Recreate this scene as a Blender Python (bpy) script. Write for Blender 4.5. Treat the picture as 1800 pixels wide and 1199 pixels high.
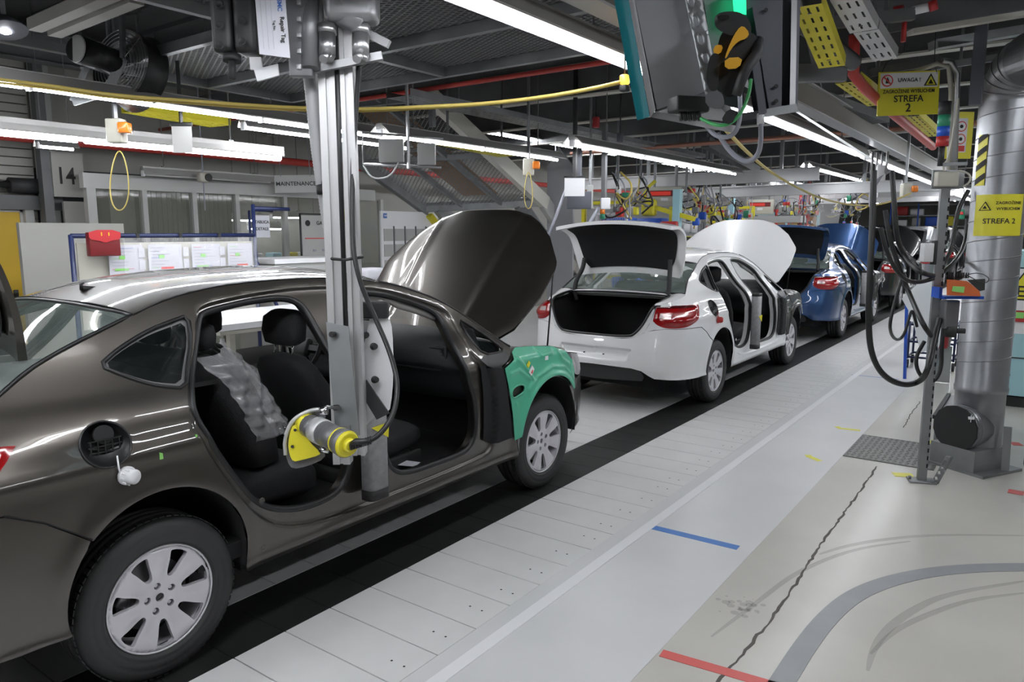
import bpy, bmesh, math, random
from math import sin, cos, pi, radians, sqrt, exp, atan2, hypot
from mathutils import Vector, Matrix
from mathutils.geometry import delaunay_2d_cdt
for o in list(bpy.data.objects): bpy.data.objects.remove(o)
SC = bpy.context.scene
COL = SC.collection
# ---------------------------------------------------------------- camera
FPX, YAW, PIT, ROL, CAMH = 1295.5, .6284, .146, -.0022, 1.7295
_fw = Vector((-sin(YAW)*cos(PIT), cos(YAW)*cos(PIT), -sin(PIT)))
_r0 = Vector((cos(YAW), sin(YAW), 0)); _u0 = _r0.cross(_fw)
_R = _r0*cos(ROL)+_u0*sin(ROL); _U = -_r0*sin(ROL)+_u0*cos(ROL)
cam = bpy.data.cameras.new('camera'); cam.sensor_width = 36; cam.lens = 36*FPX/1800; cam.clip_start = .05; cam.clip_end = 300
co = bpy.data.objects.new('camera', cam); COL.objects.link(co)
co.matrix_world = Matrix(((_R.x, _U.x, -_fw.x, 0), (_R.y, _U.y, -_fw.y, 0), (_R.z, _U.z, -_fw.z, CAMH), (0, 0, 0, 1)))
SC.camera = co
# ---------------------------------------------------------------- world, exposure
w = bpy.data.worlds.new('world'); SC.world = w; w.use_nodes = True
w.node_tree.nodes['Background'].inputs[0].default_value = (.62, .66, .72, 1)
w.node_tree.nodes['Background'].inputs[1].default_value = .22
SC.view_settings.view_transform = 'Standard'; SC.view_settings.look = 'None'
SC.view_settings.exposure = 0.80; SC.view_settings.gamma = 1.0; SC.view_settings.use_curve_mapping = False
TUBE = 27.0     # emission of the fluorescent tubes
SC.cycles.max_bounces = 6; SC.cycles.glossy_bounces = 4; SC.cycles.transparent_max_bounces = 12
SC.cycles.sample_clamp_indirect = 6.0
# ---------------------------------------------------------------- materials
M = {}
def mat(name, col, rough=.5, metal=0., coat=0., emit=0., alpha=1., trans=0., noise=None, bump=None, spec=None, ecol=None, coatr=.03):
    m = bpy.data.materials.new(name); m.use_nodes = True
    nt = m.node_tree; b = nt.nodes['Principled BSDF']; I = b.inputs
    I['Base Color'].default_value = (*col, 1); I['Roughness'].default_value = rough; I['Metallic'].default_value = metal
    if coat: I['Coat Weight'].default_value = coat; I['Coat Roughness'].default_value = coatr
    if emit: I['Emission Color'].default_value = (*(ecol or col), 1); I['Emission Strength'].default_value = emit
    if alpha < 1: I['Alpha'].default_value = alpha
    if trans: I['Transmission Weight'].default_value = trans
    if spec is not None: I['Specular IOR Level'].default_value = spec
    tc = None
    if noise or bump:
        tc = nt.nodes.new('ShaderNodeTexCoord')
    if noise:      # (scale, dark factor, rough variation)
        n = nt.nodes.new('ShaderNodeTexNoise'); n.inputs['Scale'].default_value = noise[0]; n.inputs['Detail'].default_value = 6
        nt.links.new(tc.outputs['Object'], n.inputs['Vector'])
        r = nt.nodes.new('ShaderNodeValToRGB'); r.color_ramp.elements[0].position = .35; r.color_ramp.elements[1].position = .65
        k = noise[1]
        r.color_ramp.elements[0].color = (col[0]*k, col[1]*k, col[2]*k, 1); r.color_ramp.elements[1].color = (*col, 1)
        nt.links.new(n.outputs['Fac'], r.inputs['Fac']); nt.links.new(r.outputs['Color'], I['Base Color'])
    if bump:       # (scale, strength)
        n = nt.nodes.new('ShaderNodeTexNoise'); n.inputs['Scale'].default_value = bump[0]; n.inputs['Detail'].default_value = 4
        nt.links.new(tc.outputs['Object'], n.inputs['Vector'])
        bp = nt.nodes.new('ShaderNodeBump'); bp.inputs['Strength'].default_value = bump[1]; bp.inputs['Distance'].default_value = .01
        nt.links.new(n.outputs['Fac'], bp.inputs['Height']); nt.links.new(bp.outputs['Normal'], I['Normal'])
    M[name] = m; return m
mat('paint_gray', (.080, .072, .064), .32, .85, 1.0)
mat('paint_white', (.80, .80, .81), .35, 0, 1.0)
mat('paint_blue', (.028, .075, .20), .3, .65, 1.0)
mat('paint_black', (.012, .012, .014), .3, .2, 1.0)
mat('paint_silver', (.35, .36, .38), .3, .7, 1.0)
mat('rubber', (.022, .022, .023), .62)
mat('seal', (.012, .012, .013), .38)
mat('tyre', (.03, .03, .031), .65, bump=(60, .1))
mat('black_plastic', (.02, .02, .021), .45)
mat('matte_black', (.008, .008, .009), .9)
mat('trunk_felt', (.012, .012, .013), .95)
mat('alloy', (.66, .64, .68), .36, .45, .6)
mat('steel', (.45, .45, .46), .35, .9, noise=(9, .8))
mat('chrome', (.75, .75, .76), .12, 1.)
mat('disc', (.3, .3, .3), .4, .8)
mat('seat', (.016, .016, .018), .8, bump=(180, .25))
mat('dash', (.028, .032, .034), .6, bump=(220, .15))
mat('trim_gray', (.36, .35, .34), .7)
mat('headliner', (.42, .41, .40), .9)
mat('glass', (.55, .68, .62), .03, 0, 0, alpha=.28, spec=.9)
mat('tint', (.015, .02, .02), .03, 0, 0, alpha=.45, spec=.9)
mat('lamp_red', (.30, .004, .006), .14, 0, .6)
mat('lamp_dark', (.09, .004, .006), .2, 0, 1.0)
mat('lamp_clear', (.62, .5, .5), .15, .3, 1.0)
mat('headlamp_grey', (.22, .22, .23), .2, .4, 1.0)
mat('film', (.42, .42, .44), .16, .1, .9, alpha=.5, bump=(9, 1.0))
mat('green_cover', (.075, .43, .27), .42, 0, .35, bump=(5, .25))
mat('dark_cover', (.022, .021, .02), .3, 0, .6, bump=(5, .3))
mat('white_plastic', (.78, .78, .8), .4)
mat('grey_foam', (.33, .33, .34), .6, noise=(30, .8))
mat('yellow', (.78, .70, .03), .5)
mat('red', (.45, .03, .03), .45)
mat('green_paint', (.03, .25, .14), .4)
# ---------------------------------------------------------------- mesh builder
class MB:
    def __init__(s): s.v = []; s.f = []; s.m = []; s.mi = 0; s.sm = []
    def add(s, vs, fs, smooth=False, T=None):
        n = len(s.v)
        s.v += [tuple(T @ Vector(v)) if T else tuple(v) for v in vs]
        for f in fs: s.f.append([i+n for i in f]); s.m.append(s.mi); s.sm.append(smooth)
        return s
    def box(s, c, d, T=None, rz=0, bev=0):
        x, y, z = d[0]/2, d[1]/2, d[2]/2
        if bev:
            return s.rbox(c, d, bev, T, rz)
        vs = [(sx*x, sy*y, sz*z) for sx in (-1, 1) for sy in (-1, 1) for sz in (-1, 1)]
        fs = [(0, 1, 3, 2), (4, 6, 7, 5), (0, 4, 5, 1), (2, 3, 7, 6), (0, 2, 6, 4), (1, 5, 7, 3)]
        L = Matrix.Translation(c) @ Matrix.Rotation(rz, 4, 'Z')
        return s.add(vs, fs, False, (T @ L) if T else L)
    def rbox(s, c, d, b, T=None, rz=0):     # box with chamfered edges
        L = Matrix.Translation(c) @ Matrix.Rotation(rz, 4, 'Z')
        if T: L = T @ L
        bm = bmesh.new(); bmesh.ops.create_cube(bm, size=1)
        bmesh.ops.scale(bm, vec=d, verts=bm.verts)
        bmesh.ops.bevel(bm, geom=bm.edges[:], offset=min(b, min(d)*.49), segments=3, profile=.5, affect='EDGES')
        bm.verts.index_update()
        s.add([v.co[:] for v in bm.verts], [[v.index for v in f.verts] for f in bm.faces], True, L); bm.free(); return s
    def seg(s, a, b, wd, ht, up=(0, 0, 1)):  # rectangular bar from a to b
        a = Vector(a); b = Vector(b); d = b-a; L = d.length; d.normalize(); up = Vector(up)
        if abs(d.dot(up)) > .99: up = Vector((0, 1, 0)) if abs(d.y) < .9 else Vector((1, 0, 0))
        x = d.cross(up).normalized(); z = x.cross(d)
        T = Matrix(((x.x, d.x, z.x, (a.x+b.x)/2), (x.y, d.y, z.y, (a.y+b.y)/2), (x.z, d.z, z.z, (a.z+b.z)/2), (0, 0, 0, 1)))
        return s.box((0, 0, 0), (wd, L, ht), T)
    def tube(s, pts, r, n=10, closed=False, cap=True):
        pts = [Vector(p) for p in pts]; N = len(pts); rr = r if isinstance(r, (list, tuple)) else [r]*N
        base = len(s.v); prev = None
        for i, p in enumerate(pts):
            if closed: t = pts[(i+1) % N]-pts[i-1]
            else: t = pts[min(i+1, N-1)]-pts[max(i-1, 0)]
            if t.length < 1e-9: t = Vector((0, 0, 1))
            t.normalize()
            if prev is None:
                u = Vector((0, 0, 1)) if abs(t.z) < .9 else Vector((1, 0, 0)); u = (u-t*u.dot(t)).normalized()
            else: u = (prev-t*prev.dot(t)); u = u.normalized() if u.length > 1e-6 else prev
            prev = u; w_ = t.cross(u)
            for k in range(n):
                a = 2*pi*k/n; q = p+(u*cos(a)+w_*sin(a))*rr[i]; s.v.append(q[:])
        for i in range(N if closed else N-1):
            j = (i+1) % N
            for k in range(n):
                k2 = (k+1) % n
                s.f.append([base+i*n+k, base+i*n+k2, base+j*n+k2, base+j*n+k]); s.m.append(s.mi); s.sm.append(True)
        if cap and not closed:
            s.f.append([base+k for k in range(n)][::-1]); s.m.append(s.mi); s.sm.append(False)
            s.f.append([base+(N-1)*n+k for k in range(n)]); s.m.append(s.mi); s.sm.append(False)
        return s
    def cyl(s, a, b, r, n=20, r2=None): return s.tube([a, b], [r, r if r2 is None else r2], n)
    def lathe(s, prof, n=32, T=None, axis='Z'):   # prof: (r, h)
        vs = []; fs = []; m = len(prof)
        for k in range(n):
            a = 2*pi*k/n
            for r, h in prof:
                p = (r*cos(a), r*sin(a), h)
                vs.append(p if axis == 'Z' else ((h, r*cos(a), r*sin(a)) if axis == 'X' else (r*sin(a), h, r*cos(a))))
        for k in range(n):
            k2 = (k+1) % n
            for i in range(m-1): fs.append((k*m+i, k2*m+i, k2*m+i+1, k*m+i+1))
        return s.add(vs, fs, True, T)
    def grid(s, f, nu, nv, smooth=True, T=None):
        vs = [f(i/nu, j/nv) for i in range(nu+1) for j in range(nv+1)]
        fs = [(i*(nv+1)+j, (i+1)*(nv+1)+j, (i+1)*(nv+1)+j+1, i*(nv+1)+j+1) for i in range(nu) for j in range(nv)]
        return s.add(vs, fs, smooth, T)
    def loft(s, rings, caps=True, smooth=True, T=None):
        n = len(rings[0]); vs = [p for r in rings for p in r]; fs = []
        for i in range(len(rings)-1):
            for k in range(n): fs.append((i*n+k, i*n+(k+1) % n, (i+1)*n+(k+1) % n, (i+1)*n+k))
        if caps: fs.append(tuple(range(n))[::-1]); fs.append(tuple(range((len(rings)-1)*n, len(rings)*n)))
        return s.add(vs, fs, smooth, T)
    def prism(s, poly, f0, f1, smooth=False):  # poly 2D -> two mapped outlines
        n = len(poly); vs = [f0(*p) for p in poly]+[f1(*p) for p in poly]
        fs = [tuple(range(n))[::-1], tuple(range(n, 2*n))]+[(i, (i+1) % n, n+(i+1) % n, n+i) for i in range(n)]
        return s.add(vs, fs, smooth)
    def build(s, name, mats, parent=None, loc=None, recalc=True):
        me = bpy.data.meshes.new(name); me.from_pydata(s.v, [], s.f)
        if not isinstance(mats, (list, tuple)): mats = [mats]
        for m in mats: me.materials.append(M[m] if isinstance(m, str) else m)
        for p, mi, sm in zip(me.polygons, s.m, s.sm): p.material_index = mi; p.use_smooth = sm
        if recalc:
            bm = bmesh.new(); bm.from_mesh(me); bmesh.ops.recalc_face_normals(bm, faces=bm.faces); bm.to_mesh(me); bm.free()
        o = bpy.data.objects.new(name, me); COL.objects.link(o)
        if parent: o.parent = parent
        if loc: o.location = loc
        return o
def tag(o, label=None, cat=None, group=None, kind=None):
    if label: o['label'] = label
    if cat: o['category'] = cat
    if group: o['group'] = group
    if kind: o['kind'] = kind
    return o
def thing(name, loc, label, cat, group=None, rz=0):
    o = bpy.data.objects.new(name, None); COL.objects.link(o); o.location = loc; o.rotation_euler = (0, 0, rz)
    o.empty_display_size = .1
    return tag(o, label, cat, group)
def structure(o): o['kind'] = 'structure'; return o
def copy_tree(o, parent=None):
    c = o.copy(); COL.objects.link(c)
    if parent: c.parent = parent
    for ch in list(o.children): copy_tree(ch, c)
    return c
# ---------------------------------------------------------------- sights to places: a point on the plane x=, y= or z= seen at (px, py)
def at(px, py, x=None, y=None, z=None, d=None):
    v = _fw+_R*((px-900)/FPX)-_U*((py-599.5)/FPX); C = Vector((0, 0, CAMH))
    if x is not None: t = x/v.x
    elif y is not None: t = y/v.y
    elif z is not None: t = (z-CAMH)/v.z
    else: t = d
    return C+v*t
# ---------------------------------------------------------------- 2D helpers
def mk(xs, ys):      # monotone cubic interpolation
    n = len(xs); h = [xs[i+1]-xs[i] for i in range(n-1)]; dl = [(ys[i+1]-ys[i])/h[i] for i in range(n-1)]
    m = [dl[0]]+[0 if dl[i-1]*dl[i] <= 0 else 2*dl[i-1]*dl[i]/(dl[i-1]+dl[i]) for i in range(1, n-1)]+[dl[-1]]
    def f(x):
        if x <= xs[0]: return ys[0]+m[0]*(x-xs[0])
        if x >= xs[-1]: return ys[-1]+m[-1]*(x-xs[-1])
        lo, hi = 0, n-1
        while hi-lo > 1:
            k = (lo+hi)//2
            if xs[k] <= x: lo = k
            else: hi = k
        t = (x-xs[lo])/h[lo]; t2 = t*t; t3 = t2*t
        return ys[lo]*(2*t3-3*t2+1)+h[lo]*m[lo]*(t3-2*t2+t)+ys[lo+1]*(-2*t3+3*t2)+h[lo]*m[lo+1]*(t3-t2)
    return f
def clampf(f, a, b): return lambda x: f(min(max(x, a), b))
def chaikin(P, n=1, closed=True):
    for _ in range(n):
        Q = []; N = len(P)
        for i in range(N if closed else N-1):
            a = P[i]; b = P[(i+1) % N]
            Q += [tuple(a[k]*.75+b[k]*.25 for k in range(len(a))), tuple(a[k]*.25+b[k]*.75 for k in range(len(a)))]
        P = Q if closed else [P[0]]+Q+[P[-1]]
    return P
def resample(P, step, closed=True):
    out = []; N = len(P)
    for i in range(N if closed else N-1):
        a = P[i]; b = P[(i+1) % N]; L = math.dist(a, b); k = max(1, int(round(L/step)))
        for j in range(k): out.append(tuple(a[q]+(b[q]-a[q])*j/k for q in range(len(a))))
    if not closed: out.append(P[-1])
    return out
def inside(p, P):
    x, y = p; c = False; j = len(P)-1
    for i in range(len(P)):
        xi, yi = P[i]; xj, yj = P[j]
        if (yi > y) != (yj > y) and x < (xj-xi)*(y-yi)/(yj-yi)+xi: c = not c
        j = i
    return c
def distp(p, P, closed=True):
    best = 9; N = len(P)
    for i in range(N if closed else N-1):
        ax, ay = P[i]; bx, by = P[(i+1) % N]; dx, dy = bx-ax, by-ay; L = dx*dx+dy*dy
        t = 0 if L == 0 else max(0, min(1, ((p[0]-ax)*dx+(p[1]-ay)*dy)/L))
        q = hypot(p[0]-ax-t*dx, p[1]-ay-t*dy)
        if q < best: best = q
    return best
def smooth01(t): t = max(0, min(1, t)); return t*t*(3-2*t)
def panel(name, outer, holes, step, F, matn, parent=None, flip=False, lines=(), offset=0., thick=0., normals=True):
    """thin curved sheet: a 2D outline with holes, triangulated and laid on the surface F(u,v)"""
    outer = resample(outer, step); holes = [resample(h, step) for h in holes]
    pts = []; edges = []
    for L in [outer]+holes:
        b = len(pts); pts += L; edges += [(b+i, b+(i+1) % len(L)) for i in range(len(L))]
    for L in lines:
        L = resample(L, step, False); b = len(pts); pts += L; edges += [(b+i, b+i+1) for i in range(len(L)-1)]
    x0 = min(p[0] for p in outer); x1 = max(p[0] for p in outer); y0 = min(p[1] for p in outer); y1 = max(p[1] for p in outer)
    cell = {}
    for q in pts: cell.setdefault((int(q[0]//step), int(q[1]//step)), []).append(q)
    def near(p):
        i, j = int(p[0]//step), int(p[1]//step)
        for a in (-1, 0, 1):
            for b in (-1, 0, 1):
                for q in cell.get((i+a, j+b), ()):
                    if (q[0]-p[0])**2+(q[1]-p[1])**2 < (.55*step)**2: return True
        return False
    ny = int((y1-y0)/(step*.866))+1; base = len(pts)
    for j in range(ny+1):
        for i in range(int((x1-x0)/step)+2):
            p = (x0+(i+.5*(j % 2))*step, y0+j*step*.866)
            if near(p) or not inside(p, outer) or any(inside(p, h) for h in holes): continue
            pts.append(p)
    V, _, Fc, *_ = delaunay_2d_cdt([Vector(p) for p in pts], edges, [], 0, 1e-7)
    fs = []
    for f in Fc:
        c = ((V[f[0]].x+V[f[1]].x+V[f[2]].x)/3, (V[f[0]].y+V[f[1]].y+V[f[2]].y)/3)
        if inside(c, outer) and not any(inside(c, h) for h in holes): fs.append(f if not flip else f[::-1])
    P = []; Nn = []; e = 2e-3
    for v in V:
        p = F(v.x, v.y); du = F(v.x+e, v.y)-F(v.x-e, v.y); dv = F(v.x, v.y+e)-F(v.x, v.y-e)
        n = du.cross(dv); n = n.normalized() if n.length > 1e-12 else Vector((1, 0, 0))
        if flip: n = -n
        P.append((p+n*offset)[:]); Nn.append(n)
    mb = MB(); mb.v = P; mb.f = [list(f) for f in fs]; mb.m = [0]*len(fs); mb.sm = [True]*len(fs)
    if thick:
        nb = len(P); mb.v += [tuple(Vector(p)-n*thick) for p, n in zip(P, Nn)]
        cnt = {}
        for f in fs:
            for a, b in ((f[0], f[1]), (f[1], f[2]), (f[2], f[0])): cnt[(a, b)] = 1
        for f in fs: mb.f.append([nb+i for i in f[::-1]]); mb.m.append(0); mb.sm.append(True)
        for (a, b) in list(cnt):
            if (b, a) not in cnt: mb.f.append([b, a, nb+a, nb+b]); mb.m.append(0); mb.sm.append(False)
        Nn = Nn+[-n for n in Nn]
    o = mb.build(name, matn, parent, recalc=False)
    if normals:
        me = o.data; ln = []
        for pl in me.polygons:
            for li in pl.loop_indices:
                vi = me.loops[li].vertex_index; ln.append(Nn[vi] if pl.use_smooth else pl.normal.copy())
        me.normals_split_custom_set(ln)
    return o
def mirror(o, name=None):
    """the same part on the other side of the car"""
    me = o.data.copy(); 
    for v in me.vertices: v.co.x = -v.co.x
    me.flip_normals(); c = bpy.data.objects.new(name or o.name, me); COL.objects.link(c); c.parent = o.parent
    return c
def text(s, size, T, matn, parent=None, name='lettering', align='CENTER', ext=.0008, sx=1.):
    cu = bpy.data.curves.new('t', 'FONT'); cu.body = s; cu.size = size; cu.align_x = align; cu.align_y = 'CENTER'; cu.extrude = ext; cu.offset = size*.012
    o = bpy.data.objects.new('t', cu); COL.objects.link(o)
    me = bpy.data.meshes.new_from_object(o.evaluated_get(bpy.context.evaluated_depsgraph_get()))
    bpy.data.objects.remove(o); me.materials.clear(); me.materials.append(M[matn])
    me.transform(T @ Matrix.Diagonal((sx, 1, 1, 1)))
    c = bpy.data.objects.new(name, me); COL.objects.link(c)
    if parent: c.parent = parent
    return c
def frame(o, x, y):     # matrix with origin o, text axis x, text up y
    x = Vector(x).normalized(); y = Vector(y); z = x.cross(y).normalized(); y = z.cross(x)
    return Matrix(((x.x, y.x, z.x, o[0]), (x.y, y.y, z.y, o[1]), (x.z, y.z, z.z, o[2]), (0, 0, 0, 1)))
# ================================================================ the saloon car, origin on the floor under the rear axle, +Y forward
_w0 = clampf(mk([0, .25, .32, .45, .6, .75, .9, 1.0, 1.05, 1.09, 1.15, 1.25, 1.35, 1.45, 1.53], [.79, .845, .872, .892, .904, .907, .897, .872, .845, .812, .752, .672, .61, .548, .495]), 0, 1.6)
_ty = clampf(mk([-1, -.6, -.3, 0, 1.2, 1.6, 2., 2.4, 2.9], [.80, .92, .975, 1, 1, .985, .95, .91, .86]), -1, 2.9)
_dr = clampf(mk([.3, .45, .6, .75, .9, 1.0, 1.15], [.03, 0, .005, .035, .06, .075, .11]), .2, 1.2)
_df = clampf(mk([.2, .3, .45, .6, .7, .8, .9, 1.05], [.06, .02, 0, .015, .05, .13, .30, .6]), .15, 1.1)
_P = [(0, -1.03), (.35, -1.012), (.6, -.965), (.755, -.885), (.845, -.75), (.887, -.56), (.903, -.3), (.907, 0), (.907, 1.3), (.907, 2.3), (.902, 2.75), (.88, 3.0), (.81, 3.25), (.66, 3.44), (.38, 3.56), (0, 3.60)]
_S = [0]*len(_P); _S[6] = -.3
for i in range(5, -1, -1): _S[i] = _S[i+1]-math.dist(_P[i], _P[i+1])*1.01
for i in range(7, 11): _S[i] = _P[i][1]
for i in range(11, len(_P)): _S[i] = _S[i-1]+math.dist(_P[i], _P[i-1])*1.01
_cx = mk(_S, [p[0] for p in _P]); _cy = mk(_S, [p[1] for p in _P])
S0, S1 = _S[0], _S[-1]
def s_rear(x):      # contour parameter on the tail at half-width x
    lo, hi = S0, -.3
    for _ in range(30):
        m = (lo+hi)/2
        if _cx(m) < x: lo = m
        else: hi = m
    return lo
def s_front(x):
    lo, hi = 2.8, S1
    for _ in range(30):
        m = (lo+hi)/2
        if _cx(m) > x: lo = m
        else: hi = m
    return lo
ARC_Z, ARC_R = .42, .355
DOORLINE = [(.15, 1.0), (.175, 1.085), (.255, 1.19), (.325, 1.28), (.37, 1.392), (.42, 1.425), (.55, 1.442), (.75, 1.46), (1.0, 1.468), (1.3, 1.452), (1.5, 1.43), (1.72, 1.366), (1.93, 1.29), (1.985, 1.25), (1.975, 1.12), (1.96, 1.0), (2.07, .93), (2.09, .75), (2.10, .55), (2.08, .42), (2.0, .385), (1.4, .375), (.8, .375), (.55, .42), (.40, .53), (.29, .69), (.20, .86)]
DOORLINE = chaikin(DOORLINE, 2)
def inset(P, d):
    n = len(P); out = []
    for i in range(n):
        tx, ty = P[(i+1) % n][0]-P[i-1][0], P[(i+1) % n][1]-P[i-1][1]; L = hypot(tx, ty); out.append((P[i][0]+ty/L*d, P[i][1]-tx/L*d))
    return out
_ds = resample(DOORLINE, .02)
DOORIN = inset(_ds, .022) if inside(inset(_ds, .004)[5], DOORLINE) else inset(_ds, -.022)
DOORMID = inset(_ds, .011) if inside(inset(_ds, .004)[5], DOORLINE) else inset(_ds, -.011)
def recess(s, z):
    if s < .1 or s > 2.2 or z > 1.5 or z < .34: return 0.
    if not inside((s, z), DOORLINE): return 0.
    return .030*smooth01(distp((s, z), DOORLINE)/.022)
def B(s, z, rec=True):
    """outer skin of the right-hand side"""
    e = 4e-3
    tx = (_cx(s+e)-_cx(s-e)); ty = (_cy(s+e)-_cy(s-e)); L = hypot(tx, ty) or 1
    nx, ny = ty/L, -tx/L
    y = _cy(s); k = min(1, max(0, (z-.9)/.2)); k = k*k*(3-2*k)
    wd = _w0(z)*(1+(_ty(y)-1)*k)
    d = (.907-wd)*nx*nx
    if ny < -.001: d += _dr(z)*ny*ny
    elif ny > .001: d += _df(z)*ny*ny
    for yc in (0, 2.685):
        if abs(s-yc) < .55 and z < .95:
            r = hypot(s-yc, z-ARC_Z); d -= .013*exp(-((r-ARC_R-.015)/.045)**2)
    # shoulder line and door-level crease running along the flank
    if abs(nx) > .3: d -= .009*exp(-((z-.93-.01*(s-1))/.035)**2)*min(1, max(0, (2.9-s)/.5))*nx*nx
    if z < .40 and nx > .5: d -= .012*exp(-((z-.335)/.025)**2)
    if rec: d += recess(s, z)
    return Vector((_cx(s)-nx*d, _cy(s)-ny*d, z))
def Bm(s, z): p = B(s, z); return Vector((-p.x, p.y, p.z))
def B0(s, z): return B(s, z, False)
def Bm0(s, z): p = B(s, z, False); return Vector((-p.x, p.y, p.z))
SIDES = ((B, False), (Bm, True)); SIDES0 = ((B0, False), (Bm0, True))
RDOOR = chaikin([(.185, 1.01), (.205, 1.08), (.272, 1.174), (.345, 1.277), (.391, 1.36), (.42, 1.387), (.543, 1.406), (.699, 1.422), (.87, 1.425), (.955, 1.395), (.985, 1.31), (1.0, 1.15), (1.0, .95), (.985, .75), (.955, .57), (.91, .505), (.828, .472), (.662, .472), (.507, .52), (.411, .59), (.326, .711), (.233, .882)], 2)
FDOOR = chaikin([(1.19, 1.425), (1.39, 1.415), (1.537, 1.394), (1.735, 1.333), (1.89, 1.27), (1.92, 1.20), (1.88, 1.09), (1.87, .97), (1.89, .86), (1.935, .74), (1.95, .562), (1.90, .469), (1.80, .444), (1.553, .447), (1.40, .45), (1.28, .475), (1.20, .55), (1.155, .75), (1.14, .95), (1.145, 1.15), (1.15, 1.37)], 2)
QGLASS = chaikin([(-.085, 1.237), (-.011, 1.278), (.077, 1.316), (.166, 1.347), (.254, 1.367), (.335, 1.385), (.31, 1.285), (.245, 1.19), (.195, 1.115), (.098, 1.137), (.039, 1.162), (-.017, 1.193)], 1)
AGLASS = chaikin([(2.025, 1.212), (2.10, 1.166), (2.18, 1.105), (2.262, 1.012), (2.215, .998), (2.04, 1.006), (2.015, 1.09)], 1)
FUEL = [(-.170+.085*cos(2*pi*k_/28), .985+.077*sin(2*pi*k_/28)) for k_ in range(28)]
# top boundary of the side, from the rear-window foot forward to the cowl
ROOFLINE = [(-.52, 1.128), (-.42, 1.19), (-.324, 1.242), (-.16, 1.31), (-.008, 1.366), (.109, 1.409), (.25, 1.452), (.382, 1.478), (.578, 1.50), (.85, 1.508), (1.175, 1.503), (1.389, 1.480), (1.569, 1.448), (1.781, 1.385), (1.948, 1.318), (2.073, 1.246), (2.203, 1.14), (2.338, 1.015)]
_rl = mk([p[0] for p in ROOFLINE], [p[1] for p in ROOFLINE])
def arch(cy, z0, a0=None, a1=None, n=36):
    """wheel-arch points from the rear foot over the top to the front foot"""
    a = math.asin((ARC_Z-z0)/ARC_R)
    return [(cy-ARC_R*cos(-a+(pi+2*a)*i/n), ARC_Z+ARC_R*sin(-a+(pi+2*a)*i/n)) for i in range(n+1)]
def ring_of(F, L, dx, out=0.):
    return [(F(u, v)+Vector((dx if F(u, v).x > 0 else -dx, 0, 0))) for u, v in L]
def rrect(w, h, e=4., n=20):       # superellipse ring
    return [((abs(cos(a))**(2/e))*(1 if cos(a) >= 0 else -1)*w/2, (abs(sin(a))**(2/e))*(1 if sin(a) >= 0 else -1)*h/2) for a in (2*pi*(k+.5)/n for k in range(n))]
def lofted(sec, n=20, e=4.):        # sec: (centre, x-width, thickness, tilt of the section plane about X)
    R = []
    for c, wd, t, ti in sec:
        R.append([(c[0]+a, c[1]+b*cos(ti), c[2]+b*sin(ti)) for a, b in rrect(wd, t, e, n)])
    return R
def make_wheel(root, x, y, sgn, zc=.322, detail=True):
    o = bpy.data.objects.new('wheel', None); COL.objects.link(o); o.parent = root; o.location = (sgn*x, y, zc)
    o.rotation_euler = (0, 0, 0 if sgn > 0 else pi)
    # tyre: lathe about X, outer face towards +X (local x 0 = tyre outer face)
    pr = [(.212, -.02), (.222, -.008), (.228, -.002), (.231, -.0035), (.245, -.001), (.262, .0005), (.264, -.001), (.275, 0), (.297, -.006), (.312, -.02), (.3185, -.036)]
    tr = [-.036, -.06, -.062, -.072, -.074, -.104, -.106, -.116, -.118, -.142, -.144, -.154, -.156, -.18]
    for k, h in enumerate(tr[1:], 1): pr.append((.3225 if k % 4 in (1, 0) else .315, h))
    pr += [(.3185, -.185), (.30, -.212), (.26, -.22), (.212, -.2)]
    t = MB(); t.lathe(pr, 56, axis='X')
    for k in range(70):       # shoulder tread blocks
        a = 2*pi*k/70
        for hx, l in ((-.045, .030),):
            T = Matrix.Rotation(a, 4, 'X') @ Matrix.Translation((hx, 0, .3215))
            t.box((0, 0, 0), (.034, .020, .0035), T)
    t.build('tyre', 'tyre', o)
    rim = make_rim(); rim.parent = o
    return o
_rim = {}
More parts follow.
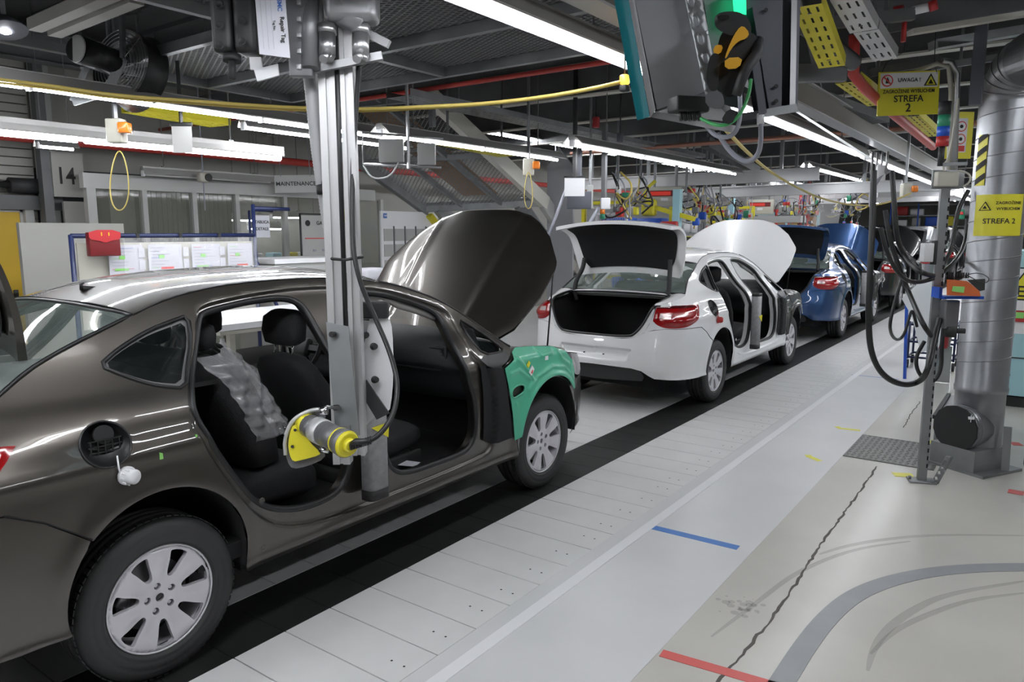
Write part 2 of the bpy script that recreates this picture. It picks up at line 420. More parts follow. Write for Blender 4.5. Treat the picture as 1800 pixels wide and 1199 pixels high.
def make_rim():
    if 'm' in _rim:
        r = bpy.data.objects.new('rim', _rim['m']); COL.objects.link(r)
        h = bpy.data.objects.new('brake_disc', _rim['d']); COL.objects.link(h); h.parent = r
        return r
    R0 = .209
    outer = [(R0*cos(2*pi*k/84), R0*sin(2*pi*k/84)) for k in range(84)]
    holes = []
    N = 7
    for k in range(N):
        a0 = 2*pi*k/N+.22; L = []
        # opening narrow and round towards the hub, wide at the rim
        for r, h in ((.086, 0), (.089, -.10), (.102, -.155), (.125, -.17), (.155, -.175), (.181, -.195), (.1905, -.18), (.194, 0), (.1905, .18), (.181, .195), (.155, .175), (.125, .17), (.102, .155), (.089, .10)):
            L.append((r*cos(a0+h), r*sin(a0+h)))
        holes.append(chaikin(L, 2))
    for k in range(5):
        a = 2*pi*k/5+.5; holes.append([(.052*cos(a)+.0140*cos(b), .052*sin(a)+.0140*sin(b)) for b in (2*pi*j/12 for j in range(12))])
    holes.append([(.017*cos(b), .017*sin(b)) for b in (2*pi*j/16 for j in range(16))])
    def F(u, v):
        r = hypot(u, v); a = atan2(v, u)
        h = -.030+.016*smooth01(r/.2)-.010*smooth01((r-.197)/.012)
        # spokes ridged along their middle
        sp = cos(N*(a-.22)+pi); h += .006*max(0, sp)*smooth01((r-.06)/.06)*(1-smooth01((r-.16)/.05))-.004*smooth01((.036-r)/.02)
        return Vector((h, u, v))
    o = panel('rim', outer, holes, .011, F, 'alloy', None, thick=.020)
    b = MB(); b.tube([(-.0165, .2095*cos(2*pi*i/56), .2095*sin(2*pi*i/56)) for i in range(56)], .0045, 6, closed=True); b.lathe([(.211, -.018), (.214, -.024), (.200, -.035), (.192, -.07), (.188, -.19), (.205, -.205)], 48, axis='X')
    for k in range(5):
        a = 2*pi*k/5+.5; b.cyl((-.058, .052*cos(a), .052*sin(a)), (-.038, .052*cos(a), .052*sin(a)), .0078, 6)
    # join barrel and nuts into the rim mesh
    me = o.data; bo = b.build('b', 'alloy')
    bm = bmesh.new(); bm.from_mesh(me); bm.from_mesh(bo.data); bm.to_mesh(me); bm.free(); bpy.data.objects.remove(bo)
    d = MB(); d.lathe([(.0, -.075), (.075, -.075), (.078, -.09), (.14, -.092), (.14, -.112), (0, -.112)], 40, axis='X'); d.mi = 1
    d.lathe([(0, -.14), (.186, -.14)], 24, axis='X'); d.mi = 0
    d.rbox((-.095, .0, .115), (.05, .12, .05), .012, Matrix.Rotation(1.15, 4, 'X'))
    dd = d.build('brake_disc', ['disc', 'matte_black'], o)
    _rim['m'] = me; _rim['d'] = dd.data
    return o
def build_car(paint, label, group, simple=False):
    root = thing('saloon_car', (0, 0, 0), label, 'car', group)
    b_pt = lambda s, z: (s, z)
    # ---- quarter panel, pillars, roof rail and sill in one pressing
    sD = -.50
    M['frit'] = mat('frit', (.13, .13, .135), .35)
    side = [(-.268, .666)]+[p for p in arch(0, .33) if p[0] > -.268 or p[1] > .667][1:]
    side = [p for p in arch(0, .33) if not (p[0] < -.26 and p[1] < .665)]
    side += [(.36, .30), (2.335, .30), (2.325, .34), (2.29, .47), (2.19, .75), (2.15, .925), (2.29, .975), (2.338, 1.015)]
    side += [p for p in ROOFLINE[::-1][1:]]
    s85 = s_rear(.60)
    side += [(-.62, 1.105), (-.75, 1.085), (s_rear(.80), 1.075), (s_rear(.70), 1.068), (s_rear(.62), 1.06), (s_rear(.60), 1.0), (s_rear(.555), .875), (s_rear(.51), .795), (s_rear(.60), .822), (s_rear(.70), .832), (-.80, .835), (-.60, .835), (-.50, .83), (-.40, .775)]
    for F, fl in SIDES: panel('body_side', side, [RDOOR, FDOOR, QGLASS, AGLASS, FUEL], .0215, F, paint, root, flip=fl, lines=(_ds+[_ds[0]], [p for p in DOORMID if not inside(p, RDOOR) and not inside(p, FDOOR)][:0] or DOORMID+[DOORMID[0]], DOORIN+[DOORIN[0]]))
    # ---- front wing
    wing = [p for p in arch(2.685, .33) if not (p[0] > 2.99 and p[1] < .62)]
    wing = [p for p in wing if p[0] > 2.335 or p[1] > .45]
    wing = [(2.30, .45)]+[p for p in wing if p[0] < 2.995 or p[1] > .60]
    sf = s_front
    wing += [(3.02, .63), (3.08, .70), (2.98, .80), (2.99, .86), (2.93, .935), (2.75, .975), (2.5, 1.0), (2.345, 1.008), (2.30, .965), (2.165, .92), (2.205, .75)]
    for F, fl in SIDES0: panel('front_wing', wing, [], .03, F, paint, root, flip=fl)
    # ---- bumpers
    rb = [(S0, .46), (s_rear(.40), .45), (s_rear(.50), .43), (s_rear(.57), .385), (s_rear(.62), .36), (s_rear(.8), .35), (-.5, .335), (-.345, .34)]
    rb += [p for p in arch(0, .33) if p[0] < -.262 and p[1] < .665 and p[1] > .345]
    rb += [(-.268, .668), (-.40, .77), (-.51, .826), (-.62, .83), (s_rear(.7), .83), (s_rear(.62), .82), (s_rear(.52), .80), (s_rear(.47), .765), (s_rear(.40), .735), (s_rear(.3), .725), (S0, .722)]
    PL = [(S0, .445)]
    def Fr(sg):
        def f(s, z):
            p = B(s, z, False)
            # recess for the number plate
            k = smooth01((.40-(.635-z)*.45-p.x)/.02)*smooth01((.632-z)/.012)*smooth01((z-.50)/.07) if p.y < -.8 else 0
            p = p+Vector((0, .028*k, 0)); return Vector((sg*p.x, p.y, p.z))
        return f
    for sg in (1, -1): panel('rear_bumper', rb, [], .022, Fr(sg), paint, root, flip=sg < 0)
    dif = [(a, b) for a, b in [(S0, .30), (s_rear(.50), .32), (s_rear(.52), .36), (s_rear(.50), .40), (s_rear(.46), .44), (s_rear(.40), .455), (S0, .465)]]
    for F, fl in SIDES0: panel('rear_diffuser', dif, [], .04, F, 'black_plastic', root, flip=fl, offset=-.022)
    fb = [p for p in arch(2.685, .33)[::-1] if p[0] > 2.985 and p[1] < .62]
    fb = [(3.03, .30)]+fb+[(3.02, .635), (3.09, .70), (sf(.75), .70), (sf(.55), .72), (S1, .74), (S1, .26), (sf(.6), .27)]
    for F, fl in SIDES0: panel('front_bumper', fb[::-1], [], .03, F, paint, root, flip=fl)
    hl = [(3.09, .71), (sf(.75), .71), (sf(.52), .73), (sf(.50), .80), (sf(.72), .835), (3.10, .87), (2.96, .905), (2.99, .80)]
    for F, fl in SIDES0: panel('headlamp', chaikin(hl, 1), [], .03, F, 'headlamp_grey', root, flip=fl, offset=.004, thick=.02)
    # ---- tail lamps
    tl = [(s_rear(.585), .905), (s_rear(.60), 1.0), (s_rear(.615), 1.035), (-.80, 1.042), (-.55, 1.040), (-.435, 1.034), (-.50, .965), (-.62, .885), (-.76, .845), (s_rear(.72), .838), (s_rear(.63), .865)]
    tlc = chaikin(tl[:3], 1, False)+chaikin([tl[2], tl[3], tl[4], (-.47, 1.038), tl[5]], 1, False)[1:]+chaikin(tl[5:]+[tl[0]], 2, False)[1:-1]
    for F, fl in SIDES0:
        def FL(s, z, F=F):
            d = distp((s, z), tlc); q = F(s, z); n = Vector((1 if q.x > 0 else -1, -1, .2)).normalized()
            return q+n*(.004+.016*smooth01(d/.05))
        t = panel('tail_lamp', tlc, [], .02, FL, 'lamp_red', root, flip=fl)
        inn = [(s_rear(.64), .93), (s_rear(.65), .975), (s_rear(.76), .965), (s_rear(.745), .925)]
        panel('reversing_lamp', inn, [], .02, FL, 'lamp_clear', t, flip=fl, offset=.003)
        panel('lamp_band', [(s_rear(.60), 1.02), (s_rear(.61), 1.036), (-.80, 1.042), (-.55, 1.035), (-.49, 1.017), (-.60, 1.016), (-.8, 1.018)], [], .02, FL, 'lamp_dark', t, flip=fl, offset=.002)
    # ---- roof
    y0, y1 = .109, 1.50
    zc = clampf(mk([.0, .109, .38, .7, 1.0, 1.3, 1.5, 1.6], [1.425, 1.455, 1.52, 1.548, 1.555, 1.54, 1.51, 1.49]), 0, 1.6)
    def roof(u, v):    # u 0..1 along, v -1..1 across
        y = y0+(y1-y0)*u-.045*(1-v*v)*(1-u)*1.0+.05*(1-v*v)*u
        ys = y0+(y1-y0)*u; e = B(ys, _rl(ys), False); a = abs(v)
        z = e.z+(zc(min(max(y, 0), 1.6))-e.z)*(1-a**2.6)
        return Vector((e.x*v, y+(e.y-ys), z))
    mb = MB(); mb.grid(lambda i, j: roof(i, 2*j-1)[:], 40, 36); r = mb.build('roof', paint, root, recalc=False)
    # ---- rear window and windscreen
    rg = MB()
    def rw(u, v):
        ys = .105-(.105+.50)*u; e = B(ys, _rl(ys), False); c = roof(0, v*.0); a = abs(v)
        yc = .105-.05-(.52)*u; zc2 = c.z-.004-(c.z-1.150)*u-.0*u
        t = 1-a**2.2
        return Vector((e.x*v*.995, e.y+(yc-ys)*t*1.0-.05*u*t, e.z+(zc2-e.z)*t+.012*sin(pi*u)-.004))
    rg.grid(lambda i, j: rw(i, 2*j-1)[:], 24, 24); rg.build('rear_window', 'glass', root, recalc=False)
    bd = MB(); L = [rw(0, -1+j/12) for j in range(25)]+[rw(i/12, 1) for i in range(1, 13)]+[rw(1, 1-j/12) for j in range(1, 25)]+[rw(1-i/12, -1) for i in range(1, 12)]
    bd.tube(L, .009, 6, closed=True); bd.build('window_seal', 'seal', root)
    ws = MB()
    def wsf(u, v):
        ys = y1+(2.335-y1)*u; e = B(ys, _rl(ys), False); a = abs(v); t = 1-a**2.4
        c = roof(1, 0); yc = c.y+(2.60-c.y)*u; zc2 = c.z-.004-(c.z-1.035)*u+.03*sin(pi*u)
        return Vector((e.x*v*.995, e.y+(yc-e.y)*t, e.z+(zc2-e.z)*t))
    ws.grid(lambda i, j: wsf(i, 2*j-1)[:], 20, 20); ws.build('windscreen', 'glass', root, recalc=False)
    ws = MB(); ws.grid(lambda i, j: (wsf(.90+.10*i, (2*j-1)*.97)+Vector((0, .004, .004)))[:], 4, 24); ws.build('windscreen_band', 'black_plastic', root, recalc=False)
    bd = MB(); bd.tube([wsf(1, 1-j/12)+Vector((0, .0, 0)) for j in range(25)], .012, 6); bd.tube([wsf(i/12, 1) for i in range(13)], .008, 6); bd.tube([wsf(i/12, -1) for i in range(13)], .008, 6); bd.build('windscreen_seal', 'seal', root)
    # ---- side glasses with their surrounds
    for F, fl in SIDES0:
        panel('quarter_window', QGLASS, [], .03, F, 'tint', root, flip=fl, offset=-.012)
        panel('door_corner_window', AGLASS, [], .03, F, 'tint', root, flip=fl, offset=-.022)
        k = MB(); k.tube([F(*p) for p in QGLASS], .0085, 8, closed=True)
        cq = (sum(p[0] for p in QGLASS)/len(QGLASS), sum(p[1] for p in QGLASS)/len(QGLASS))
        inner = [(cq[0]+(p[0]-cq[0])*.90, cq[1]+(p[1]-cq[1])*.84) for p in QGLASS]
        k.build('quarter_window_seal', 'seal', root)
        panel('window_band', QGLASS, [inner], .03, F, 'frit', root, flip=fl, offset=-.009)
        k = MB(); k.tube([F(*p) for p in AGLASS], .008, 8, closed=True); k.build('corner_window_seal', 'seal', root)
        trim = chaikin([(1.97, 1.0), (2.22, .995), (2.275, 1.008), (2.27, .965), (2.15, .925), (2.03, .93)], 1)
        panel('mirror_base', trim, [], .03, F, 'black_plastic', root, flip=fl, offset=.004, thick=.01)
    # ---- door openings: flange inwards, then the fat rubber seal
    for F, sg in ((B, 1), (Bm, -1)):
        for D in (RDOOR, FDOOR):
            D2 = resample(D, .03); n = len(D2)
            a = [F(*p) for p in D2]
            rings = []
            cx_, cz_ = sum(p[0] for p in D2)/n, sum(p[1] for p in D2)/n
            for q, (dx, sh) in enumerate(((0, 0), (-.03, 0), (-.075, 0))):
                rings.append([(p.x+sg*dx, p.y+(cx_-D2[i][0])*sh, p.z+(cz_-D2[i][1])*sh) for i, p in enumerate(a)])
            fl_ = MB(); 
            for q in range(2):
                vs = rings[q]+rings[q+1]; fl_.add(vs, [(i, (i+1) % n, n+(i+1) % n, n+i) for i in range(n)], True)
            fl_.build('door_jamb', paint, root)
            sl = MB(); sl.tube([(p.x-sg*.012, p.y+(cx_-D2[i][0])*.012, p.z+(cz_-D2[i][1])*.012) for i, p in enumerate(a)], .0175, 8, closed=True); sl.build('door_seal', 'seal', root)
    # ---- inner trim along the roof and sills (thickness seen through the openings)
    tr = MB()
    for sg in (1, -1):
        # B pillar inner cover
        L = []
        for z in (.5, .7, .9, 1.1, 1.3, 1.42):
            p = B(1.08, z, False); L.append([(sg*(p.x-.06), 1.0-.0, z), (sg*(p.x-.06), 1.15, z), (sg*(p.x-.105), 1.13, z), (sg*(p.x-.105), 1.02, z)])
        tr.loft(L)
        # C pillar inner cover
        L = [[(sg*(B(y, z, False).x-t), y, z) for y, z, t in ((.10, 1.0, .09), (-.35, 1.02, .09), (-.35, 1.02, .14), (.10, 1.0, .14))], [(sg*(B(y, z, False).x-t), y, z) for y, z, t in ((.14, 1.12, .08), (-.30, 1.14, .06), (-.30, 1.14, .10), (.14, 1.12, .12))]]
        tr.loft(L)
    tr.build('pillar_trim', 'trim_gray', root)
    # upper frame: grey inner rail visible through the doors
    hlm = MB()
    def lin(u, v):
        p = roof(.02+.93*u, (2*v-1)*.97); return (p.x, p.y, p.z-.05-.01*(abs(2*v-1)**6)*4)
    hlm.grid(lin, 14, 14); hlm.build('headliner', 'headliner', root)
    for sg in (1, -1):
        rail = MB()
        for rg2 in (.035, ):
            L = []
            for ys in [.35+.1*i for i in range(17)]:
                p = B(ys, _rl(ys), False); L.append((sg*(p.x-.03), p.y, p.z-.075-(.03 if ys > 1.6 else 0)))
            rail.tube(L, .022, 8)
        rail.build('roof_rail_trim', 'trim_gray', root)
    # ---- floor pan, firewall, wheel housings, trunk tub, engine bay
    fp = MB()
    fp.box((0, 1.34, .335), (1.64, 1.95, .10)); fp.box((0, 1.34, .30), (1.2, 4.3, .12)); fp.box((0, -.62, .40), (1.10, .50, .12))
    fp.box((0, .85, .44), (.26, 2.3, .16))
    fp.box((0, 2.30, .70), (1.50, .04, .68))
    for sg in (1, -1):
        fp.box((sg*.80, 1.13, .40), (.10, 1.95, .07))
        for yc in (0, 2.685):    # wheel housings
            L = []
            for k in range(13):
                a = -.25+(pi+.5)*k/12; L.append((yc-.362*cos(a), ARC_Z+.362*sin(a)))
            vs = [(sg*.60, y, z) for y, z in L]+[(sg*.885, y, z) for y, z in L]; n = len(L)
            fp.add(vs, [(i, i+1, n+i+1, n+i) for i in range(n-1)]+[tuple(range(n))], True)
    fp.build('floor_pan', 'matte_black', root)
    # hinge pillar, black put in for the dark gap between door line and wing
    for sg in (1, -1):
        jam = MB(); jam.box((sg*.79, 2.19, .72), (.10, .16, .52))
        jam.rbox((sg*.862, 2.125, .84), (.03, .05, .10), .006); jam.rbox((sg*.862, 2.13, .52), (.03, .05, .09), .006)
        jam.build('hinge_pillar', 'seal', root)
    for F, fl in SIDES:
        panel('hinge_gap_dark', [(1.985, .50), (2.06, .46), (2.245, .46), (2.20, .66), (2.165, .86), (2.15, .915), (2.05, .93), (1.965, .955), (1.975, .85)], [], .02, F, 'matte_black', root, flip=fl, offset=.014)  # matte black sheet painting the dark of the hinge gap
    for sg in (1, -1):
        hg = MB(); hg.rbox((sg*.885, 2.135, .60), (.008, .022, .06), .004); hg.rbox((sg*.885, 2.14, .53), (.008, .022, .05), .004); hg.seg((sg*.885, 2.12, .78), (sg*.885, 2.13, .92), .012, .02)
        hg.build('door_hinge', 'steel', root)
    tub = MB()
    def tubp(x, y, z): return (x, y, z)
    W_ = .56
    vs = [(-.44, -.955, .735), (.44, -.955, .735), (W_, -.90, 1.05), (W_, -.50, 1.10), (-W_, -.50, 1.10), (-W_, -.90, 1.05),
          (-.56, -.90, .52), (.56, -.90, .52), (.60, -.1, .52), (-.60, -.1, .52), (.62, -.1, 1.08), (-.62, -.1, 1.08), (.62, -.86, 1.05), (-.62, -.86, 1.05)]
    tub.add(vs, [(6, 7, 8, 9), (8, 9, 11, 10), (7, 8, 10, 12), (6, 9, 11, 13), (0, 1, 7, 6), (1, 2, 12, 7), (0, 5, 13, 6), (2, 3, 10, 12), (5, 4, 11, 13)], False)
    tub.build('boot_lining', 'trunk_felt', root)
    tsl = MB()
    o_ = [(-.36, -.985, .745), (.36, -.985, .745), (.43, -.975, .79), (.49, -.95, .87), (.53, -.93, .96), (.57, -.885, 1.055), (.585, -.75, 1.085), (.585, -.60, 1.105), (.56, -.50, 1.118), (.3, -.53, 1.132), (-.3, -.53, 1.132), (-.56, -.50, 1.118), (-.585, -.60, 1.105), (-.585, -.75, 1.085), (-.57, -.885, 1.055), (-.53, -.93, .96), (-.49, -.95, .87), (-.43, -.975, .79)]
    OP = chaikin(o_, 2)
    tsl.tube(OP, .012, 8, closed=True); tsl.build('boot_seal', 'seal', root)
    # sheet between the boot opening and the flank: upper gutters and rear lip
    gut = MB()
    for sg in (1, -1):
        A_ = [(s_rear(.60), 1.02), (s_rear(.62), 1.06), (s_rear(.70), 1.068), (s_rear(.80), 1.075), (-.75, 1.085), (-.62, 1.105), (-.50, 1.135)]
        Bq = [(.545, -.92, .99), (.575, -.885, 1.057), (.58, -.84, 1.068), (.585, -.79, 1.078), (.585, -.72, 1.09), (.585, -.60, 1.107), (.565, -.50, 1.125)]
        rows = []
        for (s, z), q in zip(A_, Bq):
            p = B(s, z, False); row = []
            for k in range(9):
                t = k/8; row.append((sg*(p.x+(q[0]-p.x)*t), p.y+(q[1]-p.y)*t, p.z+(q[2]-p.z)*t+.010*sin(pi*t)))
            rows.append(row)
        vs = [v for r_ in rows for v in r_]; gut.add(vs, [(i*9+j, i*9+j+1, (i+1)*9+j+1, (i+1)*9+j) for i in range(6) for j in range(8)], True)
        # lamp-side jamb down to the lip
        A_ = [(s_rear(.60), 1.02), (s_rear(.565), .90), (s_rear(.51), .795), (s_rear(.47), .765), (s_rear(.40), .735), (s_rear(.2), .724), (S0, .722)]
        Bq = [(.545, -.92, .99), (.50, -.948, .885), (.46, -.965, .82), (.425, -.975, .785), (.38, -.983, .75), (.2, -.985, .745), (0, -.985, .745)]
        vs = []
        for (s, z), q in zip(A_, Bq):
            p = B(s, z, False); vs += [(sg*p.x, p.y, p.z), (sg*(p.x+q[0])/2, (p.y+q[1])/2, (p.z+q[2])/2+.004), (sg*q[0], q[1], q[2])]
        gut.add(vs, [(i*3+j, i*3+j+1, (i+1)*3+j+1, (i+1)*3+j) for i in range(6) for j in range(2)], True)
    # panel under the rear window
    gut.grid(lambda i, j: ((j*2-1)*.57, -.50-.035*(1-(2*j-1)**2)-.03*i, 1.118+.02*(1-(2*j-1)**2)+.012*(1-i)), 2, 12)
    gut.build('boot_gutter', paint, root)
    # ---- boot lid standing open
    lid = bpy.data.objects.new('boot_lid', None); COL.objects.link(lid); lid.parent = root
    def lidp(v, x, off=0):     # v 0 hinge edge .. 1 rear lip
        off2 = .085
        yy = clampf(mk([0, .25, .5, .62, .72, .85, 1], [-.40, -.415, -.455, -.50, -.58, -.70, -.80]), 0, 1)(v)
        zz = clampf(mk([0, .25, .5, .62, .72, .85, 1], [1.265, 1.43, 1.60, 1.685, 1.735, 1.765, 1.755]), 0, 1)(v)
        c = 1-(x/.62)**2
        return Vector((x, yy+off2+.045*c*(1-v)+off*.9*(1-v)-.02*c*v, zz+.055*c*v+.05*c*(1-v)+off*v))
    lw = clampf(mk([0, .15, .4, .65, .85, 1], [.56, .60, .635, .66, .67, .64]), 0, 1)
    sk = MB(); sk.grid(lambda i, j: lidp(i, (2*j-1)*lw(i), .035)[:], 22, 22); sk.build('lid_skin', paint, lid)
    inn = MB(); inn.grid(lambda i, j: lidp(i, (2*j-1)*lw(i), .0)[:], 22, 22)
    E_ = [lidp(0, (2*j/22-1)*lw(0)) for j in range(23)]+[lidp(i/22, lw(i/22)) for i in range(1, 23)]+[lidp(1, (1-2*j/22)*lw(1)) for j in range(1, 23)]+[lidp(1-i/22, -lw(1-i/22)) for i in range(1, 22)]
    E2 = [lidp(0, (2*j/22-1)*lw(0), .035) for j in range(23)]+[lidp(i/22, lw(i/22), .035) for i in range(1, 23)]+[lidp(1, (1-2*j/22)*lw(1), .035) for j in range(1, 23)]+[lidp(1-i/22, -lw(1-i/22), .035) for i in range(1, 22)]
    n = len(E_); inn.add([p[:] for p in E_+E2], [(i, (i+1) % n, n+(i+1) % n, n+i) for i in range(n)], False)
    inn.build('lid_frame', paint, lid)
    ln = MB(); ln.grid(lambda i, j: lidp(.10+.82*i, (2*j-1)*(lw(i)-.085)*(1-.06*(abs(2*i-1)**6)), -.014)[:], 18, 18)
    L1 = [lidp(.10+.82*i/18, (lw(i/18)-.085), t) for t in (-.014, 0) for i in range(19)]
    ln.build('lid_lining', 'trunk_felt', lid)
    for sg in (1, -1):
        am = MB(); pts = [(sg*.52, -.48, 1.02), (sg*.535, -.51, 1.12), (sg*.53, -.47, 1.24), (sg*.50, -.40, 1.34), (sg*.49, -.375, 1.46)]
        am.tube([p for p in chaikin(pts, 2, False)], .024, 8); am.build('hinge_arm', 'rubber', lid)
        tlm = MB(); tlm.grid(lambda i, j: lidp(.74+.16*i, sg*(lw(.8)-.03-.17*j), .042)[:], 4, 4); tlm.build('lid_lamp', 'lamp_red', lid)
    # ---- bonnet standing open, outer face towards the windscreen
    def bw(v):
        T_ = ((0, .62), (.10, .72), (.35, .80), (.57, .815), (.615, .80), (.80, .66), (.93, .50), (.98, .40), (1, .33))
        for (a, p), (b, q) in zip(T_, T_[1:]):
            if v <= b: return p+(q-p)*(v-a)/(b-a)
        return .33
    CH, SH = cos(radians(49)), sin(radians(49))
    def bon(v, t, off=0):     # v along the bonnet 0 hinge..1 nose, t -1..1 across
        x = t*bw(v); l = 1.13*v; h = .075*(1-(x/.8)**2)-.055*(1-v)*(1-t*t)*0-.10*max(0, v-.55)**2*2.2 - .03*abs(t)**8
        h += .010*exp(-((abs(x)-.36-.05*v)/.03)**2)
        h -= off
        return Vector((x, 2.44+l*CH-h*SH, 1.03+l*SH+h*CH))
    hd = bpy.data.objects.new('bonnet', None); COL.objects.link(hd); hd.parent = root
    a_ = MB(); a_.grid(lambda i, j: bon(i, 2*j-1)[:], 36, 44); a_.build('bonnet_skin', paint, hd, recalc=False)
    a_ = MB(); a_.grid(lambda i, j: bon(i, (2*j-1)*.985, .03)[:], 20, 24)
    E_ = [bon(i/20, 1) for i in range(21)]+[bon(1, 1-2*j/8) for j in range(1, 8)]+[bon(1-i/20, -1) for i in range(21)]; E2 = [bon(i/20, .985, .03) for i in range(21)]+[bon(1, 1-2*j/8, .03) for j in range(1, 8)]+[bon(1-i/20, -.985, .03) for i in range(21)]
    n = len(E_); a_.add([p[:] for p in E_+E2], [(i, i+1, n+i+1, n+i) for i in range(n-1)], False); a_.build('bonnet_frame', paint, hd)
    st = MB(); p = bon(.62, .96, .035); st.tube([(.70, 2.95, .88), (.71, 2.965, 1.1), p[:]], .006, 8); st.build('prop_rod', 'seal', hd)
    # engine bay rim and contents
    eb = MB(); eb.box((0, 2.95, .62), (1.16, .78, .42)); eb.rbox((-.1, 2.9, .86), (.5, .42, .10), .03); eb.rbox((.42, 2.75, .86), (.25, .3, .12), .03); eb.rbox((0, 2.44, .955), (1.16, .14, .035), .012)
    eb.box((0, 3.36, .60), (1.1, .10, .30))
    eb.build('engine_bay', 'black_plastic', root)
    # ---- cabin
    for sg in (1, -1):
        x = .37*sg
        s_ = bpy.data.objects.new('front_seat', None); COL.objects.link(s_); s_.parent = root
        k = MB(); yb = .02
        k.loft(lofted([((x, 1.22, .60), .42, .14, .1), ((x, 1.175, .66), .47, .165, .15), ((x, 1.11, .80), .50, .16, .2), ((x, 1.03, .95), .49, .14, .25), ((x, .985, 1.04), .44, .12, .3), ((x, .965, 1.09), .34, .10, .35), ((x, .958, 1.11), .16, .05, .35)], 28, 3.2)); k.build('backrest', 'seat', s_)
        k = MB(); k.loft(lofted([((x, .99, 1.165), .20, .07, .2), ((x, .985, 1.18), .265, .11, .2), ((x, .98, 1.24), .285, .125, .2), ((x, .985, 1.31), .27, .11, .2), ((x, .99, 1.335), .19, .06, .2)], 28, 3.4)); k.build('headrest', 'seat', s_)
        k = MB(); k.cyl((x-.07, .965, 1.08), (x-.07, .985, 1.19), .006, 8); k.cyl((x+.07, .965, 1.08), (x+.07, .985, 1.19), .006, 8); k.build('headrest_post', 'chrome', s_)
        k = MB(); k.loft([[(x+a, 1.18, .50+b) for a, b in rrect(.46, .12, 3.5, 24)], [(x+a, 1.45, .53+b) for a, b in rrect(.52, .17, 3.5, 24)], [(x+a, 1.66, .555+b) for a, b in rrect(.52, .17, 3.5, 24)], [(x+a, 1.735, .55+b) for a, b in rrect(.47, .12, 3, 24)]]); k.build('cushion', 'seat', s_)
        k = MB(); k.rbox((x, 1.42, .42), (.46, .52, .10), .03); k.rbox((x+sg*.235, 1.50, .415), (.03, .46, .10), .014); k.build('seat_base', 'rubber', s_)
    rs = bpy.data.objects.new('rear_seat', None); COL.objects.link(rs); rs.parent = root
    k = MB(); k.loft(lofted([((0, 0.680, 0.645), 1.24, .20, .1), ((0, 0.640, 0.765), 1.30, .22, .2), ((0, 0.540, 0.965), 1.30, .20, .25), ((0, 0.480, 1.105), 1.16, .17, .3), ((0, 0.455, 1.165), 1.04, .11, .3), ((0, 0.450, 1.180), .9, .05, .3)], 40, 5)); k.build('backrest', 'seat', rs)
    k = MB(); k.loft([[(a, .55, .52+b) for a, b in rrect(1.26, .16, 5, 40)], [(a, .68, .54+b) for a, b in rrect(1.32, .22, 5, 40)], [(a, .86, .53+b) for a, b in rrect(1.32, .24, 5, 40)], [(a, .95, .50+b) for a, b in rrect(1.24, .20, 4, 40)]]); k.build('cushion', 'seat', rs)
    for x in (-.38, 0, .38):
        k = MB(); k.loft(lofted([((x, 0.490, 1.200), .17, .06, .2), ((x, 0.490, 1.215), .23, .095, .2), ((x, 0.490, 1.265), .245, .10, .2), ((x, 0.490, 1.305), .22, .085, .2), ((x, 0.490, 1.320), .15, .04, .2)], 24, 3.4)); k.cyl((x-.05, 0.490, 1.135), (x-.05, 0.490, 1.215), .006, 8); k.cyl((x+.05, 0.490, 1.135), (x+.05, 0.490, 1.215), .006, 8); k.build('headrest', 'seat', rs)
    k = MB(); k.box((0, -.02, 1.085), (1.24, .92, .02)); k.build('parcel_shelf', 'black_plastic', root)
    # dashboard
    ds = MB()
    prof = [(2.30, 1.10), (2.10, 1.135), (1.95, 1.12), (1.86, 1.08), (1.83, 1.02), (1.84, .96), (1.88, .915), (1.92, .90), (1.97, .80), (2.05, .70), (2.28, .68)]
    wx = [-.76, -.70, -.3, 0, .3, .70, .76]; dyy = [.10, .03, 0, -.03, 0, .03, .10]
    vs = [(x*(1 if z < 1.0 else .93 if y < 1.97 else .84 if y < 2.2 else .74), y+dyy[i]*(1 if y < 2.2 else 0), z) for i, x in enumerate(wx) for y, z in prof]; m_ = len(prof)
    ds.add(vs, [(i*m_+j, (i+1)*m_+j, (i+1)*m_+j+1, i*m_+j+1) for i in range(6) for j in range(m_-1)]+[tuple(range(m_)), tuple(range(6*m_, 7*m_))], True)
    dash = ds.build('dashboard', 'dash', root)
    v_ = MB()
    for k_ in range(5): v_.box((.62, 1.872, .975+.018*k_), (.11, .012, .006))
    v_.rbox((.62, 1.885, 1.01), (.14, .02, .11), .02); v_.box((.35, 1.865, .918), (.62, .014, .006)); v_.build('air_vent', 'black_plastic', dash)
    sw = MB(); T = Matrix.Translation((-.37, 1.66, 1.0)) @ Matrix.Rotation(radians(68), 4, 'X')
    sw.tube([(T @ Vector((.185*cos(2*pi*i/28), .185*sin(2*pi*i/28), 0)))[:] for i in range(28)], .015, 8, closed=True)
    sw.rbox((0, 0, -.01), (.15, .12, .05), .02, T); sw.box((0, 0, -.01), (.34, .035, .02), T); sw.cyl((-.37, 1.68, .99), (-.37, 1.95, .93), .035, 12); sw.build('steering_wheel', 'black_plastic', root)
    cs = MB(); cs.rbox((0, 1.45, .58), (.22, .9, .20), .03); cs.rbox((0, 1.86, .80), (.26, .25, .28), .03); cs.build('centre_console', 'black_plastic', root)
    # ---- fuel filler
    fc = MB(); cB = B(-.165, .985, False); nrm = Vector((1, -.12, .15)).normalized()
    rng = []
    for k_ in range(28):
        a = 2*pi*k_/28; rng.append(B(-.170+.085*cos(a), .985+.077*sin(a), False)+nrm*.003)
    n = 28
    fc.add([p[:] for p in rng]+[(p+(cB-p)*.22-nrm*.035)[:] for p in rng]+[(cB-nrm*.05)[:]], [(i, (i+1) % n, n+(i+1) % n, n+i) for i in range(n)]+[(n+i, n+(i+1) % n, 2*n) for i in range(n)], True)
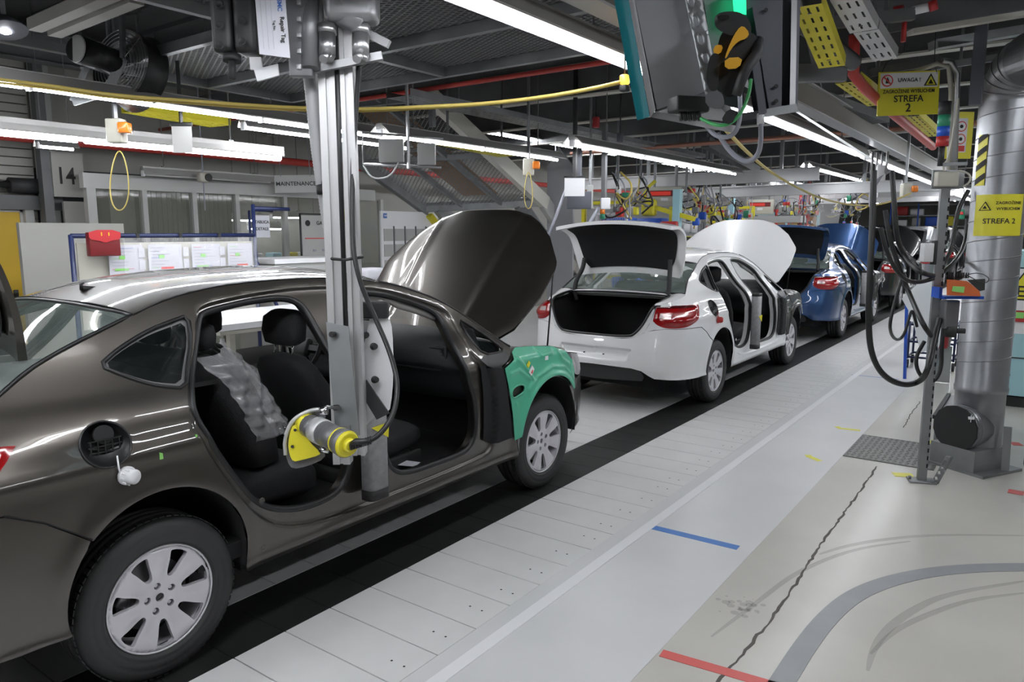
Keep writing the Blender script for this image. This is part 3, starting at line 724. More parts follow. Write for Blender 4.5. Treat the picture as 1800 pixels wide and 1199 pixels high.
    fc.tube([p[:] for p in rng], .004, 6, closed=True)
    FU = fc; fuel = fc.build('fuel_flap_pocket', 'seal', root)
    k = MB(); q = cB-nrm*.020
    for gx in range(5): k.box((q.x-.004, q.y-.05+.025*gx, q.z-.010), (.006, .004, .05))
    for gz in range(4): k.box((q.x-.004, q.y, q.z-.05+.022*gz), (.006, .115, .004))
    k.cyl(q-nrm*.05+Vector((0, 0, .035)), q-nrm*.01+Vector((0, 0, .035)), .034, 16); k.build('filler_neck', 'rubber', fuel)
    k = MB(); q = B(-.125, .865, False); k.lathe([(0, .056), (.020, .055), (.027, .048), (.028, .020), (.034, .016), (.034, .002), (0, 0)], 18, Matrix.Translation(q) @ Matrix.Rotation(radians(12), 4, 'Z'), axis='X')
    for i_ in range(10):
        a = 2*pi*i_/10; k.box((q.x+.034, q.y+.0275*cos(a), q.z+.0275*sin(a)), (.02, .004, .004))
    k.tube([(q.x+.01, q.y-.02, q.z), (q.x+.02, q.y-.03, q.z+.04), (q.x+.005, q.y-.025, q.z+.08)], .003, 6)
    k.build('fuel_cap', 'white_plastic' if paint == 'paint_gray' else 'red', root)
    for x in (-.115, .10):
        k = MB(); k.cyl((x, -1.012, .56), (x, -.98, .56), .006, 10); k.build('plate_screw_hole', 'matte_black', root)
    # ---- panel gaps, plugs, aerial
    for F in (B0, Bm0):
        gp = MB(); gp.tube([F(s, z) for s, z in resample([(-.262, .672), (-.40, .775), (-.51, .83)], .03, False)], .0028, 5)
        gp.build('bumper_gap', 'matte_black', root); gp = MB(); gp.tube([F(s, _rl(s)-.004) for s in [.109+.07*i for i in range(20)]], .0032, 5); gp.build('roof_ditch', 'matte_black', root)
    gp = MB(); gp.tube([roof(0, -1+j/12)[:] for j in range(25)], .003, 5)
    gp.build('roof_gap', 'matte_black', root)
    for s, z in ((.44, .38), (.43, .60)):
        q = B(s, z, False); pg = MB(); pg.lathe([(.014, .002), (.012, .005), (.009, .0035), (0, .003)], 14, Matrix.Translation(q), axis='X'); pg.build('sill_plug', paint, root)
    an = MB(); q = roof(.09, 0)
    an.loft([[(a, q.y-.02+.10*t, q.z+.004+b) for a, b in rrect(.036*(1-t)+.010, .022*(1-t)+.006, 2.5, 12)] for t in (0, .3, .7, 1)]); an.cyl((0, q.y-.02, q.z), (0, q.y-.022, q.z+.026), .008, 8); an.cyl((0, q.y-.022, q.z+.024), (0, q.y-.01, q.z+.03), .005, 8)
    an.build('roof_aerial', 'seal', root)
    for y in (0, 2.685):
        for sg in (1, -1): make_wheel(root, .868, y, sg)
    return root
# ================================================================ the hall
mat('beige_floor', (.54, .525, .485), .30, 0, .12, noise=(1.3, .88), bump=(3, .02), coatr=.16)
mat('walk_floor', (.66, .66, .67), .34, 0, .1, noise=(2.2, .95), coatr=.2)
mat('plate_white', (.70, .70, .70), .42, noise=(4, .95))
mat('plate_black', (.018, .018, .018), .5, noise=(6, .6))
mat('tape_white', (.80, .80, .82), .4)
mat('tape_blue', (.06, .20, .55), .4)
mat('tape_red', (.62, .10, .09), .4)
mat('tape_yellow', (.75, .72, .06), .4)
mat('tape_grey', (.27, .28, .29), .35, noise=(8, .92))
mat('scuff', (.22, .21, .19), .4, alpha=.17)
mat('crack', (.10, .09, .08), .8)
mat('dust', (.7, .68, .66), .8)
mat('ceiling_dark', (.06, .062, .065), .7, noise=(1.2, .8))
mat('beam_grey', (.14, .143, .147), .55, .2, noise=(3, .8))
mat('beam_cream', (.60, .585, .53), .5)
mat('galv', (.30, .31, .32), .42, .6, noise=(5, .8))
mat('alu', (.56, .56, .57), .40, .35)
mat('alu_dark', (.25, .25, .26), .4, .6)
mat('mesh_steel', (.21, .21, .215), .5, .5)
mat('luminaire', (.36, .35, .34), .4, .3)
mat('reflector', (.42, .42, .44), .25, .5)
mat('tube_light', (1, 1, 1), .5, emit=TUBE, ecol=(.93, .96, 1.0))
mat('far_light', (1, 1, 1), .5, emit=TUBE*.55, ecol=(.93, .96, 1.0))
mat('panel_wall', (.33, .325, .30), .6, noise=(.8, .93))
mat('siding', (.40, .395, .36), .6)
mat('partition', (.47, .47, .46), .55)
mat('olive_panel', (.25, .255, .22), .6)
mat('window_glass', (.30, .31, .26), .05, alpha=.25, spec=.8)
mat('blind', (.17, .17, .145), .7)
mat('yellow_door', (.62, .40, .02), .5)
mat('yellow_rail', (.70, .62, .03), .5, noise=(6, .85))
mat('sign_yellow', (.72, .66, .04), .4)
mat('sign_white', (.78, .78, .80), .5)
mat('paper', (.55, .55, .60), .7)
mat('ink', (.02, .02, .02), .7)
mat('ink_red', (.65, .06, .05), .6)
mat('ink_green', (.25, .60, .15), .6)
mat('ink_blue', (.06, .15, .45), .6)
mat('frame_blue', (.012, .02, .075), .4)
mat('folder_red', (.40, .025, .03), .4)
mat('folder_dark', (.14, .01, .012), .4)
mat('orange_lens', (.85, .22, .02), .25, coat=.5)
mat('amber_lit', (1, .42, .03), .3, emit=3.0)
mat('beige_box', (.50, .485, .42), .45)
mat('box_grey', (.42, .42, .41), .5)
mat('cabinet_blue', (.36, .60, .66), .45)
mat('teal', (.015, .20, .24), .3, coat=.5)
mat('sheet_grey', (.36, .37, .39), .45, .3)
mat('slate', (.10, .105, .125), .5, .2)
mat('scanner_yellow', (.80, .42, .02), .4)
mat('green_lit', (.02, .8, .30), .4, emit=.9)
mat('led_red', (.5, .03, .02), .4, emit=.25)
mat('red_pipe', (.50, .05, .04), .45)
mat('copper', (.50, .24, .17), .4, .4)
mat('cable_black', (.015, .015, .016), .4)
mat('cable_grey', (.30, .31, .36), .45)
mat('cable_green', (.05, .35, .10), .45)
mat('cable_yellow', (.62, .48, .12), .45)
mat('tool_yellow', (.75, .67, .03), .38, coat=.3)
mat('tool_grey', (.17, .17, .18), .35, .3)
mat('orange_box', (.55, .12, .03), .5)
mat('holder_blue', (.02, .10, .55), .4)
mat('flex_grey', (.36, .36, .37), .5)
mat('tread', (.17, .17, .165), .4, .5, bump=(40, .6))
mat('clear_film', (.9, .9, .92), .08, alpha=.18, spec=.9)
mat('oak', (.35, .2, .1), .6)
LY0, LY1 = -3.2, 48.
XE, XW, XP, XB, XB2, XC = -1.185, -1.909, -2.579, -2.99, -4.09, -3.54
def S(mb, name, m): return structure(mb.build(name, m))
f = MB(); f.box((-1.5, 22, -.10), (19, 54, .12)); S(f, 'floor', 'beige_floor')
f = MB(); f.box(((XE+6.4)/2-.0, 22, -.018), (6.4-XE, 54, .036)); S(f, 'floor_epoxy', 'beige_floor')
f = MB(); f.box(((XE+XW)/2, 22, -.017), (XW-XE-.004, 54, .036)); S(f, 'floor_walkway', 'walk_floor')
pitch, y_o = .2528, 2.6109
def plates(x0, x1, gap=.006, z=0.):
    m = MB(); k = -24
    while y_o+pitch*k < 42:
        y = y_o+pitch*(k+.5); jx = .004*sin(k*12.9)
        m.box(((x0+x1)/2+jx*.3, y, z-.018), (x1-x0, pitch-gap, .036)); k += 1
    return m
m = plates(XP, XW-.004)
S(m, 'floor_plates_side', 'plate_white')
f = MB(); f.box((-3.2, 20, -.034), (2.58, 50, .010)); S(f, 'floor_seam_dark', 'matte_black')  # black sheet added under the plates so the seams show dark
S(plates(XB2, XB, .005, -.002), 'floor_plates_centre', 'plate_white')
S(plates(XB+.001, XP-.004, .003, -.004), 'floor_plates_black_right', 'plate_black')
S(plates(-4.50, XB2-.001, .003, -.004), 'floor_plates_black_left', 'plate_black')
f = MB(); f.box((-7.9, 22, -.018), (6.8, 54, .036)); S(f, 'floor_left', 'walk_floor')
sc = MB()
for k in range(-6, 60):      # countersunk screws in the plates
    y = y_o+pitch*k
    for dx in (.06, .13): sc.lathe([(.0055, .0012), (.004, .0008), (0, .0008)], 8, Matrix.Translation((XW-dx-.03*((k*7) % 3)/3, y+.10+.05*((k*5) % 4)/4, 0)))
S(sc, 'floor_screws', 'matte_black')
st = MB(); st.box((-1.797, 20, .0015), (.062, 50, .003)); S(st, 'floor_line_white', 'tape_white')
def ribbon(name, pts, wd, m, z=.002, taper=False):
    P = [Vector((p[0], p[1], z)) for p in pts]; vs = []; n = len(P)
    mb = MB()
    for i, p in enumerate(P):
        t = (P[min(i+1, n-1)]-P[max(i-1, 0)]).normalized(); q = Vector((-t.y, t.x, 0)); ww = wd(i/(n-1)) if callable(wd) else wd
        vs += [(p+q*ww/2)[:], (p-q*ww/2)[:], (p+q*ww/2-Vector((0, 0, z+.001)))[:], (p-q*ww/2-Vector((0, 0, z+.001)))[:]]
    fs = []
    for i in range(n-1):
        a = 4*i; b = a+4; fs += [(a, b, b+1, a+1), (a, a+2, b+2, b), (a+1, b+1, b+3, a+3)]
    mb.add(vs, fs); return mb.build(name, m)
def G(*q): return [at(x, y, z=0)[:2] for x, y in q]
def tp(name, label, pts, wd, m, cat='floor tape', **k): o = ribbon(name, pts, wd, m, **k); tag(o, label, cat); return o
tp('floor_tape', 'blue tape stripe across the smooth grey walkway', [(-1.776, 3.852), (-1.262, 3.862)], .062, 'tape_blue')
tp('floor_tape', 'red tape stripe crossing the cracked beige floor at the bottom edge', [(-1.17, 2.66), (-.70, 2.71)], .055, 'tape_red')
tp('floor_tape', 'thin blue line on the walkway beside the hanging hose loop', G((1497, 659), (1580, 667)), .02, 'tape_blue')
for lab, a, b, c in (('yellow corner mark on the walkway nearest the blue stripe', (1420, 800), (1425, 806), (1442, 811)), ('yellow corner mark on the walkway beyond the tread plate', (1472, 750), (1478, 756), (1512, 757)), ):
    A, Bq, Cq = G(a, b, c); tp('floor_tape', lab, [A, (A[0]*.5+Bq[0]*.5, A[1]*.5+Bq[1]*.5), Cq], .05, 'tape_yellow')
tp('floor_tape', 'yellow tape strip in front of the steel post foot', G((1570, 834), (1605, 836)), .09, 'tape_yellow')
tp('floor_tape', 'yellow tape patch behind the steel post beside the tread plate', G((1633, 775), (1650, 779)), .13, 'tape_yellow')
tp('floor_tape', 'red tape patch on the floor at the right edge by the pump', G((1772, 863), (1800, 868)), .09, 'tape_red')
tp('floor_tape', 'short red tape patch on the floor below the pale blue cabinet', G((1776, 780), (1795, 781)), .10, 'tape_red')
band = G((1360, 1225), (1375, 1199), (1412, 1140), (1450, 1090), (1495, 1050), (1550, 1025), (1620, 1008), (1700, 999), (1800, 997), (1830, 998))
band = chaikin(band, 2, False)
tp('floor_tape', 'wide curved grey tape band sweeping across the beige floor', band, .092, 'tape_grey', cat='floor tape')
for i_, (lab, L, w_) in enumerate((('long dark tyre scuff curving above the grey tape band', ((1440, 975), (1480, 962), (1540, 950), (1640, 940), (1800, 942)), .022),
    ('faint tyre scuff arc inside the grey tape band', ((1525, 1180), (1535, 1140), (1560, 1105), (1600, 1075), (1660, 1045), (1800, 1022)), .03),
    ('second faint tyre scuff arc inside the grey tape band', ((1530, 1150), (1570, 1110), (1620, 1085), (1700, 1055), (1800, 1043)), .022),
    ('pale tyre scuff between the floor crack and the wide tape band', ((1250, 1120), (1330, 1060), (1400, 1005), (1500, 965), (1600, 952)), .02))):
    o = tp('tyre_mark', lab, chaikin(G(*L), 3, False), lambda t, w_=w_: w_*(.3+sin(pi*t)), 'scuff', cat='tyre mark', z=.0015)
random.seed(4)
ck = chaikin(G((1542, 820), (1500, 880), (1440, 960), (1378, 1060), (1330, 1120), (1270, 1190), (1240, 1225)), 1, False)
ck = [(x+random.uniform(-.006, .006), y) for x, y in resample(ck, .035, False)]
tag(ribbon('floor_crack', ck, lambda t: .006+.009*abs(sin(t*31)), 'crack', z=.0012), 'jagged dark crack running along the beige floor', 'crack')
ck2 = resample(G((1618, 706), (1600, 730), (1588, 752)), .05, False); ck2 = [(x+random.uniform(-.006, .006), y) for x, y in ck2]
tag(ribbon('floor_crack', ck2, .008, 'crack', z=.0012), 'short crack in the floor beyond the tread plate', 'crack')
st_ = MB()
for k in range(26):
    a = random.uniform(0, 6.28); r = random.gauss(0, .05); c = at(1300, 1068, z=0); q = (c.x+r*cos(a)*1.2, c.y+r*sin(a), .001); st_.lathe([(random.uniform(.004, .022), 0), (0, .0006)], 7, Matrix.Translation(q))
tag(st_.build('oil_stain', 'scuff'), 'dark smudge on the floor left of the crack', 'stain', kind='stuff')
# tread plate let into the floor
c = [at(*q, z=0) for q in ((1517, 760), (1683, 782), (1660, 826), (1480, 803))]
tm = MB(); tm.box((-.87, 6.38, .003), (.62, .74, .008))
for i in range(15):
    for j in range(17):
        x = -1.16+.042*i; y = 6.04+.043*j; tm.seg((x-.01, y-.01*(-1)**(i+j), .008), (x+.01, y+.01*(-1)**(i+j), .008), .005, .003)
tag(tm.build('tread_plate', 'tread'), 'dark steel tread plate set in the floor by the post', 'floor plate')
# shell
f = MB(); f.box((-9.9, 22, 2.1), (.1, 54, 4.3)); S(f, 'wall_left', 'panel_wall')
f = MB(); f.box((6.4, 22, 2.1), (.1, 54, 4.3)); S(f, 'wall_right', 'panel_wall')
f = MB(); f.box((-1.6, LY0-1.8, 2.1), (17, .1, 4.3)); S(f, 'wall_back', 'panel_wall')
f = MB(); f.box((-1.6, 48.9, 2.1), (17, .1, 4.3)); S(f, 'wall_far', 'panel_wall')
f = MB(); f.box((-1.6, 22, 4.15), (17, 54, .1))
for k in range(100): f.box((-1.6, -4.8+k*.54, 4.08), (17, .14, .06))
S(f, 'ceiling', 'ceiling_dark')
# ---------------------------------------------------------------- luminaires
def luminaire(x, y0, y1, z, label, hood=.20, m='luminaire', group=None, tubes=1, hang=True, lit='tube_light', rad=.0145):
    t = thing('fluorescent_luminaire', (x, y0, z), label, 'light', group)
    L = y1-y0
    h = MB(); h.box((0, L/2, .085), (.07, L, .05))
    w_ = hood/2
    for sg in (1, -1): h.add([(sg*.03, 0, .10), (sg*w_, 0, .02), (sg*w_, L, .02), (sg*.03, L, .10), (sg*.03, 0, .108), (sg*(w_+.004), 0, .028), (sg*(w_+.004), L, .028), (sg*.03, L, .108)], [(0, 1, 2, 3), (4, 5, 6, 7), (0, 4, 5, 1), (1, 5, 6, 2), (2, 6, 7, 3)])
    h.build('hood', m, t)
    n = max(1, round(L/1.5)); s_ = L/n
    for i in range(n):
        for k in range(tubes):
            dx = 0 if tubes == 1 else (-.035, .035)[k]
            b = MB(); b.cyl((dx, i*s_+.03, .015), (dx, (i+1)*s_-.03, .015), rad, 12); b.build('tube', lit, t)
        c = MB(); c.box((0, i*s_+.012, .03), (.05 if tubes == 1 else .12, .024, .07)); c.build('lamp_holder', 'white_plastic', t)
    if hang:
        for yy in (.15*L, .85*L):
            r = MB(); r.cyl((0, yy, .10), (0, yy, 4.10-z), .006, 6); r.box((0, yy, .115), (.03, .05, .02)); r.build('hanger', 'mesh_steel', t)
    return t
luminaire(-1.80, 2.05, 9.2, 2.55, 'long luminaire over the walkway, nearest stretch passing the teal cabinet', .14)
luminaire(-1.80, 9.4, 17.5, 2.55, 'long luminaire over the walkway, farther stretch beyond the first cars', .14)
luminaire(-5.15, .4, 5.35, 2.60, 'hooded luminaire passing behind the ceiling fan and aluminium column', .22)
luminaire(-4.80, 4.65, 7.55, 2.56, 'hooded luminaire above the open dark bonnet', .24)
luminaire(-3.95, 6.45, 11.2, 2.58, 'hooded luminaire above the white saloon', .24)
luminaire(-5.95, .9, 4.50, 2.42, 'bright bare batten light left of the fan, lowest of the lights', .075, tubes=1, rad=.036)
luminaire(-5.75, 3.95, 6.0, 2.62, 'short bright batten light behind the aluminium column', .14)
luminaire(-8.5, 3.42, 3.80, 2.60, 'small light glowing under the batten near the number 14 post', .18)
luminaire(-3.3, 12.6, 18.5, 2.75, 'luminaire over the blue saloon', .2)
luminaire(-2.2, 19, 30, 2.7, 'distant luminaire over the end of the line', .2)
luminaire(-5.2, 14, 24, 2.9, 'distant luminaire left of the line above the white beams', .2)
luminaire(-.6, 9.5, 12.5, 2.7, 'luminaire glimpsed between the post and the hanging hoses', .2)
# the hall's other lamps, out of the frame
for i, (x, y0, y1, z) in enumerate(((-1.8, -3.4, 1.9, 2.55), (-3.2, -3.6, .6, 2.75), (-5.5, -4.2, -.2, 2.8), (1.2, 1.0, 6.2, 3.0), (1.2, 7.5, 13, 3.0))):
    luminaire(x, y0, y1, z, ('twin luminaire over the walkway, stretch before the teal edged cabinet', 'twin luminaire over the line behind the viewer', 'twin luminaire over the left aisle behind the viewer', 'twin luminaire over the right aisle beside the viewer', 'twin luminaire over the right aisle past the duct', 'twin luminaire over the far left aisle')[i], .3, tubes=2)
for i, (x, y) in enumerate(((-7.2, 9), (-7.2, 15), (-7.2, 22), (-5.0, 28), (1.5, 17), (1.5, 25), (-3, 33), (-6, 36), (0, 40))):
    luminaire(x, y, y+4.5, 3.25, ('distant twin luminaire left of the mesh bridge', 'distant twin luminaire past the mesh bridge', 'distant twin luminaire over the far left workshop', 'distant twin luminaire above the last white beams', 'distant twin luminaire over the right aisle beyond the duct', 'distant twin luminaire at the far right aisle', 'far twin luminaire over the last cars', 'far twin luminaire at the left end of the hall', 'far twin luminaire at the right end of the hall')[i], .3, tubes=2)
for i, (x, y0, y1, z) in enumerate(((-1.9, 20, 26, 2.75), (-.9, 15, 20, 2.85), (.3, 21, 28, 2.8), (-3.2, 26, 34, 2.9), (-5.6, 24.5, 32, 2.8), (-.5, 30, 38, 2.9))):
    luminaire(x, y0, y1, z, ('first', 'second', 'third', 'fourth', 'fifth', 'sixth')[i]+' of the small lit tubes seen far down the hall behind the hoses', .2)
# ---------------------------------------------------------------- overhead steel
def bar(name, a, b, wd, ht, m, label, cat='beam', parent=None, group=None, kind=None):
    o = MB().seg(a, b, wd, ht).build(name, m, parent)
    if parent is None: tag(o, label, cat, group, kind)
    return o
def ibeam(a, b, h, w_, m1, m2, name='ceiling_beam', label=None, group=None):
    a = Vector(a); b = Vector(b); t = thing(name, a, label, 'beam', group); d = b-a
    MB().seg((0, 0, h/2), d+Vector((0, 0, h/2)), .02, h).build('web', m1, t)
    MB().seg((0, 0, 0), d, w_, .018).build('lower_flange', m2, t)
    MB().seg((0, 0, h), d+Vector((0, 0, h)), w_, .018).build('upper_flange', m1, t)
    return t
names = ['nearest', 'second', 'third', 'fourth', 'fifth', 'sixth', 'seventh', 'eighth', 'ninth', 'tenth', 'eleventh', 'twelfth', 'thirteenth', 'fourteenth']
yb = [5.9, 7.2, 8.9, 10.6, 12.6, 15, 17.5, 20.5, 24, 28, 33, 39]
for i, y in enumerate(yb):
    ibeam((-9.8, y, 3.20), (6.3, y, 3.20), .34, .12, 'beam_grey', 'beam_cream', label='%s cross beam with a cream lower flange under the roof' % names[i])
for i, (x, lab) in enumerate(((-9.0, 'dark lengthwise girder over the left aisle'), (4.6, 'dark lengthwise girder above the right aisle'))):
    ibeam((x, -4.5, 3.56), (x, 48, 3.56), .3, .16, 'beam_grey', 'beam_grey', label=lab)
o = MB(); o.tube([(-9.5, 5.30, 3.06), (-3, 5.35, 3.06), (-1.35, 5.35, 3.06)], .022, 12); tag(o.build('sprinkler_pipe', 'red_pipe'), 'red sprinkler pipe crossing beyond the mesh platform', 'pipe')
o = MB(); o.tube([(-6.2, 10.1, 2.95), (3, 10.1, 2.95)], .03, 10); tag(o.build('copper_pipe', 'copper'), 'copper coloured pipe crossing above the white saloon', 'pipe')
o = MB(); o.tube([(-9.0, .5, 2.75), (-9.0, 20, 2.75)], .05, 10); tag(o.build('sprinkler_pipe', 'red_pipe'), 'red pipe running above the office partition', 'pipe')
# expanded-metal platform above the line: frames and mesh
def expanded(name, x0, x1, y0, y1, z, parent, cx_=.10, cy_=.05, r=.011, m='mesh_steel', T=None):
    mb = MB(); nx = int((x1-x0)/cx_); ny = int((y1-y0)/cy_)
    for i in range(nx):
        for j in range(ny):
            x = x0+i*cx_; y = y0+j*cy_
            P = [(x, y+cy_/2), (x+cx_/2, y+cy_), (x+cx_, y+cy_/2), (x+cx_/2, y)]
            for k in ((0, 1), (0, 3)):
                a = P[k[0]]; b = P[k[1]]; mb.seg((a[0], a[1], z), (b[0], b[1], z), r, .006)
            for k in ((1, 2), (3, 2)):
                a = P[k[0]]; b = P[k[1]]; mb.seg((a[0], a[1], z), (b[0], b[1], z), r, .006)
    if T:
        mb.v = [tuple(T @ Vector(v)) for v in mb.v]
    return mb.build(name, m, parent)
pl = thing('mesh_platform', (-4.3, 3.2, 3.0), 'expanded metal platform with steel frame hung over the line', 'platform')
for (a, b) in (((-5.9, 4.6), (-1.9, 4.6)), ((-5.9, 3.75), (-1.9, 3.75)), ((-5.9, 2.9), (-1.9, 2.9)), ((-4, 2.05), (-1.9, 2.05))):
    MB().seg((a[0]+4.3, a[1]-3.2, -.02), (b[0]+4.3, b[1]-3.2, -.02), .05, .07).build('cross_rail', 'galv', pl)
for x, ya in ((-5.9, 2.9), (-4.0, 2.05), (-1.9, 2.05)): MB().seg((x+4.3, ya-3.2, -.02), (x+4.3, 4.6-3.2, -.02), .05, .07).build('side_rail', 'galv', pl)
for (x0, x1, y0, y1) in ((-3.97, -1.93, 3.78, 4.57), (-3.97, -1.93, 2.93, 3.72), (-3.97, -1.93, 2.08, 2.87), (-5.87, -4.03, 3.78, 4.57), (-5.87, -4.03, 2.93, 3.72)):
    expanded('mesh_panel', x0+4.3, x1+4.3, y0-3.2, y1-3.2, .01, pl, .085, .042, .012)
for x in (-5.9, -1.9):
    for y in (3.0, 4.55): MB().seg((x+4.3, y-3.2, 0), (x+4.3, y-3.2, 1.05), .04, .04).build('hanger', 'galv', pl)
# slotted aluminium rail above the walkway light
rl = thing('overhead_rail', (-1.62, 1.2, 2.66), 'slotted aluminium rail running over the walkway light', 'rail')
mat('rail_olive', (.21, .20, .18), .45, .3)
MB().box((0, 8.4, .09), (.06, 16.8, .17)).build('rail_body', 'rail_olive', rl)
MB().box((.0, 8.4, .0), (.12, 16.8, .012)).build('lower_lip', 'alu', rl)
MB().box((.0, 8.4, .18), (.12, 16.8, .012)).build('upper_lip', 'alu', rl)
for k in range(14):
    MB().box((-.032, .9+1.2*k, .09), (.012, .05, .12)).build('rail_clip', 'cable_black', rl)
for k in range(5): MB().seg((0, 2.3+3*k, .19), (0, .6+3*k, 1.45), .03, .03).build('hanger', 'galv', rl)
# the same kind of rail left of the line
# cable trays with slots
def tray(a, b, wd, m, label, name='cable_tray', ht=.06, slots=True):
    a = Vector(a); b = Vector(b); d = b-a; L = d.length; dn = d.normalized(); sx = dn.cross(Vector((0, 0, 1))).normalized(); up = sx.cross(dn)
    t = thing(name, a, label, 'cable tray')
    mb = MB(); n = max(2, int(L/.10)) if slots else 1
    e = wd/2
    def P(u, v, w_): return (dn*u+sx*v+up*w_)[:]
    if slots:      # floor strip with real slots
        rows = [-.30*wd, 0, .30*wd]; sw_ = min(.014, wd*.08); vs_ = [-e]+[q for r in rows for q in (r-sw_/2, r+sw_/2)]+[e]
        for i in range(n):
            u0 = L*i/n; u1 = L*(i+1)/n; m0 = u0+(u1-u0)*.25; m1 = u1-(u1-u0)*.25
            mb.add([P(u0, -e, 0), P(m0, -e, 0), P(m0, e, 0), P(u0, e, 0)], [(0, 1, 2, 3)])
            mb.add([P(m1, -e, 0), P(u1, -e, 0), P(u1, e, 0), P(m1, e, 0)], [(0, 1, 2, 3)])
            for k in range(0, len(vs_), 2): mb.add([P(m0, vs_[k], 0), P(m1, vs_[k], 0), P(m1, vs_[k+1], 0), P(m0, vs_[k+1], 0)], [(0, 1, 2, 3)])
    else: mb.add([P(0, -e, 0), P(L, -e, 0), P(L, e, 0), P(0, e, 0)], [(0, 1, 2, 3)])
    for s_ in (-1, 1): mb.add([P(0, s_*e, 0), P(L, s_*e, 0), P(L, s_*e, ht), P(0, s_*e, ht), P(0, s_*(e-.003), 0), P(L, s_*(e-.003), 0), P(L, s_*(e-.003), ht), P(0, s_*(e-.003), ht)], [(0, 1, 2, 3), (4, 5, 6, 7), (3, 2, 6, 7)])
    mb.build('tray_body', m, t)
    for q in (.12, .88):
        p = dn*L*q; k = MB(); k.seg(p[:], (p.x, p.y, 4.1-a.z), .02, .02); k.build('hanger', 'beam_grey', t)
    return t
def D(px, py, d): return at(px, py, d=d)
# ================================================================ cars on the line
car = build_car('paint_gray', 'dark grey saloon nearest the camera, doors off and bonnet raised', 'saloon cars on the line')
car.location = (XC, 1.378, 0)
def repaint(root, new, old='paint_gray'):
    for o in root.children_recursive:
        if o.type == 'MESH':
            for s in o.material_slots:
                if s.material is M[old]: s.link = 'OBJECT'; s.material = M[new]
for y, m, lab in ((7.248, 'paint_white', 'white saloon with open boot and raised white bonnet'), (13.0, 'paint_blue', 'blue saloon standing behind the white one, boot and bonnet open'), (18.7, 'paint_black', 'black saloon ahead of the blue one, partly behind the hoses'), (24.4, 'paint_silver', 'silver saloon far along the line beyond the black one'), (30.1, 'paint_black', 'last black saloon at the far end of the line')):
    c = copy_tree(car); c.location = (XC, y, 0); c['label'] = lab; repaint(c, m)
    if m == 'paint_white':
        for o in c.children:
            if o.name.startswith('fuel_cap'): o.material_slots[0].link = 'OBJECT'; o.material_slots[0].material = M['red']
# covers over the front wings
def cover(y, m, lab):
    t = thing('wing_cover', (XC, y, 0), lab, 'wing cover')
    out = [(2.318, .44)]+[p for p in arch(2.685, .33) if 2.325 < p[0] < 2.97 and p[1] > .45]
    out = [(a, b+.0) for a, b in out]+[(3.01, .66), (3.02, .76), (2.98, .84), (2.90, .915), (2.75, .965), (2.55, .99), (2.36, 1.005), (2.30, .985), (2.27, .945), (2.165, .905), (2.19, .80), (2.235, .62), (2.27, .43)]
    slot = chaikin([(2.235, .705), (2.30, .715), (2.355, .73), (2.36, .77), (2.31, .785), (2.235, .775), (2.215, .74)], 2)
    ribs = [[(2.30, .95), (2.42, .84), (2.46, .78), (2.40, .73)], [(2.22, .86), (2.31, .87), (2.42, .80)], [(2.55, .985), (2.57, .93), (2.70, .93), (2.72, .965)], [(2.76, .95), (2.83, .87), (2.93, .82)], [(2.40, .70), (2.50, .80), (2.685, .84), (2.85, .81), (2.95, .74)], [(2.27, .66), (2.29, .48)], [(2.99, .86), (2.94, .78), (2.99, .70)]]
    def F(s, z):
        p = B(s, z, False); e = 4e-3
        h = .016
        for R_ in ribs:
            d = distp((s, z), R_, False); h += .008*exp(-(d/.012)**2)
        da = hypot(s-2.685, z-ARC_Z); h += .012*exp(-((da-ARC_R-.01)/.02)**2)
        return p+Vector((h, 0, h*.4))
    panel('cover_shell', out, [slot], .0125, F, m, t, thick=.004)
    lip = MB(); lip.tube([F(*p) for p in slot], .006, 6, closed=True); lip.build('grip_rim', m, t)
    lab_ = MB()
    def sticker(s, z, w_, h_, rot, mm, nm):
        c, sn = cos(rot), sin(rot); k = MB(); vs = []
        for a, b in ((-w_, -h_), (w_, -h_), (w_, h_), (-w_, h_)):
            q = F(s+a*c-b*sn, z+a*sn+b*c); vs.append((q+Vector((.006, 0, .002)))[:])
        vs += [tuple(Vector(v)-Vector((.004, 0, .001))) for v in vs]
        k.add(vs, [(0, 1, 2, 3), (0, 4, 5, 1), (1, 5, 6, 2), (2, 6, 7, 3), (3, 7, 4, 0)]); k.build(nm, mm, t)
    if m == 'green_cover':
        sticker(2.405, .895, .02, .012, .7, 'yellow', 'yellow_sticker'); sticker(2.435, .85, .030, .018, .7, 'sign_white', 'white_sticker'); sticker(2.44, .845, .018, .006, .7, 'ink_red', 'red_print'); sticker(2.62, .905, .018, .013, 0, 'sign_white', 'white_sticker')
    return t
cover(1.378, 'green_cover', 'moulded green protective cover over the dark grey saloon\'s front wing')
cover(7.248, 'dark_cover', 'moulded dark protective cover over the white saloon\'s front wing')
cover(13.0, 'dark_cover', 'moulded dark protective cover over the blue saloon\'s front wing')
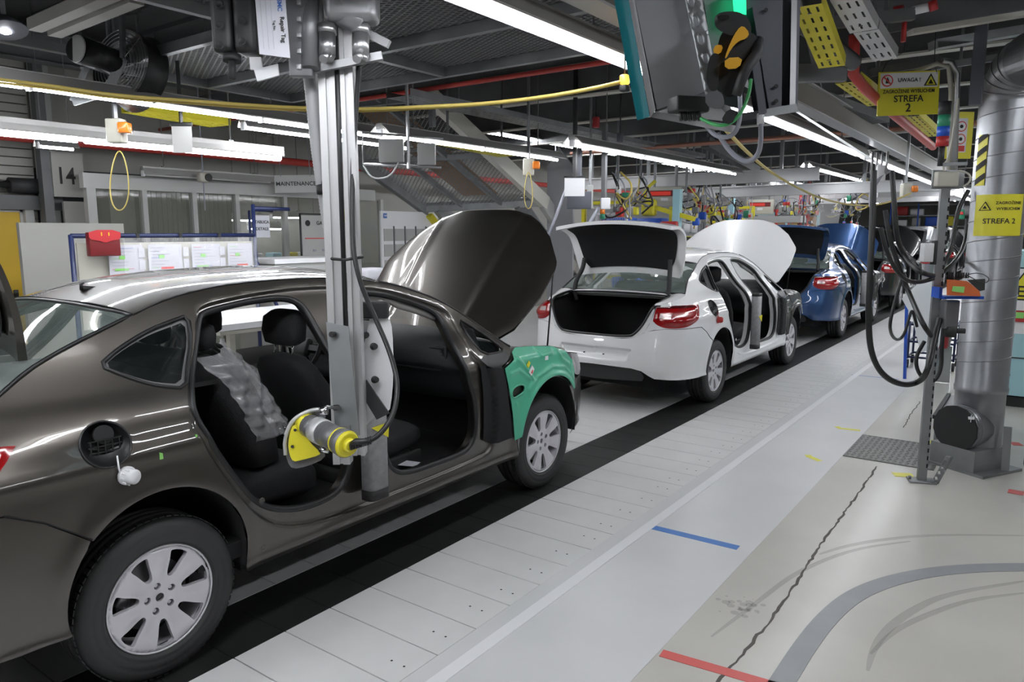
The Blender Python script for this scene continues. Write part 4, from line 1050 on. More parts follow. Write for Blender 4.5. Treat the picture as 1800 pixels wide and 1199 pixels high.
# transparent film on the rear seat of the nearest car
fm = MB(); X0 = XC; Y0 = 1.378; random.seed(2)
yf_ = clampf(mk([.55, .72, .92, 1.06, 1.13, 1.2], [.60, .545, .445, .365, .31, .27]), .55, 1.2)
def film(u, v):
    z = 1.165-.38*v-.05*u*v; yf = yf_(z); w_ = .010*sin(u*17+v*7)+.007*sin(u*33-v*21)+.005*sin(v*44+u*11)
    P_ = [(.10, .03), (.40, .035), (.60, .03), (.672, -.02), (.690, -.09), (.692, -.20)]; t = u*5; k_ = min(4, int(t)); f_ = t-k_
    x = P_[k_][0]+(P_[k_+1][0]-P_[k_][0])*f_; dy = P_[k_][1]+(P_[k_+1][1]-P_[k_][1])*f_
    top = max(0, 1-v*4)**2
    return (X0+x*(1-.10*top)+w_*(.9 if u > .5 else .2), Y0+.24+yf+dy+w_*(.3 if u > .5 else 1), z+.05+.015*sin(u*12)*(1-v))
fm.grid(film, 60, 50)
tag(fm.build('seat_film', 'film'), 'crinkled transparent film over the rear seat of the dark grey saloon', 'plastic film')
# pillar guards: grey foam sleeves with a yellow triangle
def guard(y, lab, h=.54, z0=.49):
    t = thing('pillar_guard', (XC+.945, y+1.045, z0), lab, 'pillar guard')
    k = MB(); k.loft([[(a*.9, b, z) for a, b in rrect(.10, .125, 4, 20)] for z in (0, h)]); k.build('sleeve', 'grey_foam', t)
    k = MB(); k.loft([[(a*.9, b, z) for a, b in rrect(.104, .13, 4, 20)] for z in (-.05, 0)]); k.build('lower_band', 'rubber', t)
    k = MB(); k.loft([[(a*.9, b, z) for a, b in rrect(.104, .13, 4, 20)] for z in (h, h+.03)]); k.build('upper_band', 'rubber', t)
    k = MB(); z = h*.52; k.add([(.047, -.058, z+.04), (.047, .058, z+.045), (.047, .05, z-.03), (.050, -.058, z+.04), (.050, .058, z+.045), (.050, .05, z-.03)], [(0, 1, 2), (3, 4, 5), (0, 1, 4, 3), (1, 2, 5, 4), (2, 0, 3, 5)]); k.build('yellow_triangle', 'yellow', t)
    k = MB(); k.seg((-.06, 0, h*.3), (-.01, 0, h*.3), .05, .02); k.seg((-.06, 0, h*.8), (-.01, 0, h*.8), .05, .02); k.build('clip', 'rubber', t)
guard(1.378, 'grey foam pillar guard at the dark grey saloon behind the tool column')
guard(7.248-.10, 'grey foam pillar guard with yellow triangle on the white saloon')
guard(13.0, 'grey foam pillar guard with yellow triangle on the blue saloon')
k = MB(); k.add([(0, 0, 0), (.12, .04, 0), (.10, .11, .004), (-.03, .06, .01), (0, 0, .002), (.12, .04, .002), (.10, .11, .006), (-.03, .06, .012)], [(0, 1, 2, 3), (4, 5, 6, 7), (0, 1, 5, 4), (1, 2, 6, 5), (2, 3, 7, 6), (3, 0, 4, 7)])
o = k.build('paper_slip', 'paper', None, (XC+.60, 1.378+1.52, .415)); tag(o, 'small white paper slip on the floor of the dark grey saloon', 'paper')
# green touch-up stickers on the quarter panel
for s, z, lab in ((.01, .905, 'small green paint mark on the quarter panel above the wheel arch'), (.16, .945, 'tiny green mark by the rear door edge of the dark grey saloon')):
    q = B(s, z, False); k = MB(); r = .014 if s < .1 else .008
    k.add([(.002, -r*.5, r), (.002, r*.4, r*.6), (.002, r*.5, -r), (.002, -r*.5, -r), (-.004, -r*.5, r), (-.004, r*.4, r*.6), (-.004, r*.5, -r), (-.004, -r*.5, -r)], [(0, 1, 2, 3), (0, 1, 5, 4), (1, 2, 6, 5), (2, 3, 7, 6), (3, 0, 4, 7)])
    o = k.build('paint_mark', 'ink_green', None, (XC+q.x, 1.378+q.y, q.z)); tag(o, lab, 'paint mark')
# ================================================================ tool column in front of the nearest car
def cable(name, label, pts, r, m, it=3, n=8, cat='cable', parent=None, group=None):
    k = MB(); k.tube(chaikin([tuple(p) for p in pts], it, False), r, n); o = k.build(name, m, parent)
    if parent is None: tag(o, label, cat, group)
    return o
def plate(mb, P, th=.004):      # quad with thickness, P = 4 corners
    P = [Vector(p) for p in P]; n = (P[1]-P[0]).cross(P[3]-P[0]).normalized()*th
    mb.add([p[:] for p in P]+[(p+n)[:] for p in P], [(0, 1, 2, 3), (7, 6, 5, 4), (0, 4, 5, 1), (1, 5, 6, 2), (2, 6, 7, 3), (3, 7, 4, 0)]); return mb
CX_, CY_ = -2.435, 2.14
colm = thing('tool_column', (CX_, CY_, .72), 'aluminium profile column hanging in front of the dark grey saloon', 'tool column')
TZ = 3.32
def profile(cx, cy, w_, dp, z0, z1, name='profile'):
    # extruded T-slot section
    o = []; h = w_/2; g = dp/2; s_ = .006; q = .010
    sec = [(-h, -g), (-s_, -g), (-s_, -g+q), (s_, -g+q), (s_, -g), (h, -g), (h, -s_), (h-q, -s_), (h-q, s_), (h, s_), (h, g), (s_, g), (s_, g-q), (-s_, g-q), (-s_, g), (-h, g), (-h, s_), (-h+q, s_), (-h+q, -s_), (-h, -s_)]
    a = -.9      # turned to face the walkway
    R_ = [(cx+x*cos(a)-y*sin(a), cy+x*sin(a)+y*cos(a)) for x, y in sec]
    k = MB(); k.prism(R_, lambda x, y: (x, y, z0), lambda x, y: (x, y, z1)); return k.build(name, 'alu', colm)
def cl(px, py, d): return D(px, py, d)-Vector((CX_, CY_, .72))
# one wide profile and one narrow one, side by side across the view
rv = Vector((cos(YAW), sin(YAW), 0))
for off, w_ in ((-.040, .075), (.038, .052)):
    c = rv*off; k = MB(); h = w_/2
    def cs(z, off=off, h=h):
        P = []
        fwv = Vector((-sin(YAW), cos(YAW), 0))
        for a, b in ((-h, -.03), (-.008, -.03), (-.008, -.018), (.008, -.018), (.008, -.03), (h, -.03), (h, .03), (-h, .03)):
            q = rv*(off+a)+fwv*b; P.append((q.x, q.y, z))
        return P
    k.loft([cs(.0 if off < 0 else .04), cs(2.60)], smooth=False); k.build('profile', 'alu', colm)
k = MB(); P = []
fwv = Vector((-sin(YAW), cos(YAW), 0))
for z in (.0, 2.5): pass
k.tube([(rv*.0+fwv*-.03+Vector((0, 0, .1)))[:], (rv*.0+fwv*-.03+Vector((0, 0, 2.5)))[:]], .010, 8); k.build('slot_cable', 'cable_black', colm)
k = MB(); plate(k, [cl(573, 566, 3.08), cl(612, 574, 3.08), cl(632, 765, 3.08), cl(590, 765, 3.08)], .012); k.build('clamp_plate', 'galv', colm)
for q in ((588, 588), (594, 716)):
    k = MB(); a = cl(*q, 3.07); n = -_fw; k.cyl(a, a+n*.02+rv*-.01, .012, 12); k.build('clamp_bolt', 'rubber', colm)
k = MB(); plate(k, [cl(597, 748, 3.07), cl(615, 748, 3.07), cl(614, 792, 3.07), cl(598, 792, 3.07)], .01); k.build('small_bracket', 'galv', colm)
k = MB()
for z0, w_ in ((452, 0), ): k.tube([cl(583, 455, 3.06), cl(606, 457, 3.05), cl(637, 452, 3.06), cl(636, 449, 3.3), cl(585, 452, 3.3)], .006, 6, closed=True)
k.build('cable_tie', 'cable_black', colm)
k = MB(); plate(k, [cl(601, 368, 3.11), cl(611, 368, 3.11), cl(611, 392, 3.11), cl(601, 392, 3.11)], .002); yl = k.build('yellow_label', 'sign_yellow', colm)
k = MB(); plate(k, [cl(596, 158, 3.13), cl(605, 158, 3.13), cl(605, 188, 3.13), cl(596, 188, 3.13)], .002); k.build('white_label', 'sign_white', colm)
# white swing guard with rubber buffers behind the column
k = MB(); out = [(640, 555), (684, 556), (690, 580), (692, 640), (690, 690), (684, 728), (668, 722), (650, 742), (640, 752)]
k.prism(chaikin(out, 1), lambda x, y: cl(x, y, 3.30)[:], lambda x, y: cl(x, y, 3.36)[:]); k.build('guard_board', 'white_plastic', colm)
k = MB(); a = cl(640, 545, 3.29); k.rbox((a.x+.03, a.y+.03, a.z), (.13, .06, .075), .01, rz=YAW); k.build('guard_pad', 'rubber', colm)
for q in ((643, 589), (658, 609), (660, 667)):
    k = MB(); a = cl(*q, 3.29); k.tube([a, a+rv*.0-_fw*.018, a-_fw*.03+rv*.012], [.010, .017, .012], 12); k.build('rubber_buffer', 'rubber', colm)
k = MB(); plate(k, [cl(643, 668, 3.24), cl(684, 727, 3.24), cl(662, 738, 3.24), cl(644, 708, 3.24)], .02); k.build('black_strap', 'rubber', colm)
# nutrunner hung on the column
tl_ = thing('screwdriving_tool', D(560, 765, 2.95), 'yellow and grey electric tightening tool clamped to the column', 'power tool')
def tq(px, py, d): return D(px, py, d)-D(560, 765, 2.95)
ax0, ax1 = tq(537, 745, 3.02), tq(606, 779, 2.84)
axd = (ax1-ax0); AL = axd.length; axn = axd.normalized()
def along(t): return ax0+axd*t
def seg_(t0, t1, r0, r1, m, nm, n=24, extra=()):
    k = MB(); k.tube([along(t0), along(t0+.02*(t1-t0)), along(t1-.02*(t1-t0)), along(t1)], [r0*.96, r0, r1, r1*.96], n); return k.build(nm, m, tl_)
seg_(-.06, .10, .040, .047, 'tool_yellow', 'collar'); seg_(.10, .30, .047, .047, 'tool_grey', 'body_ring')
seg_(.30, .50, .053, .053, 'alu', 'clamp_ring'); seg_(.50, .86, .049, .046, 'tool_grey', 'motor_body'); seg_(.60, .84, .0495, .047, 'tool_grey', 'motor_sleeve')
seg_(.86, .89, .052, .052, 'tool_yellow', 'yellow_ring'); seg_(.89, 1.05, .052, .056, 'tool_grey', 'end_bell'); seg_(1.05, 1.10, .054, .046, 'tool_yellow', 'end_cap'); seg_(1.10, 1.16, .030, .024, 'tool_yellow', 'cable_socket')
k = MB()
u_ = axn.cross(Vector((0, 0, 1))).normalized(); v_ = axn.cross(u_)
for i in range(30):
    a = 2*pi*i/30; e = u_*cos(a)+v_*sin(a); k.seg((along(1.085)+e*.022)[:], (along(1.085)+e*.043)[:], .0025, .009)
k.build('end_fins', 'tool_grey', tl_)
k = MB()     # yellow side plate strip on the motor
for i in range(7):
    a = -.9+.22*i
    e = lambda a: u_*cos(a+2.4)+v_*sin(a+2.4)
    P = [along(.58)+e(a)*.0505, along(.80)+e(a)*.0480, along(.80)+e(a+.22)*.0480, along(.58)+e(a+.22)*.0505]; k.add([p[:] for p in P], [(0, 1, 2, 3)], True)
k.build('yellow_panel', 'tool_yellow', tl_)
bl = [(512, 742), (524, 731), (545, 722), (568, 722), (574, 735), (560, 748), (556, 770), (570, 790), (572, 806), (540, 820), (514, 825), (505, 812), (499, 785), (501, 762)]
k = MB(); k.prism(chaikin(bl, 1), lambda x, y: tq(x, y, 3.02)[:], lambda x, y: tq(x, y, 3.06)[:]); k.build('gearhead_guard', 'tool_grey', tl_)
bl = [(512, 750), (520, 746), (532, 748), (538, 765), (545, 778), (562, 794), (563, 800), (530, 809), (515, 812), (509, 800), (506, 780)]
k = MB(); k.prism(chaikin(bl, 1), lambda x, y: tq(x, y, 2.99)[:], lambda x, y: tq(x, y, 3.03)[:]); yp = k.build('gearhead_plate', 'tool_yellow', tl_)
for q in ((519, 756), (514, 785)):
    k = MB(); a = tq(*q, 2.985); k.cyl(a, a-_fw*.004, .006, 12); k.build('plate_screw', 'rubber', yp)
rim_ = [(512, 742), (524, 731), (545, 722), (568, 722)]
k = MB(); k.tube(chaikin([tq(508, 752, 3.0), tq(500, 775, 3.0), tq(502, 800, 3.0)]+[], 1, False), .008, 8); k.tube([tq(x, y, 3.0) for x, y in chaikin([(502, 765), (512, 742), (528, 729), (548, 721), (562, 720)], 2, False)], .009, 8); k.build('guard_edge', 'alu', tl_)
k = MB(); k.tube([tq(570, 728, 2.95), tq(568, 720, 2.96), tq(575, 715, 3.0), tq(598, 718, 3.06)], .008, 8); k.cyl(tq(564, 722, 2.94), tq(576, 722, 2.94), .017, 14); k.build('clamp_screw', 'chrome', tl_); k = MB(); k.cyl(tq(562, 790, 2.93), tq(578, 792, 2.93), .012, 12); k.build('clamp_screw', 'chrome', tl_)
k = MB(); a = along(1.14); pts = [a, a+axn*.02, tq(640, 778, 2.80)]; 
k.tube([along(1.12), tq(627, 776, 2.80), tq(640, 777, 2.80), tq(652, 773, 2.81)], .013, 12)
for i in range(9):
    t = i/8; p = along(1.14)*(1-t)+tq(650, 774, 2.81)*t; p2 = p+rv*.006; k.cyl(p, p2, .0165, 12)
k.build('strain_relief', 'cable_black', tl_)
cable('tool_cable', 'black cable looping from the yellow tightening tool up along the column', [D(645, 777, 2.81), D(668, 765, 2.84), D(692, 730, 2.9), D(699, 690, 2.95), D(696, 655, 3.0), D(682, 610, 3.03), D(660, 560, 3.05), D(638, 510, 3.05), D(626, 470, 3.05), D(620, 430, 3.06), D(619, 300, 3.08), D(627, 180, 3.05), D(631, 115, 3.0)], .0105, 'cable_black', 2, 10)
# ribbed conduit beside the column
pts = chaikin([D(532, 60, 3.05), D(546, 130, 3.08), D(554, 230, 3.1), D(562, 300, 3.12), D(569, 345, 3.14), D(576, 400, 3.15), D(583, 440, 3.15)], 3, False)
rr = []; P2 = resample([tuple(p) for p in pts], .007, False)
cd = thing('ribbed_conduit', (0, 0, 0), 'grey ribbed conduit hanging down beside the aluminium column', 'conduit')
k = MB(); k.tube(P2, [.031-.012*(i/len(P2)) + (.0025 if i % 2 else 0) for i in range(len(P2))], 14); k.build('ribbed_hose', 'flex_grey', cd)
k = MB(); k.cyl(D(566, 326, 3.1), D(568, 340, 3.1), .026, 14); k.tube([D(571, 300, 3.08), D(567, 326, 3.09)], .006, 6); k.build('end_sleeve', 'rubber', cd)
# valve block above the column
vb = thing('valve_block', D(530, 60, 2.9), 'dark block of air regulators and fittings at the column head', 'valve block')
VB = D(530, 60, 2.9)
def vq(px, py, d=2.9): return D(px, py, d)-VB
for i_, (x0, x1) in enumerate(((377, 414), (416, 456))):
    k = MB(); c = (vq(x0, -60)+vq(x1, 95))/2; w_ = (vq(x1, 20)-vq(x0, 20)).length; h_ = abs(vq(x0, -60).z-vq(x0, 95).z)
    k.rbox(c[:], (w_, .12, h_), .022, rz=YAW); cy_ = k.build('cylinder_body', 'black_plastic', vb)
    for py in ((8, 44, 80), (35, 72, -10))[i_]:
        k = MB(); a = vq(x0+9, py, 2.82); k.lathe([(.0, .001), (.011, .002), (.014, .006), (.016, 0)], 14, Matrix.Translation(a) @ frame((0, 0, 0), _R, _U)); k.build('socket_hole', 'rubber', cy_)
k = MB(); k.cyl(vq(408, 98), vq(408, 108), .035, 16); k.cyl(vq(408, 108), vq(408, 138), .014, 12); k.build('drain_nozzle', 'rubber', vb)
k = MB(); plate(k, [vq(447, -20, 2.78), vq(500, -20, 2.78), vq(510, 102, 2.78), vq(456, 95, 2.78)], .002); tg = k.build('repair_tag', 'paper', vb)
T = frame(vq(497, 52, 2.775), vq(500, 90, 2.775)-vq(495, 20, 2.775), _R)
text('Repair Tag', .0225, T, 'ink', tg); 
T = frame(vq(491, 9, 2.775), vq(500, 90, 2.775)-vq(495, 20, 2.775), _R)
text('SMC', .024, T, 'ink_blue', tg)
T = frame(vq(482, 45, 2.775), vq(500, 90, 2.775)-vq(495, 20, 2.775), _R); text('Tag No.', .012, T, 'ink', tg)
k = MB()
for dx in (456, 465, 474): k.seg(vq(dx, -10, 2.776), vq(dx+8, 86, 2.776), .0008, .001)
k.build('tag_rule', 'cable_grey', tg)
k = MB(); c = (vq(507, -60)+vq(548, 132))/2; k.rbox(c[:], ((vq(548, 0)-vq(507, 0)).length, .05, .43), .006, rz=YAW); bd_ = k.build('terminal_board', 'tool_grey', vb)
for py in (5, 34, 62, 90, 118):
    k = MB(); a = vq(526, py, 2.84); k.rbox(a[:], (.018, .02, .020), .003, rz=YAW); k.build('terminal', 'alu_dark', bd_)
k = MB(); plate(k, [vq(438, 100, 2.9), vq(458, 100, 2.9), vq(462, 122, 2.9), (vq(440, 122, 2.9))], .01); plate(k, [vq(446, 122, 2.9), vq(488, 112, 2.9), vq(490, 132, 2.9), vq(452, 143, 2.9)], .01); k.build('white_bracket', 'white_plastic', vb)
k = MB(); k.cyl(vq(545, -60), vq(545, 120), .034, 16); k.build('air_pipe', 'tool_grey', vb)
for x in (575, 634):
    k = MB(); k.tube([vq(x, 44), vq(x, 60)], .038, 6); k.tube([vq(x, 60), vq(x, 98)], .033, 18); k.tube([vq(x, 98), vq(x, 108)], [.033, .020], 18); k.tube([vq(x, 92, 2.88), vq(x-7, 104, 2.84)], .017, 12); k.build('elbow_fitting', 'steel', vb)
k = MB(); k.tube([vq(590, -60), vq(600, 20), vq(640, 45)], [.07, .07, .045], 16); k.rbox(vq(620, 5)[:], (.20, .14, .16), .03, rz=YAW); k.build('swivel_body', 'alu_dark', vb)
k = MB(); k.seg(vq(552, 122, 2.95), vq(672, 98, 2.95), .03, .030); k.seg(vq(640, 56, 2.95), vq(684, 78, 2.95), .03, .03); k.build('cross_bracket', 'alu_dark', vb)
k = MB(); k.seg(vq(530, 0), vq(530, 0)+Vector((0, 0, 1.8)), .08, .08); k.build('suspension_post', 'galv', vb)
# ================================================================ grey cabinet with a teal edge and the hand scanner, hung over the walkway
CB = D(1240, 90, 1.75)
def cq(px, py, d=1.75): return D(px, py, d)-CB
cb = thing('hanging_cabinet', CB, 'grey control cabinet with teal edge hung over the walkway', 'cabinet')
k = MB(); k.add([cq(*p)[:] for p in ((1098, -40, 1.75), (1215, -40, 1.9), (1258, 180, 1.9), (1153, 192, 1.75), (1230, -40, 1.75), (1248, 160, 1.72))]+[cq(*p)[:] for p in ((1110, -60, 2.1), (1235, -60, 2.1), (1290, 215, 2.1), (1150, 200, 2.1))], [(0, 4, 5, 3), (3, 5, 2, 8, 9), (6, 7, 8, 9), (0, 3, 9, 6), (4, 1, 2, 5), (1, 7, 8, 2)])
k.build('cabinet_body', 'sheet_grey', cb)
k = MB(); k.prism([(1108, -40), (1222, -40), (1243, 160), (1155, 193)], lambda x, y: cq(x, y, 1.72)[:], lambda x, y: cq(x, y, 1.75)[:]); k.build('cabinet_door', 'sheet_grey', cb)
k = MB(); k.prism([(1072, -40), (1098, -40), (1142, 205), (1120, 212)], lambda x, y: cq(x, y, 1.76)[:], lambda x, y: cq(x, y, 2.0)[:]); k.build('teal_edge', 'teal', cb)
k = MB(); k.prism([(1098, -40), (1108, -40), (1152, 193), (1143, 206)], lambda x, y: cq(x, y, 1.73)[:], lambda x, y: cq(x, y, 1.80)[:]); k.build('edge_strip', 'alu', cb)
k = MB(); k.prism([(1143, 206), (1152, 196), (1300, 222), (1290, 234)], lambda x, y: cq(x, y, 1.74)[:], lambda x, y: cq(x, y, 1.98)[:]); k.build('bottom_lip', 'alu', cb)
pr_ = MB(); holes_ = [chaikin([(1213.5+8.6*i-5, 5+33*i-9), (1213.5+8.6*i+3, 5+33*i-9), (1213.5+8.6*i+6, 5+33*i+9), (1213.5+8.6*i-2, 5+33*i+9)], 2) for i in range(-1, 4)]
panel('perforated_rail', [(1196, -40), (1226, -40), (1252, 100), (1262, 180), (1240, 172)], holes_, 7, lambda u, v: cq(u, v, 1.70), 'galv', cb, thick=.004, normals=False)
k = MB(); k.prism([(1232, -40), (1305, -40), (1308, 195), (1262, 180)], lambda x, y: cq(x, y, 1.86)[:], lambda x, y: cq(x, y, 1.90)[:]); k.build('back_plate', 'sheet_grey', cb)
k = MB(); k.prism([(1300, -40), (1408, -40), (1402, 190), (1325, 200), (1308, 100)], lambda x, y: cq(x, y, 1.82)[:], lambda x, y: cq(x, y, 2.0)[:]); sp_ = k.build('slate_panel', 'slate', cb)
k = MB(); k.prism([(1322, 12), (1376, -2), (1374, 188), (1352, 192)], lambda x, y: cq(x, y, 1.79)[:], lambda x, y: cq(x, y, 1.82)[:]); k.build('raised_cover', 'slate', cb)
k = MB(); k.prism([(1392, -40), (1402, -40), (1398, 190), (1388, 192)], lambda x, y: cq(x, y, 1.79)[:], lambda x, y: cq(x, y, 1.84)[:]); k.build('right_rail', 'steel', cb)
k = MB(); k.prism([(1300, 200), (1400, 182), (1404, 196), (1300, 214)], lambda x, y: cq(x, y, 1.78)[:], lambda x, y: cq(x, y, 1.95)[:]); k.build('right_lip', 'galv', cb)
k = MB(); k.prism([(1320, 100), (1334, 98), (1348, 198), (1334, 202)], lambda x, y: cq(x, y, 1.74)[:], lambda x, y: cq(x, y, 1.80)[:]); k.build('cable_rail', 'slate', cb)
k = MB(); k.prism([(1286, -20), (1311, -20), (1312, 26), (1290, 22)], lambda x, y: cq(x, y, 1.80)[:], lambda x, y: cq(x, y, 1.84)[:]); k.build('signal_lamp', 'green_lit', cb)
for q in ((1346, 18), (1364, 152), (1364, 178)):
    k = MB(); a = cq(*q, 1.785); k.cyl(a, a-_fw*.003, .005, 10); k.build('knockout', 'rubber', cb)
k = MB(); k.seg(cq(1180, -40, 1.9), cq(1180, -40, 1.9)+Vector((0, 0, 1.7)), .05, .05); k.seg(cq(1360, -40, 1.9), cq(1360, -40, 1.9)+Vector((0, 0, 1.7)), .05, .05); k.build('suspension_bars', 'galv', cb)
k = MB(); k.rbox(cq(1210, 185, 1.70)[:], (.085, .05, .035), .006, rz=YAW+.3)
for i in range(5): k.cyl(cq(1196+8*i, 196, 1.69), cq(1198+8*i, 212, 1.69), .005, 8)
k.build('connector_block', 'rubber', cb)
SCN = D(1285, 130, 1.62)
def sq(px, py, d=1.62): return D(px, py, d)-SCN
sc_ = thing('barcode_scanner', SCN, 'black and yellow hand scanner held in a bracket on the cabinet', 'scanner')
def blob2(pts, m, nm, n=18):
    k = MB(); k.tube([sq(x, y, d) for x, y, r, d in pts], [r for x, y, r, d in pts], n); return k.build(nm, m, sc_)
def dsc(poly, d0, d1, m, nm, it=2, par=None):
    k = MB(); k.prism(chaikin(poly, it), lambda x, y: sq(x, y, d0)[:], lambda x, y: sq(x, y, d1)[:], smooth=False); return k.build(nm, m, par or sc_)
dsc([(1256, 28), (1270, 20), (1300, 20), (1318, 34), (1322, 62), (1310, 72), (1285, 62), (1266, 55), (1256, 46)], 1.57, 1.64, 'black_plastic', 'scan_head')
dsc([(1260, 26), (1282, 26), (1281, 34), (1262, 35)], 1.56, 1.58, 'chrome', 'scan_window', 1)
dsc([(1270, 50), (1296, 52), (1276, 96), (1266, 130), (1250, 122), (1258, 92)], 1.59, 1.63, 'black_plastic', 'neck')
dsc([(1258, 78), (1272, 80), (1266, 96), (1252, 92)], 1.58, 1.64, 'scanner_yellow', 'trigger', 1)
dsc([(1296, 52), (1306, 44), (1318, 58), (1312, 68), (1298, 72), (1285, 86), (1276, 104), (1274, 100), (1284, 74)], 1.565, 1.585, 'scanner_yellow', 'yellow_stripe', 1)
dsc([(1274, 102), (1306, 100), (1300, 120), (1274, 122)], 1.56, 1.59, 'scanner_yellow', 'yellow_plate', 1)
dsc([(1280, 70), (1316, 58), (1330, 60), (1336, 90), (1318, 128), (1296, 168), (1276, 172), (1262, 150), (1266, 110)], 1.59, 1.66, 'rubber', 'holster')
dsc([(1250, 92), (1268, 96), (1264, 130), (1262, 162), (1246, 160), (1240, 128)], 1.58, 1.64, 'black_plastic', 'grip')
blob2([(1334, 70, .010, 1.6), (1330, 95, .012, 1.58), (1312, 120, .012, 1.57), (1302, 145, .011, 1.57), (1294, 168, .010, 1.58)], 'rubber', 'holster_rim')
dsc([(1240, 162), (1268, 158), (1275, 185), (1262, 192), (1240, 186)], 1.57, 1.63, 'tool_grey', 'base_plug', 1)
dsc([(1280, 190), (1296, 198), (1286, 220), (1266, 214)], 1.60, 1.63, 'rubber', 'cable_gland', 1)
cable('scanner_cable', 'green cable hanging under the hand scanner', [D(1320, 140, 1.68), D(1316, 170, 1.66), D(1300, 205, 1.64), D(1275, 222, 1.64), D(1250, 218, 1.66), D(1232, 208, 1.68)], .004, 'cable_green')
cable('scanner_cable', 'thin grey cable looping below the teal edged cabinet', [D(1300, 160, 1.72), D(1302, 210, 1.72), D(1290, 240, 1.72), D(1260, 242, 1.74), D(1240, 220, 1.76)], .0055, 'cable_grey')
cable('hanging_cable', 'grey cable loop dropping from the right side of the cabinet', [D(1337, 205, 1.75), D(1338, 250, 1.76), D(1332, 275, 1.78), D(1312, 287, 1.8), D(1285, 270, 1.82), D(1262, 235, 1.85)], .006, 'cable_grey')
k = MB(); k.cyl(D(1337, 200, 1.75), D(1337, 218, 1.75), .009, 10); tag(k.build('cable_gland', 'white_plastic'), 'white cable gland under the cabinet', 'gland')
# long yellow hose slung across the hall
cable('air_hose', 'yellow air hose slung from the left edge to the orange lamp', [D(-40, 135, 3.4), D(100, 152, 3.4), D(200, 168, 3.4), D(330, 177, 3.4), D(450, 186, 3.45), D(560, 191, 3.5), D(650, 192, 3.5), D(760, 187, 3.5), D(860, 182, 3.5), D(960, 170, 3.5), D(1040, 156, 3.5), D(1095, 143, 3.5)], .0085, 'cable_yellow')
cable('air_hose', 'second yellow air hose running beside the first, slightly lower', [D(-40, 141, 3.42), D(100, 157, 3.42), D(200, 173, 3.42), D(330, 181, 3.42), D(450, 191, 3.47), D(560, 195, 3.52), D(650, 196, 3.52), D(760, 190, 3.52), D(860, 184, 3.52), D(960, 172, 3.52), D(1040, 158, 3.52), D(1095, 145, 3.52)], .0055, 'cable_yellow')
cable('slack_cable', 'pale cable sagging from under the cabinet towards the hoses', [D(1270, 222, 2.4), D(1310, 265, 3.), D(1350, 300, 3.8), D(1400, 330, 4.6), D(1450, 352, 5.4), D(1510, 363, 6.2), D(1560, 358, 6.4), D(1600, 340, 6.6)], .007, 'cable_yellow')
b_ = thing('warning_lamp', D(1098, 140, 3.5), 'small lit orange lamp hanging left of the teal cabinet', 'lamp')
k = MB(); k.rbox((0, 0, 0), (.04, .04, .045), .01); k.build('lens', 'amber_lit', b_)
k = MB(); k.rbox((0, 0, -.04), (.04, .04, .03), .006); k.cyl((0, 0, .02), (0, 0, 3.2-(CAMH+.9)), .004, 6); k.build('holder', 'rubber', b_)
# ================================================================ right side: post, duct, signs, cabinet
PX, PY = -.60, 5.70
ps = thing('steel_post', (PX, PY, 0), 'slotted steel post standing in front of the duct', 'post')
k = MB(); a = .35; W_ = .085
def cs(z):
    return [(x*cos(a)-y*sin(a), x*sin(a)+y*cos(a), z) for x, y in ((-.028, -.018), (.028, -.018), (.028, .022), (.023, .022), (.023, -.013), (-.023, -.013), (-.023, .022), (-.028, .022))]
k.loft([cs(.01), cs(2.03)], smooth=False); k.build('channel', 'galv', ps)
k = MB(); k.seg((.115, .15, 2.55), (.115, .15, 4.1), .07, .07); k.build('upper_channel', 'slate', ps)
k = MB()
for i in range(34):
    z = .12+.055*i; k.box((.022, -.012-.009, z), (.008, .004, .028), Matrix.Rotation(a, 4, 'Z'))
k.build('slot', 'matte_black', ps)
k = MB(); k.rbox((0, 0, .006), (.17, .12, .012), .003, rz=a); 
for sx in (-.07, .07): k.cyl((sx, -.03, .01), (sx, -.03, .035), .010, 6)
k.build('foot_plate', 'galv', ps)
k = MB(); q = Vector((.13, .02, 0))
panel('slotted_brace', [(0, 0), (.05, 0), (.13, .20), (.08, .20)], [[(x0+.4*z0-.008+.012, z0-.01), (x0+.4*z0+.008+.012, z0-.01), (x0+.4*z0+.016, z0+.012), (x0+.4*z0, z0+.012)] for x0, z0 in ((.006, .04), (.006, .08), (.006, .12), (.006, .16))], .02, lambda u, v: Vector((.06+u*.9, -.02+u*.5, v)), 'galv', ps, thick=.004, normals=False)
# duct
DX, DY, DR = -.335, 6.35, .163
mat('duct_zinc2', (.40, .41, .43), .4, .8)
dc = thing('exhaust_duct', (DX, DY, 0), 'large spiral-seamed galvanised duct with a black capped tee', 'duct')
mat('duct_zinc', (.36, .37, .39), .36, .7, noise=(3.5, .75), bump=(2.5, .25))
k = MB(); pr_ = [(DR, .58), (DR, .62), (DR+.01, .63), (DR+.01, .66)]; z = .66
while z < 2.38: pr_ += [(DR+.004, z+.01), (DR+.004, z+.10)]; z += .11
k.lathe([(DR, .40), (DR, .56), (DR+.010, .565), (DR+.012, .60), (DR+.006, .61), (DR+.006, 2.62)], 48); k.build('riser', 'duct_zinc', dc)
k = MB()
for t0 in range(13):
    pts = [((DR+.007)*cos(2*pi*s_/24), (DR+.007)*sin(2*pi*s_/24), .70+.145*(t0+s_/24)) for s_ in range(25)]; k.tube(pts, .004, 5, cap=False)
k.build('spiral_seam', 'alu_dark', dc)
k = MB(); n_ = 5; rings = []
